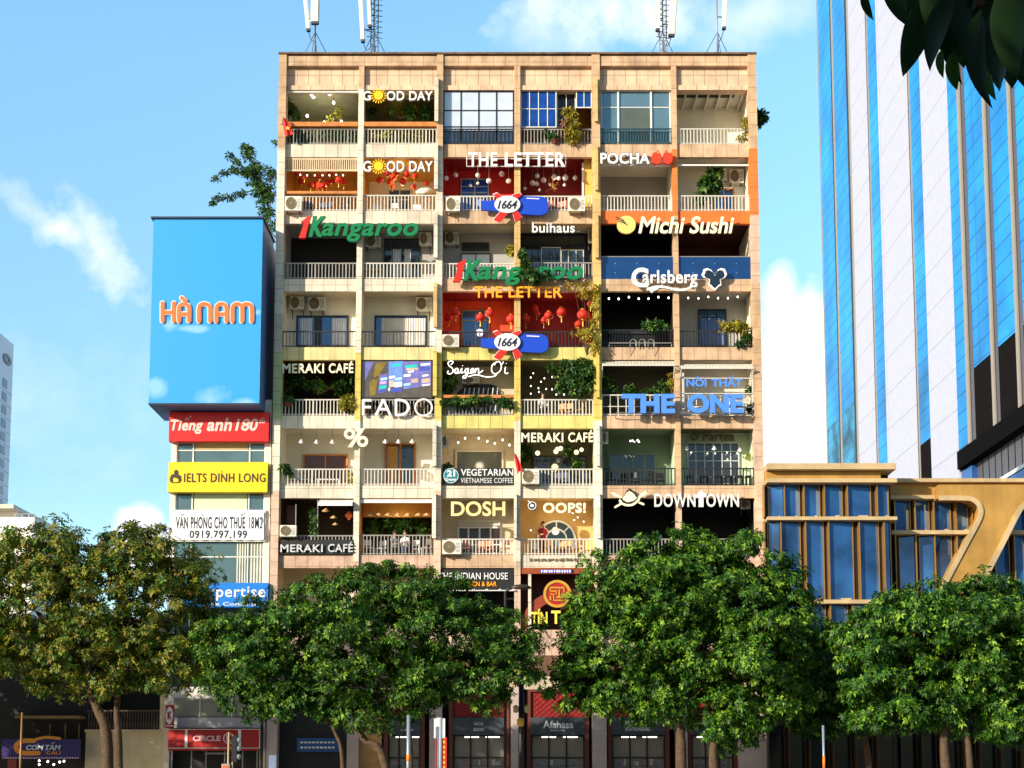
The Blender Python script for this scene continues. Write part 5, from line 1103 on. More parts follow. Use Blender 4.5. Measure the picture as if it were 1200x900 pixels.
# --- railing plants, pots, shrubs, creepers
PL = [('potted_plant', 'leafy plant in the dark corner behind the top floor timber shelf, near the flag', [(340, 128, 6, 7), (345, 134, 6, 5)], .8, 70, .3, None, LD),
 ('railing_plants', 'band of green plants behind the grey bars of the top corner balcony', [(345, 160, 9, 7), (358, 161, 8, 5), (384, 158, 9, 7), (400, 159, 9, 7), (412, 160, 6, 7)], .45, 330, .25, None, LD),
 ('sunflower', 'tall round headed plant standing behind the top floor timber shelf', [(397, 131, 4, 6), (388, 140, 6, 3)], 1.0, 40, .22, None, LY),
 ('railing_plants', 'yellow green plants behind the white bars under the upper sun lettering', [(438, 160, 8, 7), (455, 159, 9, 7), (475, 161, 7, 6), (492, 159, 9, 7)], .45, 260, .25, None, LY),
 ('hanging_plants', 'dark plants hung along the back of the olive top floor balcony', [(438, 131, 5, 5), (458, 130, 5, 6), (480, 131, 9, 6), (500, 131, 6, 8)], 1.6, 160, .25, None, LD),
 ('tall_shrub', 'tall yellow green shrub growing through the top floor railing beside the blue panes', [(671, 134, 5, 7), (670, 146, 9, 9), (672, 158, 10, 10), (664, 131, 6, 3)], -.12, 330, .26, None, LY),
 ('potted_plant', 'bushy potted plant on the railing edge below the blue panes', [(640, 158, 5, 6)], .25, 70, .2, (640, 164, 6, 4), LD), ('potted_plant', 'potted plant in a white pot below the shadowy open panes', [(648, 160, 5, 4)], -.1, 60, .2, (650, 163, 7, 5), LD),
 ('withered_plant', 'dry brown plant hanging in front of the shadowy open panes', [(662, 145, 3.5, 5)], -.15, 40, .2, None, [mat('dry_leaf', S(140, 96, 80), .8)] * 3),
 ('potted_plant', 'fan of leaves at the sunlit end of the top corner balcony', [(873, 142, 4, 5), (874, 155, 5, 6), (868, 163, 6, 4)], .15, 90, .24, None, LY),
 ('wall_shrub', 'dark spiky shrub sticking out beyond the roof end of the facade', [(892, 135, 6, 4.5), (890, 140, 4, 5)], 1.2, 80, .35, None, LD),
 ('tall_shrub', 'tall green plant on the white balcony beside the orange door', [(836, 203, 6, 9), (826, 213, 8, 8), (835, 218, 9, 9), (822, 232, 7, 7), (842, 200, 4, 5)], .5, 260, .32, None, LD),
 ('dry_flowers', 'bunch of pale dry flowers below the neon script of the grey balcony', [(599, 293, 5, 6)], .5, 60, .22, None, LY),
 ('hanging_creeper', 'dark green creeper hanging over the middle of the green italic sign', [(616, 308, 7, 9), (620, 320, 10, 9), (628, 327, 9, 6), (612, 297, 4, 6), (640, 322, 6, 6)], -.62, 560, .2, None, LD),
 ('flowering_creeper', 'yellow green and orange creeper growing over the column beside the red lanterns', [(672, 335, 12, 4), (690, 337, 13, 6), (697, 352, 6, 16), (697, 378, 6, 14), (688, 392, 10, 10), (697, 405, 5, 12), (676, 389, 8, 4), (684, 345, 10, 6)], -.45, 520, .17, None, [LY[0], LF[0], LF[1]]),
 ('railing_plants', 'light green plants standing on the bar of the pitch dark balcony', [(759, 381, 5, 5), (770, 380, 6, 5), (778, 383, 5, 4), (765, 386, 7, 3)], .2, 170, .24, None, LD),
 ('railing_plants', 'yellow green bush hanging over the rail in front of the blue door', [(850, 383, 7, 6), (862, 382, 9, 6), (871, 384, 5, 5)], -.1, 240, .24, None, LY),
 ('railing_plants', 'dark plants low at the end of the balcony with the blue door', [(875, 395, 5, 6), (868, 403, 6, 4), (879, 401, 4, 5)], -.05, 120, .22, None, LD),
 ('hanging_plants', 'dark hanging foliage filling the balcony beside the video screen', [(338, 450, 10, 12), (352, 447, 12, 10), (372, 452, 12, 8), (400, 450, 12, 10), (413, 443, 5, 9)], 1.6, 420, .3, None, LD),
 ('potted_plant', 'light plant in a dark planter on the railing end under the dark leafy balcony', [(338, 468, 5, 4)], .0, 80, .2, (338, 472, 10, 4), LD),
 ('trailing_plant', 'trailing yellow green plant over the railing beside the column', [(402, 473, 4, 9), (408, 467, 7, 4), (412, 474, 5, 5)], -.05, 210, .22, None, LY),
 ('potted_plant', 'small plant in a pale pot behind the white bars of the dark leafy balcony', [(382, 482, 4, 4)], .3, 50, .2, (381, 484, 8, 4), LD),
 ('planter_foliage', 'row of green leaves spilling over the orange timber shelf', [(522, 472, 6, 4), (532, 470, 7, 4), (546, 473, 9, 4), (560, 470, 9, 4), (572, 468, 8, 3.5), (590, 471, 9, 5), (596, 474, 6, 4), (556, 467, 8, 2.5)], -.22, 480, .22, None, LD),
 ('leafy_shrub', 'large leafy shrub hanging in the yellow framed balcony with fairy lights', [(672, 432, 14, 8), (683, 428, 12, 8), (668, 446, 13, 9), (684, 443, 13, 10), (660, 452, 8, 7), (676, 457, 11, 6), (691, 436, 7, 12), (650, 436, 6, 3), (690, 456, 6, 6), (663, 427, 9, 3), (645, 430, 5, 2)], -.1, 1100, .24, None, LD),
 ('dark_shrub', 'dark shrub in the shady end of the balcony behind the neon script', [(524, 452, 7, 8), (530, 444, 5, 6), (523, 440, 5, 6)], .8, 130, .26, None, LD),
 ('leafy_shrub', 'green shrub below the lattice canopy beside the yellow column', [(711, 450, 7, 7), (708, 443, 5, 5), (716, 456, 6, 4)], .4, 160, .25, None, LD), ('potted_plant', 'light green plant behind the first letters of the big blue capitals', [(738, 457, 6, 5)], .4, 80, .24, None, LD),
 ('potted_plant', 'broad plant behind the middle of the big blue capitals', [(768, 457, 6, 6), (776, 453, 4, 6), (757, 459, 5, 3)], .3, 140, .24, None, LD), ('vine', 'yellow green vine on the side wall under the first lattice canopy', [(786, 449, 3, 11)], .5, 80, .22, None, LY), ('potted_plant', 'dark plant in a pot on the white framed balcony end', [(879, 456, 4, 5), (879, 478, 4, 5)], .2, 80, .22, None, LD),
 ('spiky_plant', 'dark spiky plant at the end of the white railing near the yellow signboard', [(333, 548, 6, 3.5), (337, 554, 4, 3)], -.1, 60, .3, None, LD), ('vine', 'pale green vine at the end of the white railing beside the column', [(411, 558, 3, 9)], .3, 60, .2, None, LY),
 ('vine', 'dark green vine hanging behind the cream capitals with globes', [(616, 530, 7, 12), (676, 545, 5, 9), (664, 528, 5, 6)], 1.6, 200, .26, None, LD), ('climbing_plant', 'slim climbing plant on the post between the brown shutter and the awning', [(366, 598, 3, 5), (368, 608, 4, 6), (367, 620, 4, 6)], .2, 110, .22, None, LD),
 ('hanging_plants', 'dense dark plants across the back of the cafe with the straw hats', [(436, 615, 8, 10), (450, 612, 10, 9), (465, 616, 10, 9), (480, 613, 10, 9), (495, 616, 8, 10)], 2.2, 420, .3, None, LD),
 ('potted_plant', 'spiky dark plant at the end of the balcony with the teal badge', [(524, 548, 5, 4)], .6, 50, .25, None, LD), ('dried_grass', 'brown tuft on the sunlit mint wall', [(878, 535, 3, 3)], 1.5, 24, .2, None, LY),
 ('wall_sprig', 'tiny sprig growing from the corner column above the bougainvillea', [(322, 167, 2.5, 2.5)], .2, 12, .25, None, LD)]
for i, (nm, lab, pbs, Y, n, sz, pot, ms) in enumerate(PL):
    plant(nm, lab, 'plant', pbs, Y, n, sz, ms, 20 + i, pot=pot, depth=.35)
# basket round the hanging planter wall lights etc.
# --- benches, tables, chairs seen through the railings
def bench(label, a, c, a2, c2, Y, m, name='bench', cat='bench', legs=4):
    x0, x1 = WX(a, c, Y), WX(a2, c, Y); z1 = WZ(c, Y); z0 = WZ(c2, Y)
    t = thing(name, label, cat, ((x0 + x1) / 2, Y, z0)); MB().box(x0, x1, Y, Y + .42, z1 - .06, z1).build('seat' if cat != 'table' else 'table_top', m, t)
    for i in range(2):
        for y in (Y + .03, Y + .36): MB().box(x0 + .03 + i * (x1 - x0 - .11), x0 + .08 + i * (x1 - x0 - .11), y, y + .05, z0, z1 - .06).build('leg', m, t)
    return t
bench('white slatted bench behind the railing near the spiky plant', 337, 561, 366, 569, .7, white); bench('white slatted bench behind the railing below the percent symbol', 371, 561, 398, 569, .7, white)
for i, (a, c) in enumerate(((805, 813), (821, 831), (838, 848), (850, 859), (862, 872), (874, 881))): 
    bench(['dark stool nearest the column on the mint balcony', 'second dark stool along the mint balcony', 'third dark stool along the mint balcony', 'fourth dark stool along the mint balcony', 'fifth dark stool along the mint balcony', 'dark stool at the outer end of the mint balcony'][i], a, 557, c, 569, .8, blackm, 'stool', 'stool')
bench('white work table on the first white railed balcony from the outer column', 425, 285 + 30, 448, 327, .8, mat('plywood', S(214, 184, 140), .6, var=.1), 'table', 'table')
t = thing('metal_frame', 'pale tubular frame with three arches standing on the band of the dark balcony', 'frame', (WX(750, 406, -.2), -.2, WZ(407, -.2))); b = MB(); Y = -.2
for q in ([(714, 406), (714, 402), (787, 402), (787, 406)],): b.tube([(W(x, y, Y)[0], Y, W(x, y, Y)[1]) for x, y in q], .03, 5)
for cx in (742, 752.5, 763): b.tube([(W(cx + u, v, Y)[0], Y, W(cx + u, v, Y)[1]) for u, v in ((-3.4, 406), (-3.4, 400), (-1.5, 397.8), (1.5, 397.8), (3.4, 400), (3.4, 406))], .022, 5)
for px in (738.5, 767): b.tube([(WX(px, 410, Y), Y, WZ(405, Y)), (WX(px, 410, Y), -.03, WZ(417, -.03))], .015, 4)
b.build('frame', steel, t)
t = thing('drying_rack', 'dark bar counter behind the pitch dark balcony railing', 'counter', (WX(745, 392, 1.0), 1.0, ZB[4])); b = MB().pbox(713, 386, 770, 391, 1.0, 1.5); b.build('top', dkmetal, t); MB().pbox(716, 391.2, 768, 407, 1.1, 1.4).build('body', blackm, t)
t.name = 'bar_counter'
t = thing('parasol', 'white parasol leaning at the end of the amber cafe', 'parasol', (WX(499, 247, 1.2), 1.2, ZB[2])); x = WX(499, 230, 1.2); zz = WZ(224, 1.2)
MB().lathe([(.55, 0), (.3, .22), (.02, .34), (.01, .3), (.28, .18), (.53, -.03)], (x, 1.2, zz - .1), 16).build('canopy', white, t); MB().tube([(x, 1.2, ZB[2]), (x, 1.2, zz + .2)], .02, 6).build('pole', steel, t)
def chair(label, px, c, Y, m, g=None):
    x = WX(px, c, Y); z = ZB[2] if c < 260 else ZB[7]; t = thing('cafe_chair', label, 'chair', (x, Y, z), g)
    MB().box(x - .2, x + .2, Y, Y + .4, z + .42, z + .46).build('seat', m, t); MB().box(x - .2, x + .2, Y + .36, Y + .4, z + .47, z + .85).build('backrest', m, t)
    for i in (-.18, .15):
        for y in (Y + .02, Y + .34): MB().box(x + i, x + i + .035, y, y + .035, z, z + .42).build('leg', m, t)
chair('white cafe chair near the column in the amber cafe', 440, 240, .9, white); chair('white cafe chair beside the window of the amber cafe', 488, 240, .9, white); chair('white cafe chair in the middle of the amber cafe', 462, 240, .7, white)
chair('white chair by the arched window, nearest the cup logo', 627, 645, 1.0, white); chair('yellow chair at the end of the arched window balcony', 690, 645, 1.0, mat('yellow_plastic', S(226, 186, 60), .5, var=.05))

# --- cafe chairs behind the railings: one of each kind, copied along its balcony
def chairs(r, xs, Y, m, label, group):
    p0 = None
    for i, px in enumerate(xs):
        yy = Y + (i % 3) * .22; x = WX(px, ROWS[r][1], yy); rz = (.4, -.5, 2.6, -2.4, .1)[i % 5]
        if p0 is None:
            p0 = thing('cafe_chair', label, 'chair', (0, 0, 0), group); b = MB()
            MB().box(-.21, .21, -.2, .2, .43, .47).build('seat', m, p0)
            b = MB().box(-.2, .2, .17, .2, .6, .88); b.box(-.2, -.165, .17, .2, .47, .6).box(.165, .2, .17, .2, .47, .6).build('backrest', m, p0)
            for a in (-.19, .155):
                for c in (-.19, .155): MB().box(a, a + .035, c, c + .035, 0, .43).build('leg', m, p0)
            p0.location = (x, yy, ZB[r]); p0.rotation_euler = (0, 0, rz)
        else: dup(p0, (x, yy, ZB[r]), label, group, None, rz)
navyc = mat('navy_chair', S(40, 56, 84), .6, var=.1); honey = mat('honey_chair', S(196, 140, 70), .6, var=.12); coral = mat('coral_chair', S(206, 130, 96), .6, var=.1)
chairs(2, (362, 376, 390, 405), .7, navyc, 'dark blue cafe chair behind the railing of the lantern cafe below the louvres', 'blue chairs of the louvre cafe')
chairs(2, (648, 656, 662), .6, coral, 'coral framed chair on the red walled balcony beyond the blue bottle', 'coral chairs by the blue bottle')
chairs(5, (640, 656, 670, 682), .7, honey, 'honey coloured chair behind the white railing below the leafy shrub', 'honey chairs below the shrub')
chairs(5, (432, 446, 466, 490), .8, honey, 'wooden chair seen between the large thin white capitals', 'wooden chairs behind the thin capitals')
chairs(6, (640, 652, 664, 676, 688), .8, navyc, 'dark blue chair behind the railing beside the red flag', 'blue chairs beside the red flag')
chairs(6, (716, 730, 745, 760, 774), .8, blackm, 'black chair behind the black railing of the dusky green balcony', 'black chairs of the dusky green balcony')
chairs(7, (548, 562, 576, 592), .7, coral, 'coral chair behind the white railing under the straw coloured capitals', 'coral chairs under the straw capitals')
chairs(7, (646, 658, 668, 679), .7, honey, 'honey coloured chair in front of the arched window', 'honey chairs by the arched window')
chairs(7, (432, 446, 490, 500), .6, white, 'white chair in the cafe under the row of straw hats', 'white chairs under the straw hats')
# --- the cafe lamps' light, with added fill in bays that hold no lamp
for r, c, p_, colr in ((1, 1, 30, (1, .95, .72)), (1, 2, 12, (1, .9, .5)), (2, 1, 34, (1, .75, .4)), (2, 2, 40, (1, .8, .45)), (2, 3, 10, (1, .85, .7)), (2, 4, 10, (1, .85, .7)), (4, 3, 22, (1, .7, .5)), (4, 4, 22, (1, .6, .45)), (5, 4, 8, (1, .85, .6)), (6, 3, 30, (1, .85, .6)), (6, 4, 16, (1, .82, .5)), (7, 1, 12, (1, .75, .45)), (7, 2, 18, (1, .8, .5)), (7, 4, 28, (1, .82, .5)), (5, 1, 10, (1, .8, .5))):
    lp = bpy.data.lights.new('cafe_lamp_and_fill', 'POINT'); lp.energy = p_; lp.color = colr; lp.shadow_soft_size = .2
    lo = bpy.data.objects.new('cafe_lamp_and_fill', lp); COL.objects.link(lo); lo.location = (sum(BX[c]) / 2, 1.1, ZB[r] + 1.75)
# --- people
skin = mat('skin', S(206, 150, 116), .6, var=.04); hairm = mat('black_hair', S(26, 20, 18), .5, var=.1)
def person(label, px, Y, z, shirt, pants, seated=True, face=0):
    x = WX(px, 500, Y) if px < 1000 else 0
    J = {}; E_ = []
    hz = .45 if seated else .93
    v = [(0, 0, hz + .02, .13), (0, .01, hz + .28, .13), (0, .0, hz + .47, .15), (0, -.01, hz + .56, .06), (0, -.02, hz + .63, .055), (0, -.04, hz + .72, .1), (0, -.03, hz + .82, .085)]
    e = [(0, 1), (1, 2), (2, 3), (3, 4), (4, 5), (5, 6)]
    for sgn in (-1, 1):
        k = len(v)
        v += [(sgn * .19, 0, hz + .48, .065), (sgn * .24, -.06, hz + .22, .045), (sgn * .17, -.28, hz + .18, .034), (sgn * .13, -.37, hz + .2, .03)]
        e += [(2, k), (k, k + 1), (k + 1, k + 2), (k + 2, k + 3)]
        k = len(v)
        if seated: v += [(sgn * .1, -.05, hz, .09), (sgn * .12, -.42, hz + .02, .065), (sgn * .12, -.44, .08, .045), (sgn * .12, -.58, .035, .035)]
        else: v += [(sgn * .1, 0, hz - .05, .09), (sgn * .11, -.02, .48, .062), (sgn * .11, .02, .08, .045), (sgn * .12, -.13, .035, .035)]
        e += [(0, k), (k, k + 1), (k + 1, k + 2), (k + 2, k + 3)]
    me = bpy.data.meshes.new('person'); me.from_pydata([q[:3] for q in v], e, [])
    o = bpy.data.objects.new('person', me); COL.objects.link(o); sk = o.modifiers.new('skin', 'SKIN'); me.skin_vertices[0].data[0].use_root = True
    for i, q in enumerate(v): me.skin_vertices[0].data[i].radius = (q[3], q[3])
    o.modifiers.new('sub', 'SUBSURF').levels = 1; bpy.context.view_layer.update()
    m2 = bpy.data.meshes.new_from_object(o.evaluated_get(bpy.context.evaluated_depsgraph_get())); bpy.data.objects.remove(o); bpy.data.meshes.remove(me)
    m2.name = 'person'
    for q in (shirt, pants, skin): m2.materials.append(q)
    for p in m2.polygons:
        c = p.center; p.use_smooth = True
        p.material_index = 2 if (c.z > hz + .57 or c.y < -.2 and c.z > hz + .1 or (c.z < .1)) else (1 if c.z < hz + .06 else 0)
    o = link('person', m2, None, (x, Y, z), label, 'person'); o.rotation_euler = (0, 0, face)
    hb = MB(); hb.lathe([(.02, -.13), (.088, -.1), (.108, 0), (.095, .06), (.05, .1), (.01, .11)], (0, .0, hz + .8), 12)
    WL[o.name] = Vector((0, 0, 0)); hb.build('hair', hairm, o)
    fb = MB()
    for sgn in (-1, 1): fb.ball((sgn * .035, -.125, hz + .745), .012, 0, 6)
    fb.box(-.025, .025, -.138, -.12, hz + .685, hz + .693); fb.build('face_detail', hairm, o)
    return o
tee = mat('white_tee', S(226, 224, 220), .8, var=.05); den = mat('blue_denim', S(60, 76, 110), .8, var=.1)
person('person in a white top sitting behind the white railing below the fairy lights', 636, .6, ZB[5], tee, den, True, .5)
person('person in a white shirt sitting under the straw hats beside the leafy cafe railing', 476, .7, ZB[7], tee, den, True, -.3); person('person in a pale grey shirt sitting at the near end of the straw hat cafe', 463, .8, ZB[7], mat('grey_tee', S(170, 176, 186), .8), blackp, True, .9)
person('person in a red dress standing behind the railing before the arched window', 636, .8, ZB[7], mat('red_cloth', S(176, 40, 34), .8), mat('red_cloth', S(176, 40, 34), .8), False, .4)
# ================================================================ slim office building on the left with its billboard
OX0, OX1 = WX(199, 590), WX(316.5, 590); OZ = WZ(480)
OFF = thing('office_building', 'slim cream office building squeezed beside the apartment block, under a big billboard', 'building', ((OX0 + OX1) / 2, 0, 0))
ocr = mat('office_cream', S(232, 224, 208), .7, var=.05, joints=(4, 1.1, .012, .7), streak=.08)
wlev = [(519, 543), (576, 600), (634, 684), (712, 760), (767, 805)]     # glazed strips between the sign bands
zz = [WZ(470)] 
for a, c in wlev: zz += [WZ(a), WZ(c)]
zz += [WZ(838)]
b = MB()
px0, px1 = WX(205.5, 590), WX(309.5, 590)
b.box(OX0, px0, 0, 9, 0, OZ + .5).box(px1, OX1, 0, 9, 0, OZ + .5)
for i in range(0, len(zz) - 1, 2): b.box(px0, px1, 0, .3, zz[i + 1], zz[i])
b.box(px0, px1, 8.7, 9, 0, OZ + .5).box(px0, px1, .31, 8.7, OZ, OZ + .3)
b.build('wall', ocr, OFF)
ogl = mat('office_glass', S(92, 118, 120), .06, .3, var=.15, scale=.7, spec=1); oblind = mat('pale_green_blind', S(196, 212, 178), .7, var=.05)
b = MB()
for i in range(len(wlev)): z = zz[1 + 2 * i]; b.box(px0, px1, .32, 8.6, z - .12, z + .1)
b.build('floor_slab', greyp, OFF); MB().box(px0, px1, 3.6, 3.7, 0, OZ).build('partition', beige, OFF)
for i, (a, c) in enumerate(wlev):
    f = MB(); z0, z1 = WZ(c), WZ(a)
    for px in (205.5, 224, 290.5, 308.5): f.box(WX(px, 590), WX(px, 590) + .06, .06, .14, z0, z1)
    f.box(px0, px1, .065, .13, z0 + (z1 - z0) * .62, z0 + (z1 - z0) * .62 + .05) if i in (0, 2) else None
    w = f.build('window', white, OFF)
    MB().quad((px0, .105, z0), (px1, .105, z0), (px1, .105, z1), (px0, .105, z1)).build('pane', ogl, w)
    if i == 1: MB().box(WX(227, 590), WX(289, 590), .09, .1, z0, z1).build('blind', oblind, w)
    if i == 0: MB().box(WX(227, 590), WX(289, 590), .085, .1, z0 + (z1 - z0) * .68, z1).build('blind', mat('tan_blind', S(180, 160, 110), .7), w)
    if i == 2: curtainm(w, (277, a + 1), (289, c - 1), .085, mat('pale_curtain_2', S(196, 194, 176), .8), 4); curtainm(w, (293, a + 1), (307, c - 1), .085, MATS['pale_curtain_2'], 4)
MB().tube([(WX(318.8, 640), .2, 0), (WX(318.8, 640), .2, OZ)], .07, 8).build('downpipe', mat('dark_red_pipe', S(66, 28, 24), .6), OFF)
MB().box(OX1 - .5, OX1 + .35, .3, 9, 0, OZ + .5).build('gap_wall', mat('gap_dark', S(60, 52, 48), .9), OFF)

BB = thing('billboard', 'tall sky blue billboard with orange rounded capitals and painted clouds', 'billboard', (WX(240, 475, -1.6), -1.6, WZ(475, -1.6)))
Y = -1.6; bx0, bx1 = (WX(179, 258, Y) + WX(175.3, 473, Y)) / 2, (WX(308, 258, Y) + WX(304, 473, Y)) / 2; bz0, bz1 = WZ(474.5, Y), WZ(256.5, Y)
MB().box(bx0, bx1, Y + .06, 1.6, bz0, bz1).box(bx1 - .5, bx1 - .02, 1.61, 7, bz0 + .1, bz1 - .2).build('casing', mat('navy_cladding', S(62, 100, 156), .5, var=.06), BB)
bm_ = bpy.data.materials.new('billboard_print'); bm_.use_nodes = True; t = bm_.node_tree; p = t.nodes['Principled BSDF']; p.inputs['Roughness'].default_value = .45
g = t.nodes.new('ShaderNodeNewGeometry'); tx = t.nodes.new('ShaderNodeTexNoise'); tx.inputs['Scale'].default_value = .55; tx.inputs['Detail'].default_value = 7; t.links.new(g.outputs['Position'], tx.inputs['Vector'])
sx = t.nodes.new('ShaderNodeSeparateXYZ'); t.links.new(g.outputs['Position'], sx.inputs[0])
def mn(op, a, b_=None, clamp=False):
    q = t.nodes.new('ShaderNodeMath'); q.operation = op; q.use_clamp = clamp
    for i, x in enumerate((a, b_)):
        if x is None: continue
        if isinstance(x, (int, float)): q.inputs[i].default_value = x
        else: t.links.new(x, q.inputs[i])
    return q.outputs[0]
acc = None                                      # printed clouds: low bank along the bottom, wisps under the letters
for (px, py, rx, ry) in ((245, 470, 22, 16), (182, 452, 14, 12), (199, 381, 12, 9), (290, 472, 16, 6), (225, 385, 24, 5), (300, 366, 8, 4)):
    X0_, Z0_ = W(px, py, Y)
    u = mn('MULTIPLY', mn('SUBTRACT', sx.outputs[0], X0_), 24 / rx); v = mn('MULTIPLY', mn('SUBTRACT', sx.outputs[2], Z0_), 24 / ry)
    d = mn('SUBTRACT', mn('ADD', 1.0, mn('MULTIPLY', mn('SUBTRACT', tx.outputs[0], .5), 3.2)), mn('SQRT', mn('ADD', mn('MULTIPLY', u, u), mn('MULTIPLY', v, v))))
    d = mn('MULTIPLY', mn('MULTIPLY', d, 1.3, True), .6); acc = d if acc is None else mn('MAXIMUM', acc, d)
mx = t.nodes.new('ShaderNodeMix'); mx.data_type = 'RGBA'; t.links.new(acc, mx.inputs['Factor']); mx.inputs['A'].default_value = S(38, 152, 228); mx.inputs['B'].default_value = S(160, 204, 236)
t.links.new(mx.outputs['Result'], p.inputs['Base Color'])
MB().box(bx0, bx1, Y, Y + .058, bz0, bz1).build('printed_face', bm_, BB)
MB().box(bx0 - .12, bx1 + .08, Y - .1, 1.65, bz1 + .003, bz1 + .09).box(bx0, bx1, Y - .05, Y - .003, bz0, bz0 + .08).build('frame', mat('navy_frame', S(24, 40, 62), .5), BB)
def strokes(mb, polys, w, Y0, Y1, m): 
    for q in polys: mb.stroke([W(a, c, Y0) for a, c in q], w, Y0, Y1, m)
LT = [[(190.3, 355), (190.3, 376)], [(203.5, 355), (203.5, 376)], [(190.3, 366), (203.5, 366)],
      smooth([(209.5, 376), (209.5, 362), (211.5, 357.5), (215.5, 356), (219.5, 357.5), (221.3, 362), (221.3, 376)], 3), [(210, 368), (221, 368)], [(213, 349), (217, 352.5)],
      smooth([(233, 376.3), (233, 362), (235, 357.5), (239.5, 356), (244, 357.5), (246, 362), (246, 376.3)], 3),
      smooth([(253.5, 376.3), (253.5, 362), (255.5, 357.5), (259.5, 356), (263.5, 357.5), (265.3, 362), (265.3, 376.3)], 3), [(254, 368), (265, 368)],
      smooth([(272.3, 376.3), (272.3, 362), (274, 357.5), (278, 356), (282, 357.5), (283.6, 362), (283.6, 376.3)], 3), smooth([(283.6, 362), (285.3, 357.5), (289.3, 356), (293.3, 357.5), (295, 362), (295, 376.3)], 3)]
b = MB(); strokes(b, LT, .255, Y - .06, Y - .002, 0); b.build('letter_outline', mat('letter_pale_edge', S(246, 206, 190), .5, var=0), BB)
b = MB(); strokes(b, LT, .172, Y - .085, Y - .062, 0); b.build('lettering', mat('letter_orange', S(244, 112, 48), .45, var=0), BB)

def boardsign(label, x0, y0, x1, y1, Y, m, dep=.25):
    s = thing('sign_board', label, 'sign', (WX((x0 + x1) / 2, y1, Y), Y, WZ(y1, Y))); MB().pbox(x0, y0, x1, y1, Y, Y + dep).build('board', m, s); return s
s = boardsign('red signboard with pale rounded script directly below the billboard', 198, 483, 314.8, 517, -.42, mat('board_red', S(224, 22, 20), .4, var=.03), .4)
b = MB(); Yt = -.442; roset = S(250, 200, 190)
addtext(b, 'Tieng', (199.5, 491.5, 238, 508.5), Yt, .018, .03, .2, spacing=1.05, acc=[('circ', 219.2, 491, 3.4), ('acute', 223, 488.5, 2.6)])
addtext(b, 'anh', (242.5, 489.5, 272, 505.3), Yt, .018, .03, .2, spacing=1.05); addtext(b, '180', (275.5, 490.5, 302.5, 505), Yt, .018, .03, .2); addtext(b, 'do', (303.5, 490.5, 311, 496), Yt, .018, .02, .2, acc=[('bar', 306.3, 491.5, 1.4), ('circ', 309, 489.8, 1.5), ('dot', 308.5, 497.6, 1.6)])
b.build('lettering', mat('rose_lettering', roset, .5, var=0), s)
s = boardsign('yellow signboard with dark capitals and a small hand emblem', 197, 541.5, 313.5, 576.5, -.42, mat('board_yellow', S(242, 206, 20), .4, var=.03), .4)
b = MB(); addtext(b, 'IELTS DINH LONG', (215.5, 554.5, 311, 565), Yt, .018, .012, spacing=1.1, acc=[('bar', 252.2, 559.8, 2.2), ('grave', 259.8, 552.5, 2)]); dkb = mat('dark_umber', S(58, 40, 24), .5, var=0)
b.build('lettering', dkb, s)
b = MB(); b.pprism([(199, 560), (201, 556), (204, 555.5), (204, 552.5), (206, 550), (208.5, 551.5), (209, 556), (212, 557.5), (212.5, 563), (210, 566), (201.5, 566), (199, 564)], Yt, -.422, 0); b.pprism([(203, 560), (206, 560), (209, 561.5), (209, 565), (203, 565)], Yt - .006, Yt - .001, 1); b.build('hand_emblem', [dkb, MATS['board_yellow']], s)
s = boardsign('white cloth banner with dark condensed capitals and a row of digits', 201.5, 597.5, 311, 634.5, -.12, mat('banner_frame', S(236, 234, 228), .7, var=.03), .1)
nx, nz = 26, 8; vs = []; Yb = -.2
for j in range(nz + 1):
    for i in range(nx + 1):
        px = 204 + (309 - 204) * i / nx; py = 599 + (632.5 - 599) * j / nz; yy = Yb + (.03 * math.sin(i * 1.9 + j * .9) if i in (0, nx) or j in (0, nz) else 0); X, Z = W(px, py, yy); vs.append((X, yy, Z))
MB().add(vs, [(j * (nx + 1) + i, j * (nx + 1) + i + 1, (j + 1) * (nx + 1) + i + 1, (j + 1) * (nx + 1) + i) for j in range(nz) for i in range(nx)], 0, True).build('cloth', mat('banner_cloth', S(240, 240, 238), .8, var=.03), s)
b = MB(); addtext(b, '18M2', (291.5, 605.5, 307.5, 619.5), -.212, .008, .012, spacing=1.2); addtext(b, 'VAN PHONG CHO THUE', (206, 605.5, 287, 619.5), -.212, .008, .02, spacing=1.12, acc=[('breve', 213.5, 603, 2.6), ('grave', 237, 603, 2.6), ('circ', 283.5, 603.3, 2.6), ('acute', 286.5, 601.8, 1.8)]); addtext(b, '0919.797.199', (222, 621.5, 289.5, 630.8), -.212, .008, .022, spacing=1.12); b.build('lettering', mat('ink_navy', S(30, 34, 58), .6, var=0), s)
s = boardsign('blue signboard with white lower case lettering, half behind the big left tree', 203, 683, 314, 711.5, -.42, mat('board_sky', S(18, 122, 214), .4, var=.03), .4)
b = MB(); addtext(b, 'Expertise', (233, 686.5, 311, 704), Yt, .018, .014, spacing=1.08); addtext(b, 'Tax Consulting', (240, 705.5, 311, 711), Yt, .018, .015); b.build('lettering', whiter, s)
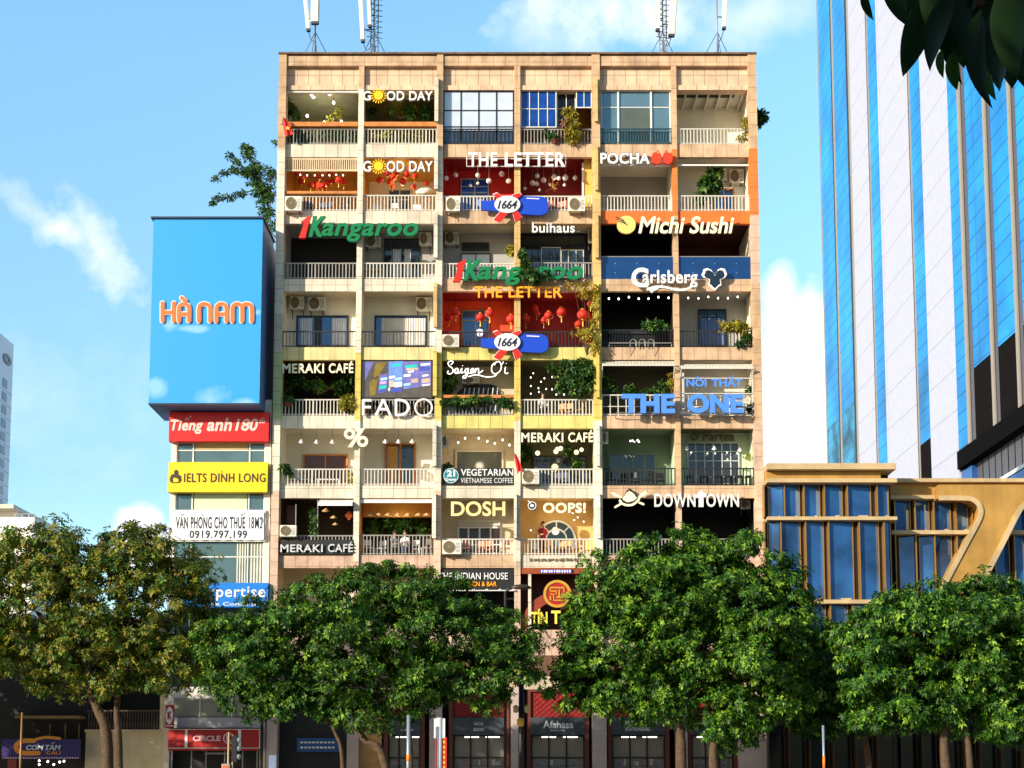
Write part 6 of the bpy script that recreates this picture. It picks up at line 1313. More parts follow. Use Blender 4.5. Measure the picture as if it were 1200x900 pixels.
# ground floor of the office: convenience store
st = thing('store_sign', 'dark red shop fascia with pink capitals, a round emblem and white dividers', 'sign', (WX(250, 879, -.7), -.7, WZ(879, -.7)))
CR_ = mat('store_red', S(170, 30, 28), .45, var=.06)
MB().pbox(197, 854, 305, 879.5, -.6, -.1).build('board', CR_, st)
b = MB()
for q in ((197, 876.3, 304.8, 877), (197, 854.3, 304.8, 855), (216.6, 855.2, 219.6, 876.2), (279, 855.2, 282.4, 876.2), (303.8, 855.2, 304.6, 876.2)): b.pbox(q[0], q[1], q[2], q[3], -.63, -.602)
b.build('divider', white, st)
b = MB(); addtext(b, 'CIRCLE', (226, 862, 258.5, 868.5), -.65, .04, .04); b.build('lettering', mat('pale_rose', S(236, 190, 190), .5, var=0), st)
b = MB(); x, z = W(268, 865.3, -.64); b.ring((x, z), .21, .27, -.65, -.61, 28); addtext(b, 'K', (265.3, 861.5, 271, 869), -.65, .04, .05); b.build('round_emblem', MATS['pale_rose'], st)
bs = thing('blade_sign', 'small upright dark red projecting sign with a letter in a white oval', 'sign', (WX(199, 853, -.8), -.8, WZ(853, -.8)))
MB().pbox(194, 826, 203.2, 853, -.8, -.62).build('board', CR_, bs); b = MB(); x, z = W(198.6, 838.5, -.82); b.disc((x, z), .17, -.82, -.802, 24, rz=.42); b.pbox(194.5, 850, 202.8, 851, -.82, -.802); b.build('oval', white, bs); addtext(MB(), 'K', (196.2, 834, 201, 843), -.84, .018, .05).build('lettering', CR_, bs)
MB().box(OX0, OX1, -.25, -.02, WZ(853), WZ(841)).build('fascia', mat('fascia_grey', S(176, 176, 180), .6, var=.04), OFF)
MB().pbox(203, 818, 304, 840, -.1, -.05).build('hoarding', mat('hoarding_olive', S(150, 146, 124), .8, var=.08), OFF)
for px in (233.5, 271): MB().pbox(px, 818, px + 1.3, 841, -.13, -.102).build('hoarding_strip', offw, OFF)
b = MB().box(OX0, OX1, .6, .7, 0, WZ(879)); b.build('shop_back', blackp, OFF)
b = MB()
for px in (200, 223, 240, 262, 283, 300): b.pbox(px, 880, px + 1.5, 945, -.05, .02)
b.pbox(240, 882, 268, 884, -.04, .02); b.build('shopfront', steel, OFF)

# ================================================================ shophouse at far left with purple sign
SH = thing('shophouse', 'dark low shophouse with a balustraded balcony over a cream wall, behind the left tree', 'building', (WX(95, 900, 1), 1, 0))
sx0, sx1 = WX(-60, 880, 1), WX(196, 880, 1)
dkw = mat('shophouse_dark', S(38, 32, 28), .8, var=.15); crw = mat('shophouse_cream', S(222, 202, 160), .8, var=.08, joints=(3, 1.2, .01, .75))
MB().box(sx0, sx1, 3.5, 12, 0, 9.5).box(sx0, WX(100, 880, 1), 1.4, 3.49, 0, 7.5).build('wall', dkw, SH)
MB().box(WX(100, 880, 1), sx1, 1.0, 3.49, 0, WZ(856, 1)).build('balcony_wall', crw, SH)
MB().box(WX(99, 880, 1), sx1 + .01, .9, 1.25, WZ(858, 1), WZ(855, 1)).build('ledge', crw, SH)
MB().box(WX(186, 880, 1), sx1, 1.02, 3.49, WZ(854.8, 1), 7.2).build('pier', crw, SH)
b = MB(); z0, z1 = WZ(854.8, 1), WZ(832, 1); n = 26; xa, xb = WX(101, 850, 1), WX(186, 850, 1)
b.box(xa, xb, 1.05, 1.15, z1 - .07, z1)
for i in range(n): x = xa + .1 + (xb - xa - .2) * i / (n - 1); b.lathe([(.03, 0), (.05, .15), (.025, .45), (.035, z1 - z0 - .07)], (x, 1.1, z0), 6)
b.build('balustrade', mat('balustrade_brown', S(96, 80, 60), .7), SH)
MB().box(WX(100, 880, 1), sx1, 1.02, 3.48, 8.0, 8.4).build('eave', dkw, SH)
b = MB(); b.box(WX(20, 850, .6), WX(95, 850, .6), .2, 1.39, WZ(842, .6), WZ(839, .6)); b.build('canopy', mat('canopy_tan', S(150, 120, 70), .8, var=.1), SH)
b = MB()
for px in (58, 76, 92): b.box(WX(px, 850, 1.2), WX(px + 1, 850, 1.2), 1.2, 1.3, WZ(866, 1.2), WZ(848, 1.2))
b.build('balcony_post', mat('post_tan', S(150, 124, 80), .7), SH)
s = boardsign('deep purple restaurant sign with an orange swoosh and silver letters', 2, 866, 93, 889.5, .3, mat('board_purple', S(46, 26, 104), .4, var=.2, scale=.8), .25)
b = MB(); addtext(b, 'COM', (30.5, 873, 51, 879), .24, .05, .03, .2, acc=[('horn', 44, 872, 1.6)]); addtext(b, 'TAM', (53, 873, 71, 879), .24, .05, .02, .2, acc=[('circ', 61.5, 871, 2), ('acute', 64, 870, 1.5)]); b.build('lettering', mat('silver_white', S(214, 216, 226), .4, var=0), s)
b = MB(); addtext(b, 'CALI', (54, 880.5, 71, 884), .25, .03, .02, .1); b.stroke(smooth([W(40, 868, .26), W(26, 868.5, .26), W(19, 873, .26), W(20, 879, .26), W(28, 882.5, .26), W(45, 882.5, .26)], 4), .22, .26, .298, 0); b.stroke(smooth([W(42, 866.5, .26), W(54, 864, .26), W(70, 865.5, .26)], 4), .14, .26, .298, 0); b.build('swoosh', mat('swoosh_orange', S(236, 150, 40), .4, var=0), s)
b = MB()
for k in range(30): b.pbox(3 + k * 3, 887.3, 4.6 + k * 3, 889, .27, .298)
b.build('lamp_strip', mat('pale_pink_lamps', S(226, 190, 210), .5, var=0), s)
b = MB()
for px, c in ((46, 891.5), (56, 892.5), (70, 893), (75, 892), (63, 896), (46, 896)): x, z = W(px, c, .9); b.ball((x, .9, z), .06, 0, 8)
b.build('lamp', bulbm, SH)
MB().pbox(8, 890, 18, 945, .5, .6).build('shop_post', mat('shop_post_red', S(150, 60, 40), .6), SH)

# ================================================================ gold panelled building on the right
GB = thing('gold_commercial_building', 'gold clad commercial building with sawtooth blue glass and a curved leaning pier', 'building', (WX(1048, 900, .5), .5, 0))
gst = mat('gold_cladding', S(186, 142, 70), .5, .1, var=.14, streak=.12, scale=.6, joints=(2.2, 6, .012, .75)); gdk = mat('bronze_reveal', S(22, 17, 14), .6, .1, var=.1)
pst = mat('pale_gold_ledge', S(198, 172, 128), .6, .05, var=.1, streak=.15); gfin = mat('gold_fin', S(176, 132, 70), .35, .5, var=.05)
gpane = mat('blue_mirror_glass', (.03, .12, .32, 1), .03, .3, var=.5, scale=.5, bump=.03, bumpscale=.7)
gx0, gx1 = XG + .02, WX(1047, 600, -.6); Yl = -.6; Yr = .9; gx2 = WX(1330, 600, Yr)
MB().box(gx0, gx1, Yl + .9, 20, 0, WZ(553, Yl)).box(gx1, gx2, Yr + .9, 20, 0, WZ(567, Yr)).build('core', gdk, GB)
z = lambda py: WZ(py, Yl)
MB().box(gx0, gx1 - .6, Yl - .1, 6, z(562.5), z(553)).build('parapet', gst, GB)
MB().box(gx0, gx1 + .05, Yl - .55, 7, z(552.5), z(545.5)).build('cornice', pst, GB)
MB().box(gx0, gx1 + .1, Yl - .45, 1, z(567.3), z(562.7)).build('ledge', pst, GB)
MB().box(gx0, gx1 + .1, Yl - .3, .3, z(610.5), z(606.5)).build('ledge', pst, GB); MB().box(gx0, gx1 + .1, Yl - .3, .3, z(708), z(703.5)).build('ledge', pst, GB)
MB().box(gx0, gx1 + .1, Yl - .3, .3, z(800), z(795)).build('ledge', pst, GB)
zr = lambda py: WZ(py, Yr)
MB().box(gx1 + .1, gx2, Yr - .55, 6, zr(567.3), zr(563)).build('cornice', pst, GB)
MB().box(gx1 + .1, gx2, Yr - .15, Yr + .8, zr(582), zr(567.5)).build('parapet', gst, GB)
MB().box(gx1 + .1, gx2, Yr - .35, Yr + .8, zr(586), zr(582.1)).build('ledge', pst, GB); MB().box(gx1 + .1, gx2, Yr - .3, Yr + .8, zr(627), zr(622.5)).build('ledge', pst, GB)
MB().box(gx1 + .1, gx2, Yr - .3, Yr + .8, zr(735), zr(730)).build('ledge', pst, GB)
lowglass = mat('shaded_glass', S(20, 24, 28), .12, var=.3, spec=.25); lowfin = mat('gold_fin_shaded', S(84, 62, 36), .5, .3, var=.1)  # low-floor copies of pane and fin, shade put into their darker colour
def saw(xs, Y0, z0, z1, swap=(), low=False):
    swap = [i for i in range(len(xs)) if i not in swap]
    """sawtooth bays: a slanted mirror pane, a dark reveal, a slim gold fin"""
    for i, (a, c) in enumerate(zip(xs, xs[1:])):
        w = c - a; g = MB(); d = .22
        if i in swap: p = [(a + .06, Y0 + .05), (c - w * .17, Y0 + .05 + d)]
        else: p = [(a + w * .26, Y0 + .05 + d), (c - .06, Y0 + .05)]
        g.quad((p[0][0], p[0][1], z0), (p[1][0], p[1][1], z0), (p[1][0], p[1][1], z1), (p[0][0], p[0][1], z1), 0)
        if i in swap: g.quad((p[1][0], p[1][1], z0), (c, Y0 + .3, z0), (c, Y0 + .3, z1), (p[1][0], p[1][1], z1), 1)
        else: g.quad((a, Y0 + .3, z0), (p[0][0], p[0][1], z0), (p[0][0], p[0][1], z1), (a, Y0 + .3, z1), 1)
        n_ = g.build('window', [lowglass if low else gpane, gdk], GB)
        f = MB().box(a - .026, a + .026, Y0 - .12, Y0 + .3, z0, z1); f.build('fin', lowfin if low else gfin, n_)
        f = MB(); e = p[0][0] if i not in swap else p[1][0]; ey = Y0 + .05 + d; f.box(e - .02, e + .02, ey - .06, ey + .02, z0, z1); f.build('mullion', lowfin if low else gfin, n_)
        r = MB()
        for t_ in ((.12,) if z1 - z0 < 3 else (.12,)): r.box(min(p[0][0], p[1][0]) + .5, max(p[0][0], p[1][0]) - .2, Y0 - .02, Y0 + .2, z0 + .002, z0 + .1)
        r.build('sill_block', pst, n_)
gxs = lambda L_, Yq: [WX(a, 640, Yq) for a in L_]
saw(gxs([896, 920, 943, 967, 994, 1029, 1047], Yl), Yl, z(606.3), z(567.5), (0,))
saw(gxs([896, 915, 944, 971, 1007, 1036, 1047], Yl), Yl, z(703.3), z(610.7), (0,)); saw(gxs([896, 915, 944, 971, 997, 1022, 1047], Yl), Yl, z(794.8), z(708.2), low=False)
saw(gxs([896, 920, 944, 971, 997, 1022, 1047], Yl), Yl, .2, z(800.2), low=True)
rx = [1049, 1073, 1095, 1121, 1140, 1165, 1188, 1210, 1235, 1260, 1290, 1330]
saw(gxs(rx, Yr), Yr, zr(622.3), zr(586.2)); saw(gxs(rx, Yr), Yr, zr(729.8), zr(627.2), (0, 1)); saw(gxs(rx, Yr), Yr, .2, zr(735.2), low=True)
# the curved leaning pier
Yp = .1
L1 = smooth([(1100, 583.5), (1128, 583.8), (1139, 585), (1147, 591), (1149.5, 600), (1146, 611), (1130, 641), (1105, 688), (1070, 754)], 5); R1 = smooth([(1118, 754), (1148, 690), (1163, 660), (1180, 627), (1192, 603), (1200, 592), (1212, 585.5), (1226, 583.5)], 5)
poly = [tuple(q) for q in L1] + [tuple(q) for q in R1] + [(1226, 568), (1100, 568)]
MB().pprism([(a, c) for a, c in poly], Yp - .25, Yr + .6).build('curved_pier', gst, GB)
b = MB(); b.stroke([W(a, c, Yp - .3) for a, c in L1], .24, Yp - .33, Yp - .252, 0, False); b.stroke([W(a, c, Yp - .3) for a, c in R1], .24, Yp - .33, Yp - .252, 0, False); b.build('pier_trim', pst, GB)
# ================================================================ striped tower
TX = 40.0; KT = TX / 27.0
TW = thing('striped_tower', 'tall office tower of white cladding and blue glass stripes rising out of the picture', 'tower', (TX + 15, 80, 0))
def ty(px, py=150): d = ray(px, py); return TX / d.x * d.y - DIST
TH = 150
def tz(z): return EYE + (z - EYE) * KT
twh = mat('tower_white', S(178, 179, 194), .55, var=.05, joints=(60, 3.8, .07, .74, 1.0)); tbl = mat('tower_blue_glass', (.010, .25, .68, 1), .22, .0, var=.4, scale=.11, joints=(90, 1.6, .07, .45, .9), spec=.22)
ttl = mat('tower_teal_glass', (.02, .20, .36, 1), .22, .0, var=.9, scale=.3, joints=(90, 1.6, .07, .5, .8), spec=.2); tdk = mat('tower_dark_reflection_louvre', S(24, 21, 20), .95, .0, spec=.03, var=.1, joints=(90, 1.4, .04, .6)); tfn = mat('tower_fin', S(160, 150, 134), .5, .2, var=.04); tgy = mat('tower_reveal', S(84, 80, 84), .5, var=.06); tsh = mat('tower_dark_gap', S(46, 40, 38), .6)
MB().box(TX + .6, TX + 44, ty(1260), ty(958.5), 0, TH).build('core', tgy, TW)
zdark = tz(25.2)  # glass below this height is near-black, a reflection put into the colour
def strip(a, c, m, proud=.0, z0=0, z1=TH, name='cladding_strip'):
    y0, y1 = ty(c), ty(a); return MB().box(TX - proud, TX + .58, y0 + .004, y1 - .004, z0, z1).build(name, m, TW)
for a, c in ((961.5, 975.3), (978.3, 993)): strip(a, c, ttl, 0, name='glass_strip', z1=tz(31)); strip(a, c, tbl, 0, tz(31) + .005, name='glass_strip')
for a, c in ((997.7, 1017.3), (1030, 1065), (1080, 1111.7)): strip(a, c, twh, .06)
for a, c, zd in ((1019.3, 1030, 23.5), (1067.3, 1080, 23.2)): strip(a, c, tbl, 0, tz(zd), name='glass_strip'); strip(a, c, tdk, 0, 0, tz(zd) - .01, 'dark_reflection_strip')  # lower ends of the glass strips: dark reflection painted as near-black panels
strip(1111.7, 1123.3, tbl, .05, tz(20.9), name='glass_strip')
for a, c in ((1131.7, 1152.7), (1160.7, 1182.3), (1190.7, 1213), (1221, 1258)): strip(a, c, tbl, .02, zdark, name='glass_strip'); strip(a, c, tdk, .02, tz(20.9), zdark - .01, 'dark_reflection_strip')
for a, c in ((960.5, 961.5), (975.3, 978.3), (993, 997.7), (1017.3, 1019.3), (1065, 1067.3)):
    m_ = (a + c) / 2; strip(a, m_, tsh, .03, name='reveal_strip'); strip(m_, c, tfn, .05, name='reveal_strip')
for a, c in ((1123.3, 1131.7), (1152.7, 1160.7), (1182.3, 1190.7), (1213, 1221)):
    strip(a + 3.2, a + 5, tsh, .0, tz(20.9), name='reveal_strip'); strip(a + 5, c, tgy, .04, tz(20.9), name='reveal_strip'); MB().box(TX - .13, TX + .5, ty(a + 3.1), ty(a + .3), tz(20.9), TH).build('fin', tfn, TW)
MB().box(TX - .3, TX + 8, ty(1258), ty(1112.5), tz(19.8), tz(20.88)).build('soffit_band', mat('black_soffit', S(16, 15, 15), .95, spec=.03), TW)
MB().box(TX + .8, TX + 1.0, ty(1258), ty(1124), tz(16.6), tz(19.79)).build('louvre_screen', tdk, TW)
b = MB()
for i in range(12): y = ty(1130) - i * 1.6; b.box(TX + .6, TX + .79, y - .1, y + .1, tz(16.6), tz(19.79))
b.build('louvre_fin', mat('louvre_grey', S(58, 60, 66), .9, spec=.05), TW)
MB().box(TX - 1.2, TX + 4, ty(1258), ty(1145), tz(17.2), tz(17.4)).build('podium_coping', white, TW); MB().box(TX - 1.1, TX + 4, ty(1258), ty(1146), 0, tz(17.19)).build('podium_wall', mat('podium_blue', S(44, 92, 160), .2, .3, var=.1), TW); MB().box(TX + .1, TX + .6, ty(1124), ty(1112), 0, tz(19.7)).build('podium_strip', MATS['podium_blue'], TW)

# ================================================================ far white tower and stepped house at the left edge
FT = thing('white_hotel_tower', 'distant pale tower sliver with a column of dark windows and a round emblem', 'tower', (WX(-40, 600, 160), 160, 0))
Yf = 160; Yb_ = 182; fx1 = WX(12.5, 500, Yb_); fz1 = WZ(404, Yb_); fwm = mat('far_white', S(226, 230, 240), .7, var=.04)
MB().box(fx1 - 30, fx1, Yf, Yb_, 0, fz1).build('wall', fwm, FT)
def fside(px): d = ray(px, 500); return fx1 / d.x * d.y - DIST
for i in range(11):
    zc = WZ(445 + i * 15.7, 176)
    for px in (3.6, -9, -21):
        yy = fside(px); w = MB().box(fx1 + .005, fx1 + .08, yy - 1.1, yy + 1.1, zc - .75, zc + .75).build('window', mat('far_window', S(70, 84, 100), .2), FT)
b = MB()
for i in range(12): zc = WZ(453 + i * 15.7, 176); b.box(fx1 + .004, fx1 + .05, Yf, Yb_, zc - .06, zc + .06)
b.build('floor_joint', mat('far_joint', S(190, 198, 216), .7), FT)
yy = fside(4.8); zc = WZ(416, 176); b = MB()
for k in range(20):
    a0, a1 = 2 * math.pi * k / 20, 2 * math.pi * (k + 1) / 20; q = lambda r, a_: (fx1 + .15, yy + r * 2.2 * math.cos(a_), zc + r * math.sin(a_)); b.quad(q(.3, a0), q(.95, a0), q(.95, a1), q(.3, a1))
b.build('round_emblem', mat('emblem_grey', S(110, 104, 104), .5), FT)
HH = thing('stepped_white_house', 'pale stepped rooftop showing above the left tree', 'house', (WX(0, 640, 45), 45, 0)); Yh = 45
MB().box(WX(-50, 620, Yh), WX(40, 620, Yh), Yh, Yh + 12, 0, WZ(606, Yh)).box(WX(-50, 600, Yh), WX(16, 600, Yh), Yh + 1, Yh + 11, WZ(606, Yh) + .01, WZ(597, Yh)).build('wall', mat('house_white', S(232, 228, 216), .7, var=.06), HH)
MB().box(WX(-50, 600, Yh), WX(18, 600, Yh), Yh - .5, Yh + 11, WZ(597, Yh) + .005, WZ(592, Yh)).build('roof', mat('house_roof', S(214, 204, 184), .7), HH)
b = MB(); 
for px in (17, 25, 33, 40): b.box(WX(px, 600, Yh), WX(px, 600, Yh) + .08, Yh + .05, Yh + .13, WZ(606, Yh) + .01, WZ(602.5, Yh))
b.box(WX(16.5, 600, Yh), WX(40.3, 600, Yh), Yh + .04, Yh + .14, WZ(602.5, Yh), WZ(601.8, Yh)); b.build('roof_railing', steel, HH)

# ================================================================ antennas on the roof
def antenna(label, px, Y, panels, lattice=False, h=4.2):
    Y = .7; x = WX(px, 66, Y); z = ZR + .09; t = thing('cell_antenna', label, 'antenna', (x, Y, z)); b = MB()
    b.tube([(x, Y, z), (x, Y, z + h)], .04, 6)
    if lattice:
        for s_ in (-.17, .2): b.tube([(x + s_, Y + .1, z), (x + s_, Y + .1, z + h)], .03, 4)
        for i in range(12): zz_ = z + .3 + i * .32; b.tube([(x - .17, Y + .1, zz_), (x + .2, Y + .1, zz_ + .3)], .02, 4)
        for i in range(9): zz_ = z + 1.3 + i * .3; b.tube([(x - .35, Y - .1, zz_), (x + .42, Y + .1, zz_)], .025, 4)
    b.build('mast', steel, t)
    b = MB()
    for s_ in (-.9, .9): b.tube([(x, Y, z + 1.6), (x + s_, Y + .5, z)], .022, 4)
    b.tube([(x, Y, z + 1.6), (x, Y - 1, z)], .022, 4); b.tube([(x - .55, Y + .3, z + .45), (x + .5, Y + .28, z + .45)], .018, 4); b.build('brace', mat('brace_blue_grey', S(112, 132, 150), .5, .3), t)
    for dx, dy, z0, lean, wd in panels:
        b = MB(); w_ = wd / 2
        for i in range(1): 
            P0 = Vector((x + dx, Y + dy, z + z0)); P1 = P0 + Vector((lean, 0, 3.0)); n = 8; vs = []
            for P in (P0, P1):
                for q in ((-w_, -.12), (-w_ * .8, -.2), (w_ * .8, -.2), (w_, -.12), (w_, .06), (-w_, .06)): vs.append((P.x + q[0], P.y + q[1], P.z))
            b.add(vs, [(0, 1, 2, 3, 4, 5)[::-1], (6, 7, 8, 9, 10, 11)] + [(i_, (i_ + 1) % 6, (i_ + 1) % 6 + 6, i_ + 6) for i_ in range(6)])
        o = b.build('panel', mat('antenna_white', S(226, 222, 206), .5, var=.04), t)
        b = MB(); b.box(x + dx - w_ * .9, x + dx + w_ * .9, Y + dy - .16, Y + dy + .04, z + z0 - .1, z + z0 - .005).tube([(x + dx, Y + dy, z + z0 + .6), (x, Y, z + z0 + .7)], .035, 5).tube(smooth([(x + dx, Y + dy, z + z0 - .08), (x + dx * .6, Y - .1, z + z0 - .5), (x + .05, Y - .08, z + .9), (x + .06, Y - .07, z + .05)], 4), .022, 4); b.build('cable_and_clamp', mat('cable_dark', S(70, 78, 92), .6), t)
antenna('roof antenna with one leaning white panel and one squat cream panel', 369, 3, [(-.33, -.1, 1.65, -.33, .22), (.02, -.25, 1.95, .0, .42)]); antenna('roof antenna with two slim white tubes in front of a lattice mast', 438, 3, [(-.55, -.1, 1.05, -.2, .22), (-.18, -.2, 1.8, -.16, .2)], True)
antenna('roof antenna with a cream panel either side of a crowded lattice mast', 777, 3, [(-.28, -.1, 1.65, .06, .24), (.42, -.2, 1.3, .22, .36)], True); antenna('roof antenna with a plain tripod mast and one white panel', 841, 3, [(.32, -.15, 1.72, .16, .22)])
t = thing('rooftop_wire', 'thin wire strung on short posts along the roof edge', 'wire', (WX(600, 64, 1), 1, ZR + .09)); b = MB()
for px in (461, 554, 648): b.box(WX(px, 60, 1) - .02, WX(px, 60, 1) + .02, .98, 1.02, ZR + .09, ZR + .32)
b.build('post', steel, t); MB().tube([(WX(461, 60, 1), 1, ZR + .3), (WX(648, 60, 1), 1, ZR + .3)], .012, 4).build('line', steel, t)

# ================================================================ bougainvillea over the billboard
t = thing('rooftop_creeper', 'dark green bougainvillea with long arching sprays above the billboard', 'plant', (WX(316, 270, 2.2), 2.2, WZ(278, 2.2))); Yc = 2.2
k = 1 / 23.5; bl = []
for px, py, rx_, ry_ in ((315, 255, 9, 16), (312, 225, 14, 16), (318, 205, 9, 8), (303, 220, 8, 10), (296, 200, 9, 10), (293, 180, 8, 8), (288, 175, 7, 6), (300, 195, 8, 7), (318, 268, 6, 8), (309, 240, 10, 10), (290, 203, 7, 5), (313, 200, 7, 6)): x, zc = W(px, py, Yc); bl.append((x, Yc, zc, rx_ * k, .5, ry_ * k))
for path in ([(318, 232), (300, 226), (285, 226), (270, 231), (258, 230), (249, 239)], [(305, 208), (290, 203), (277, 199), (262, 202), (250, 211)], [(300, 205), (284, 196), (276, 188), (268, 181)], [(296, 215), (288, 213)]):
    for q in smooth(path, 5): x, zc = W(q.x, q.y, Yc); bl.append((x, Yc, zc, .13, .12, .13))
V, Mi = leaves(bl, 900, .23, LD, 77, per=5, weights=(.5, .4, .1), shell=.1); leafobj('foliage', V, Mi, LD, t)
b = MB()
for path in ([(318, 276), (316, 250), (305, 225), (285, 226), (270, 231), (249, 239)], [(316, 250), (308, 215), (290, 203), (262, 202), (250, 211)], [(308, 215), (284, 196), (268, 181)], [(308, 215), (296, 190), (288, 174)], [(316, 250), (318, 205)], [(318, 276), (317, 380), (314, 476)]): b.tube([(W(q.x, q.y, Yc)[0], Yc, W(q.x, q.y, Yc)[1]) for q in smooth(path, 3)], .03, 5)
b.build('stem', bark, t)

# ================================================================ the far side of the street, behind the photographer
for i, (x0_, x1_, h_, c_) in enumerate(((-95, -62, 19, (176, 164, 146)), (-61, -34, 24, (150, 140, 128)), (-33, 2, 17, (190, 182, 168)), (3, 38, 23, (120, 116, 112)), (39, 72, 18, (168, 150, 130)), (73, 118, 26, (140, 138, 140)))):
    t = thing('street_building', ['cream row building across the street', 'taupe row building across the street', 'low white row building across the street', 'dark grey row building across the street', 'tan row building across the street', 'tall grey row building across the street'][i], 'building', ((x0_ + x1_) / 2, -118, 0), 'buildings across the street')
    MB().box(x0_, x1_, -132, -118, 0, h_).build('wall', mat('row_wall_%d' % i, S(*c_), .8, var=.1), t)
    for fl in range(int(h_ / 3.6)): 
        w = MB(); n_ = int((x1_ - x0_) / 3.5)
        MB().box(x0_ + .6, x1_ - .6, -117.99, -117.95, fl * 3.6 + 1.0, fl * 3.6 + 2.9).build('window_band', glassd, t)
# ================================================================ street trees
def tree(label, Y, lobes, trunks, n, size, mats, seed, weights=(.5, .3, .2), per=7, depth=1.0, name='street_tree', droop=.3):
    k = 1 / 24.3 * (Y + DIST) / DIST; bl = []
    for px, py, rx, ry in lobes:
        x, z = W(px, py, Y); r_ = min(rx, ry * 1.3) * k; bl.append((x, Y + random.uniform(-.6, .6) * depth, z, rx * k, r_ * depth, ry * k))
    x0, _ = W(trunks[0][0][0], 900, Y); t = thing(name, label, 'tree', (x0, Y, .13))
    V, Mi = leaves(bl, n, size, mats, seed, per=per, weights=weights, shell=.3, droop=droop, clump=26); leafobj('crown', V, Mi, mats, t)
    for tr in trunks:
        b = MB(); w0 = tr[-1]; pts = []
        for i, (px, py) in enumerate(tr[:-1]):
            x, z = W(px, py, Y); pts.append((x, Y + .05 * i, z if i else .13))
        sp = smooth(pts, 4); m_ = len(sp); b.tube(sp, [w0 * (1.15 - .65 * i / (m_ - 1)) * (1 + .06 * math.sin(i * 2.3)) for i in range(m_)], 9)
        tip = Vector(sp[-1]); rn = random.Random(seed)
        order = sorted(bl, key=lambda q: (Vector(q[:3]) - tip).length)
        for q in order[:7]:
            e = Vector(q[:3]); mid = (tip + e) / 2 + Vector((rn.uniform(-.3, .3), rn.uniform(-.3, .3), .25)); path = smooth([sp[-2], tip, mid, e], 4); b.tube(path, [w0 * .42 * (1 - .8 * i / (len(path) - 1)) for i in range(len(path))], 6)
            for _ in range(4):
                d = Vector((rn.uniform(-1, 1) * q[3], rn.uniform(-1, 1) * q[4], rn.uniform(-.4, 1) * q[5])) * .85; pp = smooth([mid, e, e + d], 3); b.tube(pp, [w0 * .14 * (1 - .75 * i / (len(pp) - 1)) for i in range(len(pp))], 5)
        b.build('trunk', bark, t)
    return t
tree('broad olive and bronze tree standing before the shophouse at the far left', -9, [(28, 668, 45, 36), (85, 652, 48, 34), (140, 650, 50, 32), (185, 668, 48, 36), (40, 715, 60, 45), (110, 695, 70, 50), (170, 725, 62, 48), (222, 715, 34, 46), (30, 775, 50, 32), (95, 765, 60, 40), (150, 785, 52, 32), (205, 760, 44, 38), (75, 805, 30, 14), (-20, 700, 40, 60), (-25, 760, 35, 40), (236, 668, 30, 16), (250, 750, 26, 34), (228, 782, 30, 26)],
     [[(128, 900), (124, 860), (112, 828), (100, 800), (92, 780), .24], [(142, 900), (138, 860), (136, 830), (140, 800), .17]], 17500, .205, LO + LG[:1], 101, (.42, .05, .36, .17), 6)
tree('green tree with arching bare forks between the convenience store and the bookshop', -11, [(452, 690, 56, 30), (505, 704, 54, 28), (565, 735, 42, 30), (390, 715, 62, 36), (330, 745, 50, 40), (295, 765, 46, 40), (430, 750, 74, 46), (520, 745, 72, 46), (592, 752, 38, 36), (275, 800, 30, 26), (320, 805, 36, 28), (390, 795, 46, 32), (550, 790, 46, 28), (470, 800, 50, 26), (305, 712, 20, 14), (480, 668, 24, 10), (415, 676, 24, 10), (610, 775, 22, 24), (606, 760, 18, 24), (295, 833, 16, 10), (350, 822, 20, 14), (430, 820, 26, 14), (330, 832, 36, 16), (420, 832, 44, 18), (500, 822, 46, 20), (555, 812, 40, 18), (380, 815, 40, 18), (600, 800, 26, 16), (262, 765, 32, 40), (254, 802, 22, 20), (300, 735, 34, 26)],
     [[(462, 905), (446, 880), (428, 868), (418, 850), (410, 820), .16], [(482, 905), (480, 868), (478, 845), (486, 815), .13], [(404, 905), (400, 880), (392, 858), (384, 835), .09]], 20000, .205, LG + LO[2:], 202, (.42, .3, .16, .2), 6)
tree('tall dense bright green tree in front of the right half of the apartment block', -10, [(778, 656, 50, 34), (820, 660, 50, 32), (868, 668, 46, 36), (738, 670, 36, 28), (712, 702, 38, 32), (760, 700, 64, 46), (830, 705, 64, 48), (890, 715, 50, 44), (932, 738, 34, 38), (698, 750, 38, 38), (745, 760, 60, 44), (815, 770, 66, 48), (880, 775, 56, 46), (930, 790, 34, 40), (690, 795, 30, 28), (740, 808, 40, 26), (800, 815, 44, 30), (868, 825, 40, 24), (785, 626, 22, 11), (920, 690, 26, 22), (955, 755, 22, 22), (668, 770, 18, 22), (684, 742, 24, 32), (664, 800, 20, 16), (842, 640, 22, 12), (872, 865, 24, 12), (918, 820, 26, 20), (700, 822, 34, 16), (765, 838, 40, 16), (840, 845, 40, 18), (900, 838, 30, 18)],
     [[(798, 905), (798, 870), (796, 845), (790, 815), .23], [(838, 905), (836, 880), (841, 858), (836, 825), .19]], 24000, .215, LG, 303, (.45, .28, .27), 7)
tree('wide deep green tree before the gold building at the right edge', -12, [(1075, 715, 52, 30), (1130, 708, 56, 32), (1185, 712, 50, 32), (1230, 725, 44, 40), (1035, 745, 46, 34), (1095, 755, 66, 44), (1160, 765, 66, 46), (1220, 780, 50, 44), (1010, 775, 36, 34), (1060, 800, 50, 36), (1125, 815, 52, 30), (1190, 825, 50, 30), (1030, 825, 38, 22), (1000, 742, 20, 16), (1240, 830, 40, 30), (1190, 853, 24, 12), (1060, 836, 50, 20), (1130, 845, 50, 16), (1210, 850, 40, 20)],
     [[(1112, 905), (1107, 880), (1109, 855), (1118, 828), .2], [(1138, 905), (1135, 870), (1130, 840), .15]], 18000, .22, LG, 404, (.5, .35, .18), 7)
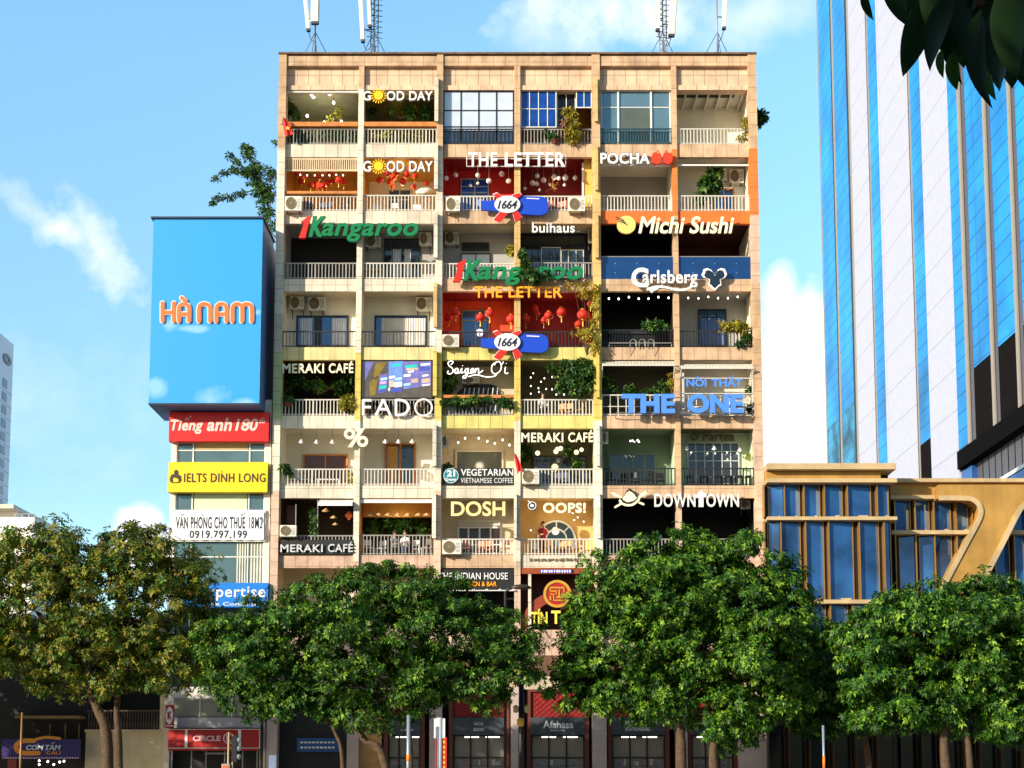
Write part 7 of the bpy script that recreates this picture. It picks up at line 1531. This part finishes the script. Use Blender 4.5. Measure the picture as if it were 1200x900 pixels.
tree('dark green tree between the two bright right trees, low against the gold building', -6.5, [(950, 790, 40, 40), (985, 800, 40, 38), (965, 835, 44, 26), (1005, 830, 36, 26), (930, 825, 26, 22)], [[(1020, 905), (1015, 870), (1000, 845), .15]], 6000, .22, LG, 505, (.3, .6, .1), 6)
tree('bright leafy branch reaching in from a tree beyond the left edge', -5.5, [(4, 640, 26, 9), (20, 634, 22, 8), (-20, 655, 40, 22), (14, 655, 22, 9), (-60, 640, 50, 40), (8, 668, 20, 7), (-90, 690, 60, 60), (-80, 760, 50, 40), (-150, 700, 80, 70), (-200, 770, 80, 60), (-130, 800, 80, 40)], [[(-90, 905), (-92, 850), (-88, 790), (-80, 720), .22]], 4200, .34, LG, 606, (.5, .2, .4), 6, name='edge_tree')  # lobes far beyond the edge are added for their shade
tree('unseen street tree added beyond the left edge to shade the shophouse', -9, [(-300, 700, 110, 80), (-200, 690, 100, 80), (-330, 790, 90, 60), (-190, 790, 90, 50), (-110, 740, 60, 70), (-420, 740, 90, 80), (-70, 745, 50, 55)], [[(-230, 905), (-232, 860), (-228, 800), (-220, 740), .25]], 5200, .34, LG, 707, (.45, .35, .2), 6, depth=1.2)  # out of view, added so its crown shades the shophouse and signs
# the tree over the photographer's head whose branch hangs into the top right corner
t = thing('overhanging_tree', 'dark large leaved branch hanging into the top corner, seen close up', 'tree', (2.6, -63.5, .13))
bigm = [leafmat('near_leaf_dark', S(26, 54, 20), .5, .16), leafmat('near_leaf_green', S(48, 84, 28), .5, .2)]
def bigleaf(b, base, tip, w, m, yaw=.3):
    base, tip = Vector(base), Vector(tip); ax = tip - base; l = ax.length; ax.normalize()
    side = ax.cross(Vector((math.sin(yaw), 1, .25))).normalized(); nn = side.cross(ax); n = 11; vs = []
    for i in range(n + 1):
        t_ = i / n; ww = w * (math.sin(math.pi * min(1, t_ * 1.02) ** .8)) ** .8 * (1 - .25 * t_) if 0 < t_ < 1 else .0; wav = .05 * w * math.sin(t_ * 9)
        c_ = base + ax * l * t_ + nn * (.12 * l * math.sin(math.pi * t_) + wav)
        vs += [c_ - side * ww + nn * ww * .3, c_ - nn * .0, c_ + side * ww + nn * ww * .3]
    b.add(vs, [(3 * i + j, 3 * i + j + 1, 3 * i + j + 4, 3 * i + j + 3) for i in range(n) for j in (0, 1)], m, True)
def NP(px, py, Y): x, z = W(px, py, Y); return (x, Y, z)
b = MB(); YN = -66.9
for p0, p1, wpx, m, dy in (((1048, -45), (1066, 32), 16, 0, 0), ((1095, -20), (1058, 90), 17, 0, .05), ((1120, -10), (1090, 84), 15, 0, -.05), ((1075, -30), (1078, 45), 18, 0, .1), ((1112, -30), (1128, 100), 15, 0, .1), ((1104, 58), (1106, 92), 6, 1, .0), ((1118, 60), (1122, 106), 9, 1, .03), ((1138, -25), (1142, 70), 20, 0, .06),
        ((1150, 10), (1164, 128), 17, 0, -.02), ((1165, -10), (1150, 100), 18, 0, .08), ((1185, 20), (1172, 107), 20, 0, .1), ((1190, -30), (1192, 95), 22, 0, -.04), ((1175, -35), (1165, 70), 24, 0, .12), ((1205, 10), (1210, 100), 22, 0, .02), ((1218, -20), (1222, 80), 22, 0, .1), ((1098, -40), (1100, 28), 14, 1, .12), ((1012, -12), (1024, 24), 6, 0, .1), ((1130, -30), (1116, 24), 18, 0, .15), ((1155, -40), (1135, 45), 20, 0, .18), ((1160, 85), (1168, 118), 6, 1, -.05), ((1150, -30), (1160, 92), 26, 0, .2), ((1180, -20), (1186, 104), 26, 0, .16), ((1130, -20), (1130, 80), 22, 0, .2), ((1206, -20), (1204, 106), 26, 0, .2), ((1070, -40), (1064, 22), 18, 0, .2), ((1085, -30), (1085, 60), 18, 0, .16)):
    bigleaf(b, NP(*p0, YN + dy), NP(*p1, YN + dy), wpx * 1.18 / F * 3.1, m, random.uniform(-.5, .5))
b.build('near_leaves', bigm, t)
b = MB()
for q in ([(1260, -60), (1200, -30), (1130, -35), (1060, -50), (1010, -20)], [(1200, -30), (1190, 10)], [(1130, -35), (1150, 5)]): b.tube([NP(a, c, YN + .08) for a, c in q], [.016, .012, .009, .007, .005][:len(q)], 6)
x1, z1 = W(1260, -60, YN + .08); sp = smooth([(x1, YN + .08, z1), (2.0, -66.2, 4.2), (2.5, -64.6, 4.4), (2.6, -63.6, 3.9)], 5); b.tube(sp, [.016 + .07 * i / (len(sp) - 1) for i in range(len(sp))], 7)
b.build('twig', bark, t)
b = MB(); sp = smooth([(2.6, -63.5, .13), (2.55, -63.5, 1.6), (2.62, -63.55, 3.2), (2.5, -63.8, 5.2), (2.2, -64.4, 6.6)], 4); b.tube(sp, [.2 - .12 * i / (len(sp) - 1) for i in range(len(sp))], 9)
for e in ((.5, -67, 6.2), (4.2, -65, 6.5), (1.5, -69, 6.0), (3.6, -68, 5.8), (2.0, -62, 7.2)): pp = smooth([sp[-4], ((sp[-1][0] + e[0]) / 2, (sp[-1][1] + e[1]) / 2, 6.3), e], 4); b.tube(pp, [.09 * (1 - .7 * i / (len(pp) - 1)) for i in range(len(pp))], 6)
b.build('trunk', bark, t)
V, Mi = leaves([(1.2, -67.5, 5.6, 2.6, 2.2, .8), (-.6, -69.6, 5.0, 2.4, 2.0, 1.0), (3.0, -65.5, 6.2, 2.2, 2.2, 1.0), (.8, -70.5, 4.6, 2.2, 1.4, .9), (2.6, -68.8, 5.4, 2.0, 1.8, .8), (-2.2, -71.5, 4.2, 2.0, 1.2, 1.2)], 2600, .34, bigm, 9, per=5, weights=(.8, .2), shell=.1)
def outside(c):
    # unseen crown, added to shade the near leaves, stays above the camera's view
    d = c - np.array([0, -DIST, EYE]); ok = np.ones(len(c), bool); cs, sn = math.cos(PITCH), math.sin(PITCH)
    fw = d[:, 1] * cs + d[:, 2] * sn; upv = -d[:, 1] * sn + d[:, 2] * cs; py = PY - F * upv / np.maximum(fw, .05)
    return (fw < .3) | (py < -60)
kk = outside(V.mean(1)); leafobj('crown', V[kk], Mi[kk], bigm, t)

# ================================================================ street furniture
def lamp_signal():
    Y = -16; x, z = W(272.5, 905, Y); t = thing('traffic_light', 'pedestrian traffic light facing sideways on a striped pole by the convenience store', 'traffic light', (x, Y, .13))
    MB().tube([(WX(267.5, 890, Y), Y, .13), (WX(267.5, 890, Y), Y, WZ(858, Y))], .035, 8, 0).tube([(WX(272.5, 890, Y), Y, .13), (WX(272.5, 890, Y), Y, WZ(861, Y))], .03, 8, 0).build('pole', mat('signal_pole', S(186, 160, 120), .5, .2, var=.1), t)
    b = MB()
    x0, x1 = WX(272, 880, Y), WX(278, 880, Y); b.box(x0, x1, Y - .14, Y + .14, WZ(893, Y), WZ(862, Y)); b.build('housing', blackm, t)
    for i, py in enumerate((867.5, 877.5, 887)):
        z = WZ(py, Y); v = MB(); v.tube([(x1, Y, z + .02), (x1 + .1, Y - .03, z)], [.12, .1], 12); v.build('visor', mat('visor_pale', S(196, 196, 190), .5), t)
    b = MB().pbox(259.5, 895, 269, 905, Y - .1, Y + .02); b.build('lower_housing', steel, t); x, z = W(263.5, 900, Y - .12); MB().disc((x, z), .11, Y - .13, Y - .101, 16).build('red_lens', mat('red_lens_lit', (1, .06, .02, 1), .4, var=0, emit=1.5), t)
lamp_signal()
def post(label, px, top, Y, m, r, band=None, name='street_pole', extra=None):
    x = WX(px, 890, Y); t = thing(name, label, 'pole', (x, Y, .13)); MB().tube([(x, Y, .13), (x, Y, WZ(top, Y))], r, 10).build('pole', m, t); MB().lathe([(r * 2, 0), (r * 2, .06), (r * 1.3, .12), (r * 1.02, .14)], (x, Y, .13), 12).build('base', m, t)
    if band: MB().lathe([(r * 1.06, 0), (r * 1.06, WZ(band[0], Y) - WZ(band[1], Y))], (x, Y, WZ(band[1], Y)), 12).build('band', mat('reflective_orange', S(236, 130, 30), .5, var=0), t)
    return t, x
post('slim grey steel pole with an orange band before the bookshop window', 478.5, 838, -13, mat('pale_steel', S(150, 164, 176), .4, .4, var=.05), .075, (884, 892))
post('thin grey blue pole with an orange foot before the gold building', 965.5, 850, -14, MATS['pale_steel'], .05, (886, 900)); post('thin tan pole at the far left edge before the purple sign', 24, 835, -10, mat('tan_pole', S(150, 110, 66), .5, .2), .045)
Y = -12; x = WX(515, 890, Y); t = thing('banner_pole', 'white pole carrying a narrow red vertical banner with yellow marks', 'banner', (x, Y, .13)); MB().tube([(x, Y, .13), (x, Y, WZ(841, Y))], .12, 10).build('pole', mat('pole_white', S(206, 206, 214), .4, .1, var=.05), t)
MB().box(WX(517.5, 880, Y), WX(523.5, 880, Y), Y - .03, Y, .4, WZ(864, Y)).build('banner', mat('banner_red', S(206, 26, 18), .6, var=.05), t); MB().box(WX(510, 880, Y), WX(512.5, 880, Y), Y - .03, Y, .4, WZ(866, Y)).build('side_banner', MATS['banner_red'], t)
b = MB()
for i in range(6): b.pbox(519.5, 868 + i * 6, 521.5, 871 + i * 6, Y - .045, Y - .032)
b.build('marks', mat('banner_yellow', S(240, 190, 40), .6, var=0), t)
MB().pbox(508.5, 842, 512, 865, Y - .05, Y + .02).pbox(518, 842, 521.5, 865, Y - .05, Y + .02).build('side_panel', white, t)
Y = -9; x = WX(611, 890, Y); t = thing('lamp_post', 'black lamp post with small amber lanterns beside the bookshop entrance', 'street lamp', (x, Y, .13)); MB().tube([(x, Y, .13), (x, Y, WZ(790, Y))], [.15, .11], 10).lathe([(.28, 0), (.28, .3), (.18, .5), (.15, .52)], (x, Y, .13), 12).build('post', blackm, t)
for px, c in ((604.5, 832), (617, 832)):
    xl, zl = W(px, c, Y); m_ = MB().tube([(x, Y, zl + .05), (xl, Y, zl + .05)], .025, 5).lathe([(.05, -.12), (.11, -.08), (.11, .1), (.15, .12), (.02, .22)], (xl, Y, zl), 10); m_.build('small_lantern', mat('lantern_glass', S(206, 190, 140), .4, var=.05), t)
xl, zl = W(610, 846, Y - .2); MB().lathe([(.08, -.2), (.15, -.12), (.16, .1), (.05, .18)], (xl, Y - .2, zl), 12).build('amber_lantern', mat('amber_glass', S(226, 176, 60), .4, var=.05), t)
Y = -8; x = WX(602, 720, Y); t = thing('street_light', 'dark oval street light head on a slim arm, above the second tree', 'street lamp', (WX(600, 900, Y), Y, .13))
MB().tube([(WX(592, 900, Y), Y + .5, .13), (WX(592, 900, Y), Y + .5, WZ(694, Y + .5)), (WX(597, 690, Y), Y + .2, WZ(689, Y))], .06, 8).build('pole', dkmetal, t)
x0, z0 = W(610.5, 688, Y); MB().add([(x0 + (12.5 / 24 if True else 0) * .9 * math.cos(a) * (1 if True else 0) * rr_, Y + .2 * math.sin(a) * rr_, z0 + h_) for rr_, h_ in ((.02, .13), (.55, .1), (1, 0), (.9, -.07), (.02, -.1)) for a in [2 * math.pi * i / 16 for i in range(16)]], [(j * 16 + i, j * 16 + (i + 1) % 16, (j + 1) * 16 + (i + 1) % 16, (j + 1) * 16 + i) for j in range(4) for i in range(16)], 0, True).build('lamp_head', mat('lamp_bronze', S(64, 56, 46), .4, .3), t)
x = WX(306, 900, -5); z1 = WZ(826, -5); t = thing('black_lantern_post', 'old fashioned black lantern post half hidden in leaves beside the convenience store', 'street lamp', (x, -5, .13)); MB().tube([(x, -5, .13), (x, -5, z1)], .07, 8).build('post', blackm, t); MB().lathe([(.1, 0), (.3, .05), (.12, .4), (.05, .9), (.02, 1.0)], (x, -5, z1), 10).build('lantern', blackm, t)
t = thing('light_box', 'small upright white light box standing by the convenience store corner', 'light box', (WX(319, 905, -3), -3, .13)); MB().pbox(315, 885, 323, 905, -3, -2.8).build('panel', mat('lit_panel', S(190, 206, 236), .4, var=.05, emit=.25), t); MB().box(WX(318, 905, -3), WX(320, 905, -3), -2.95, -2.85, .13, WZ(905, -3)).build('stand', steel, t)
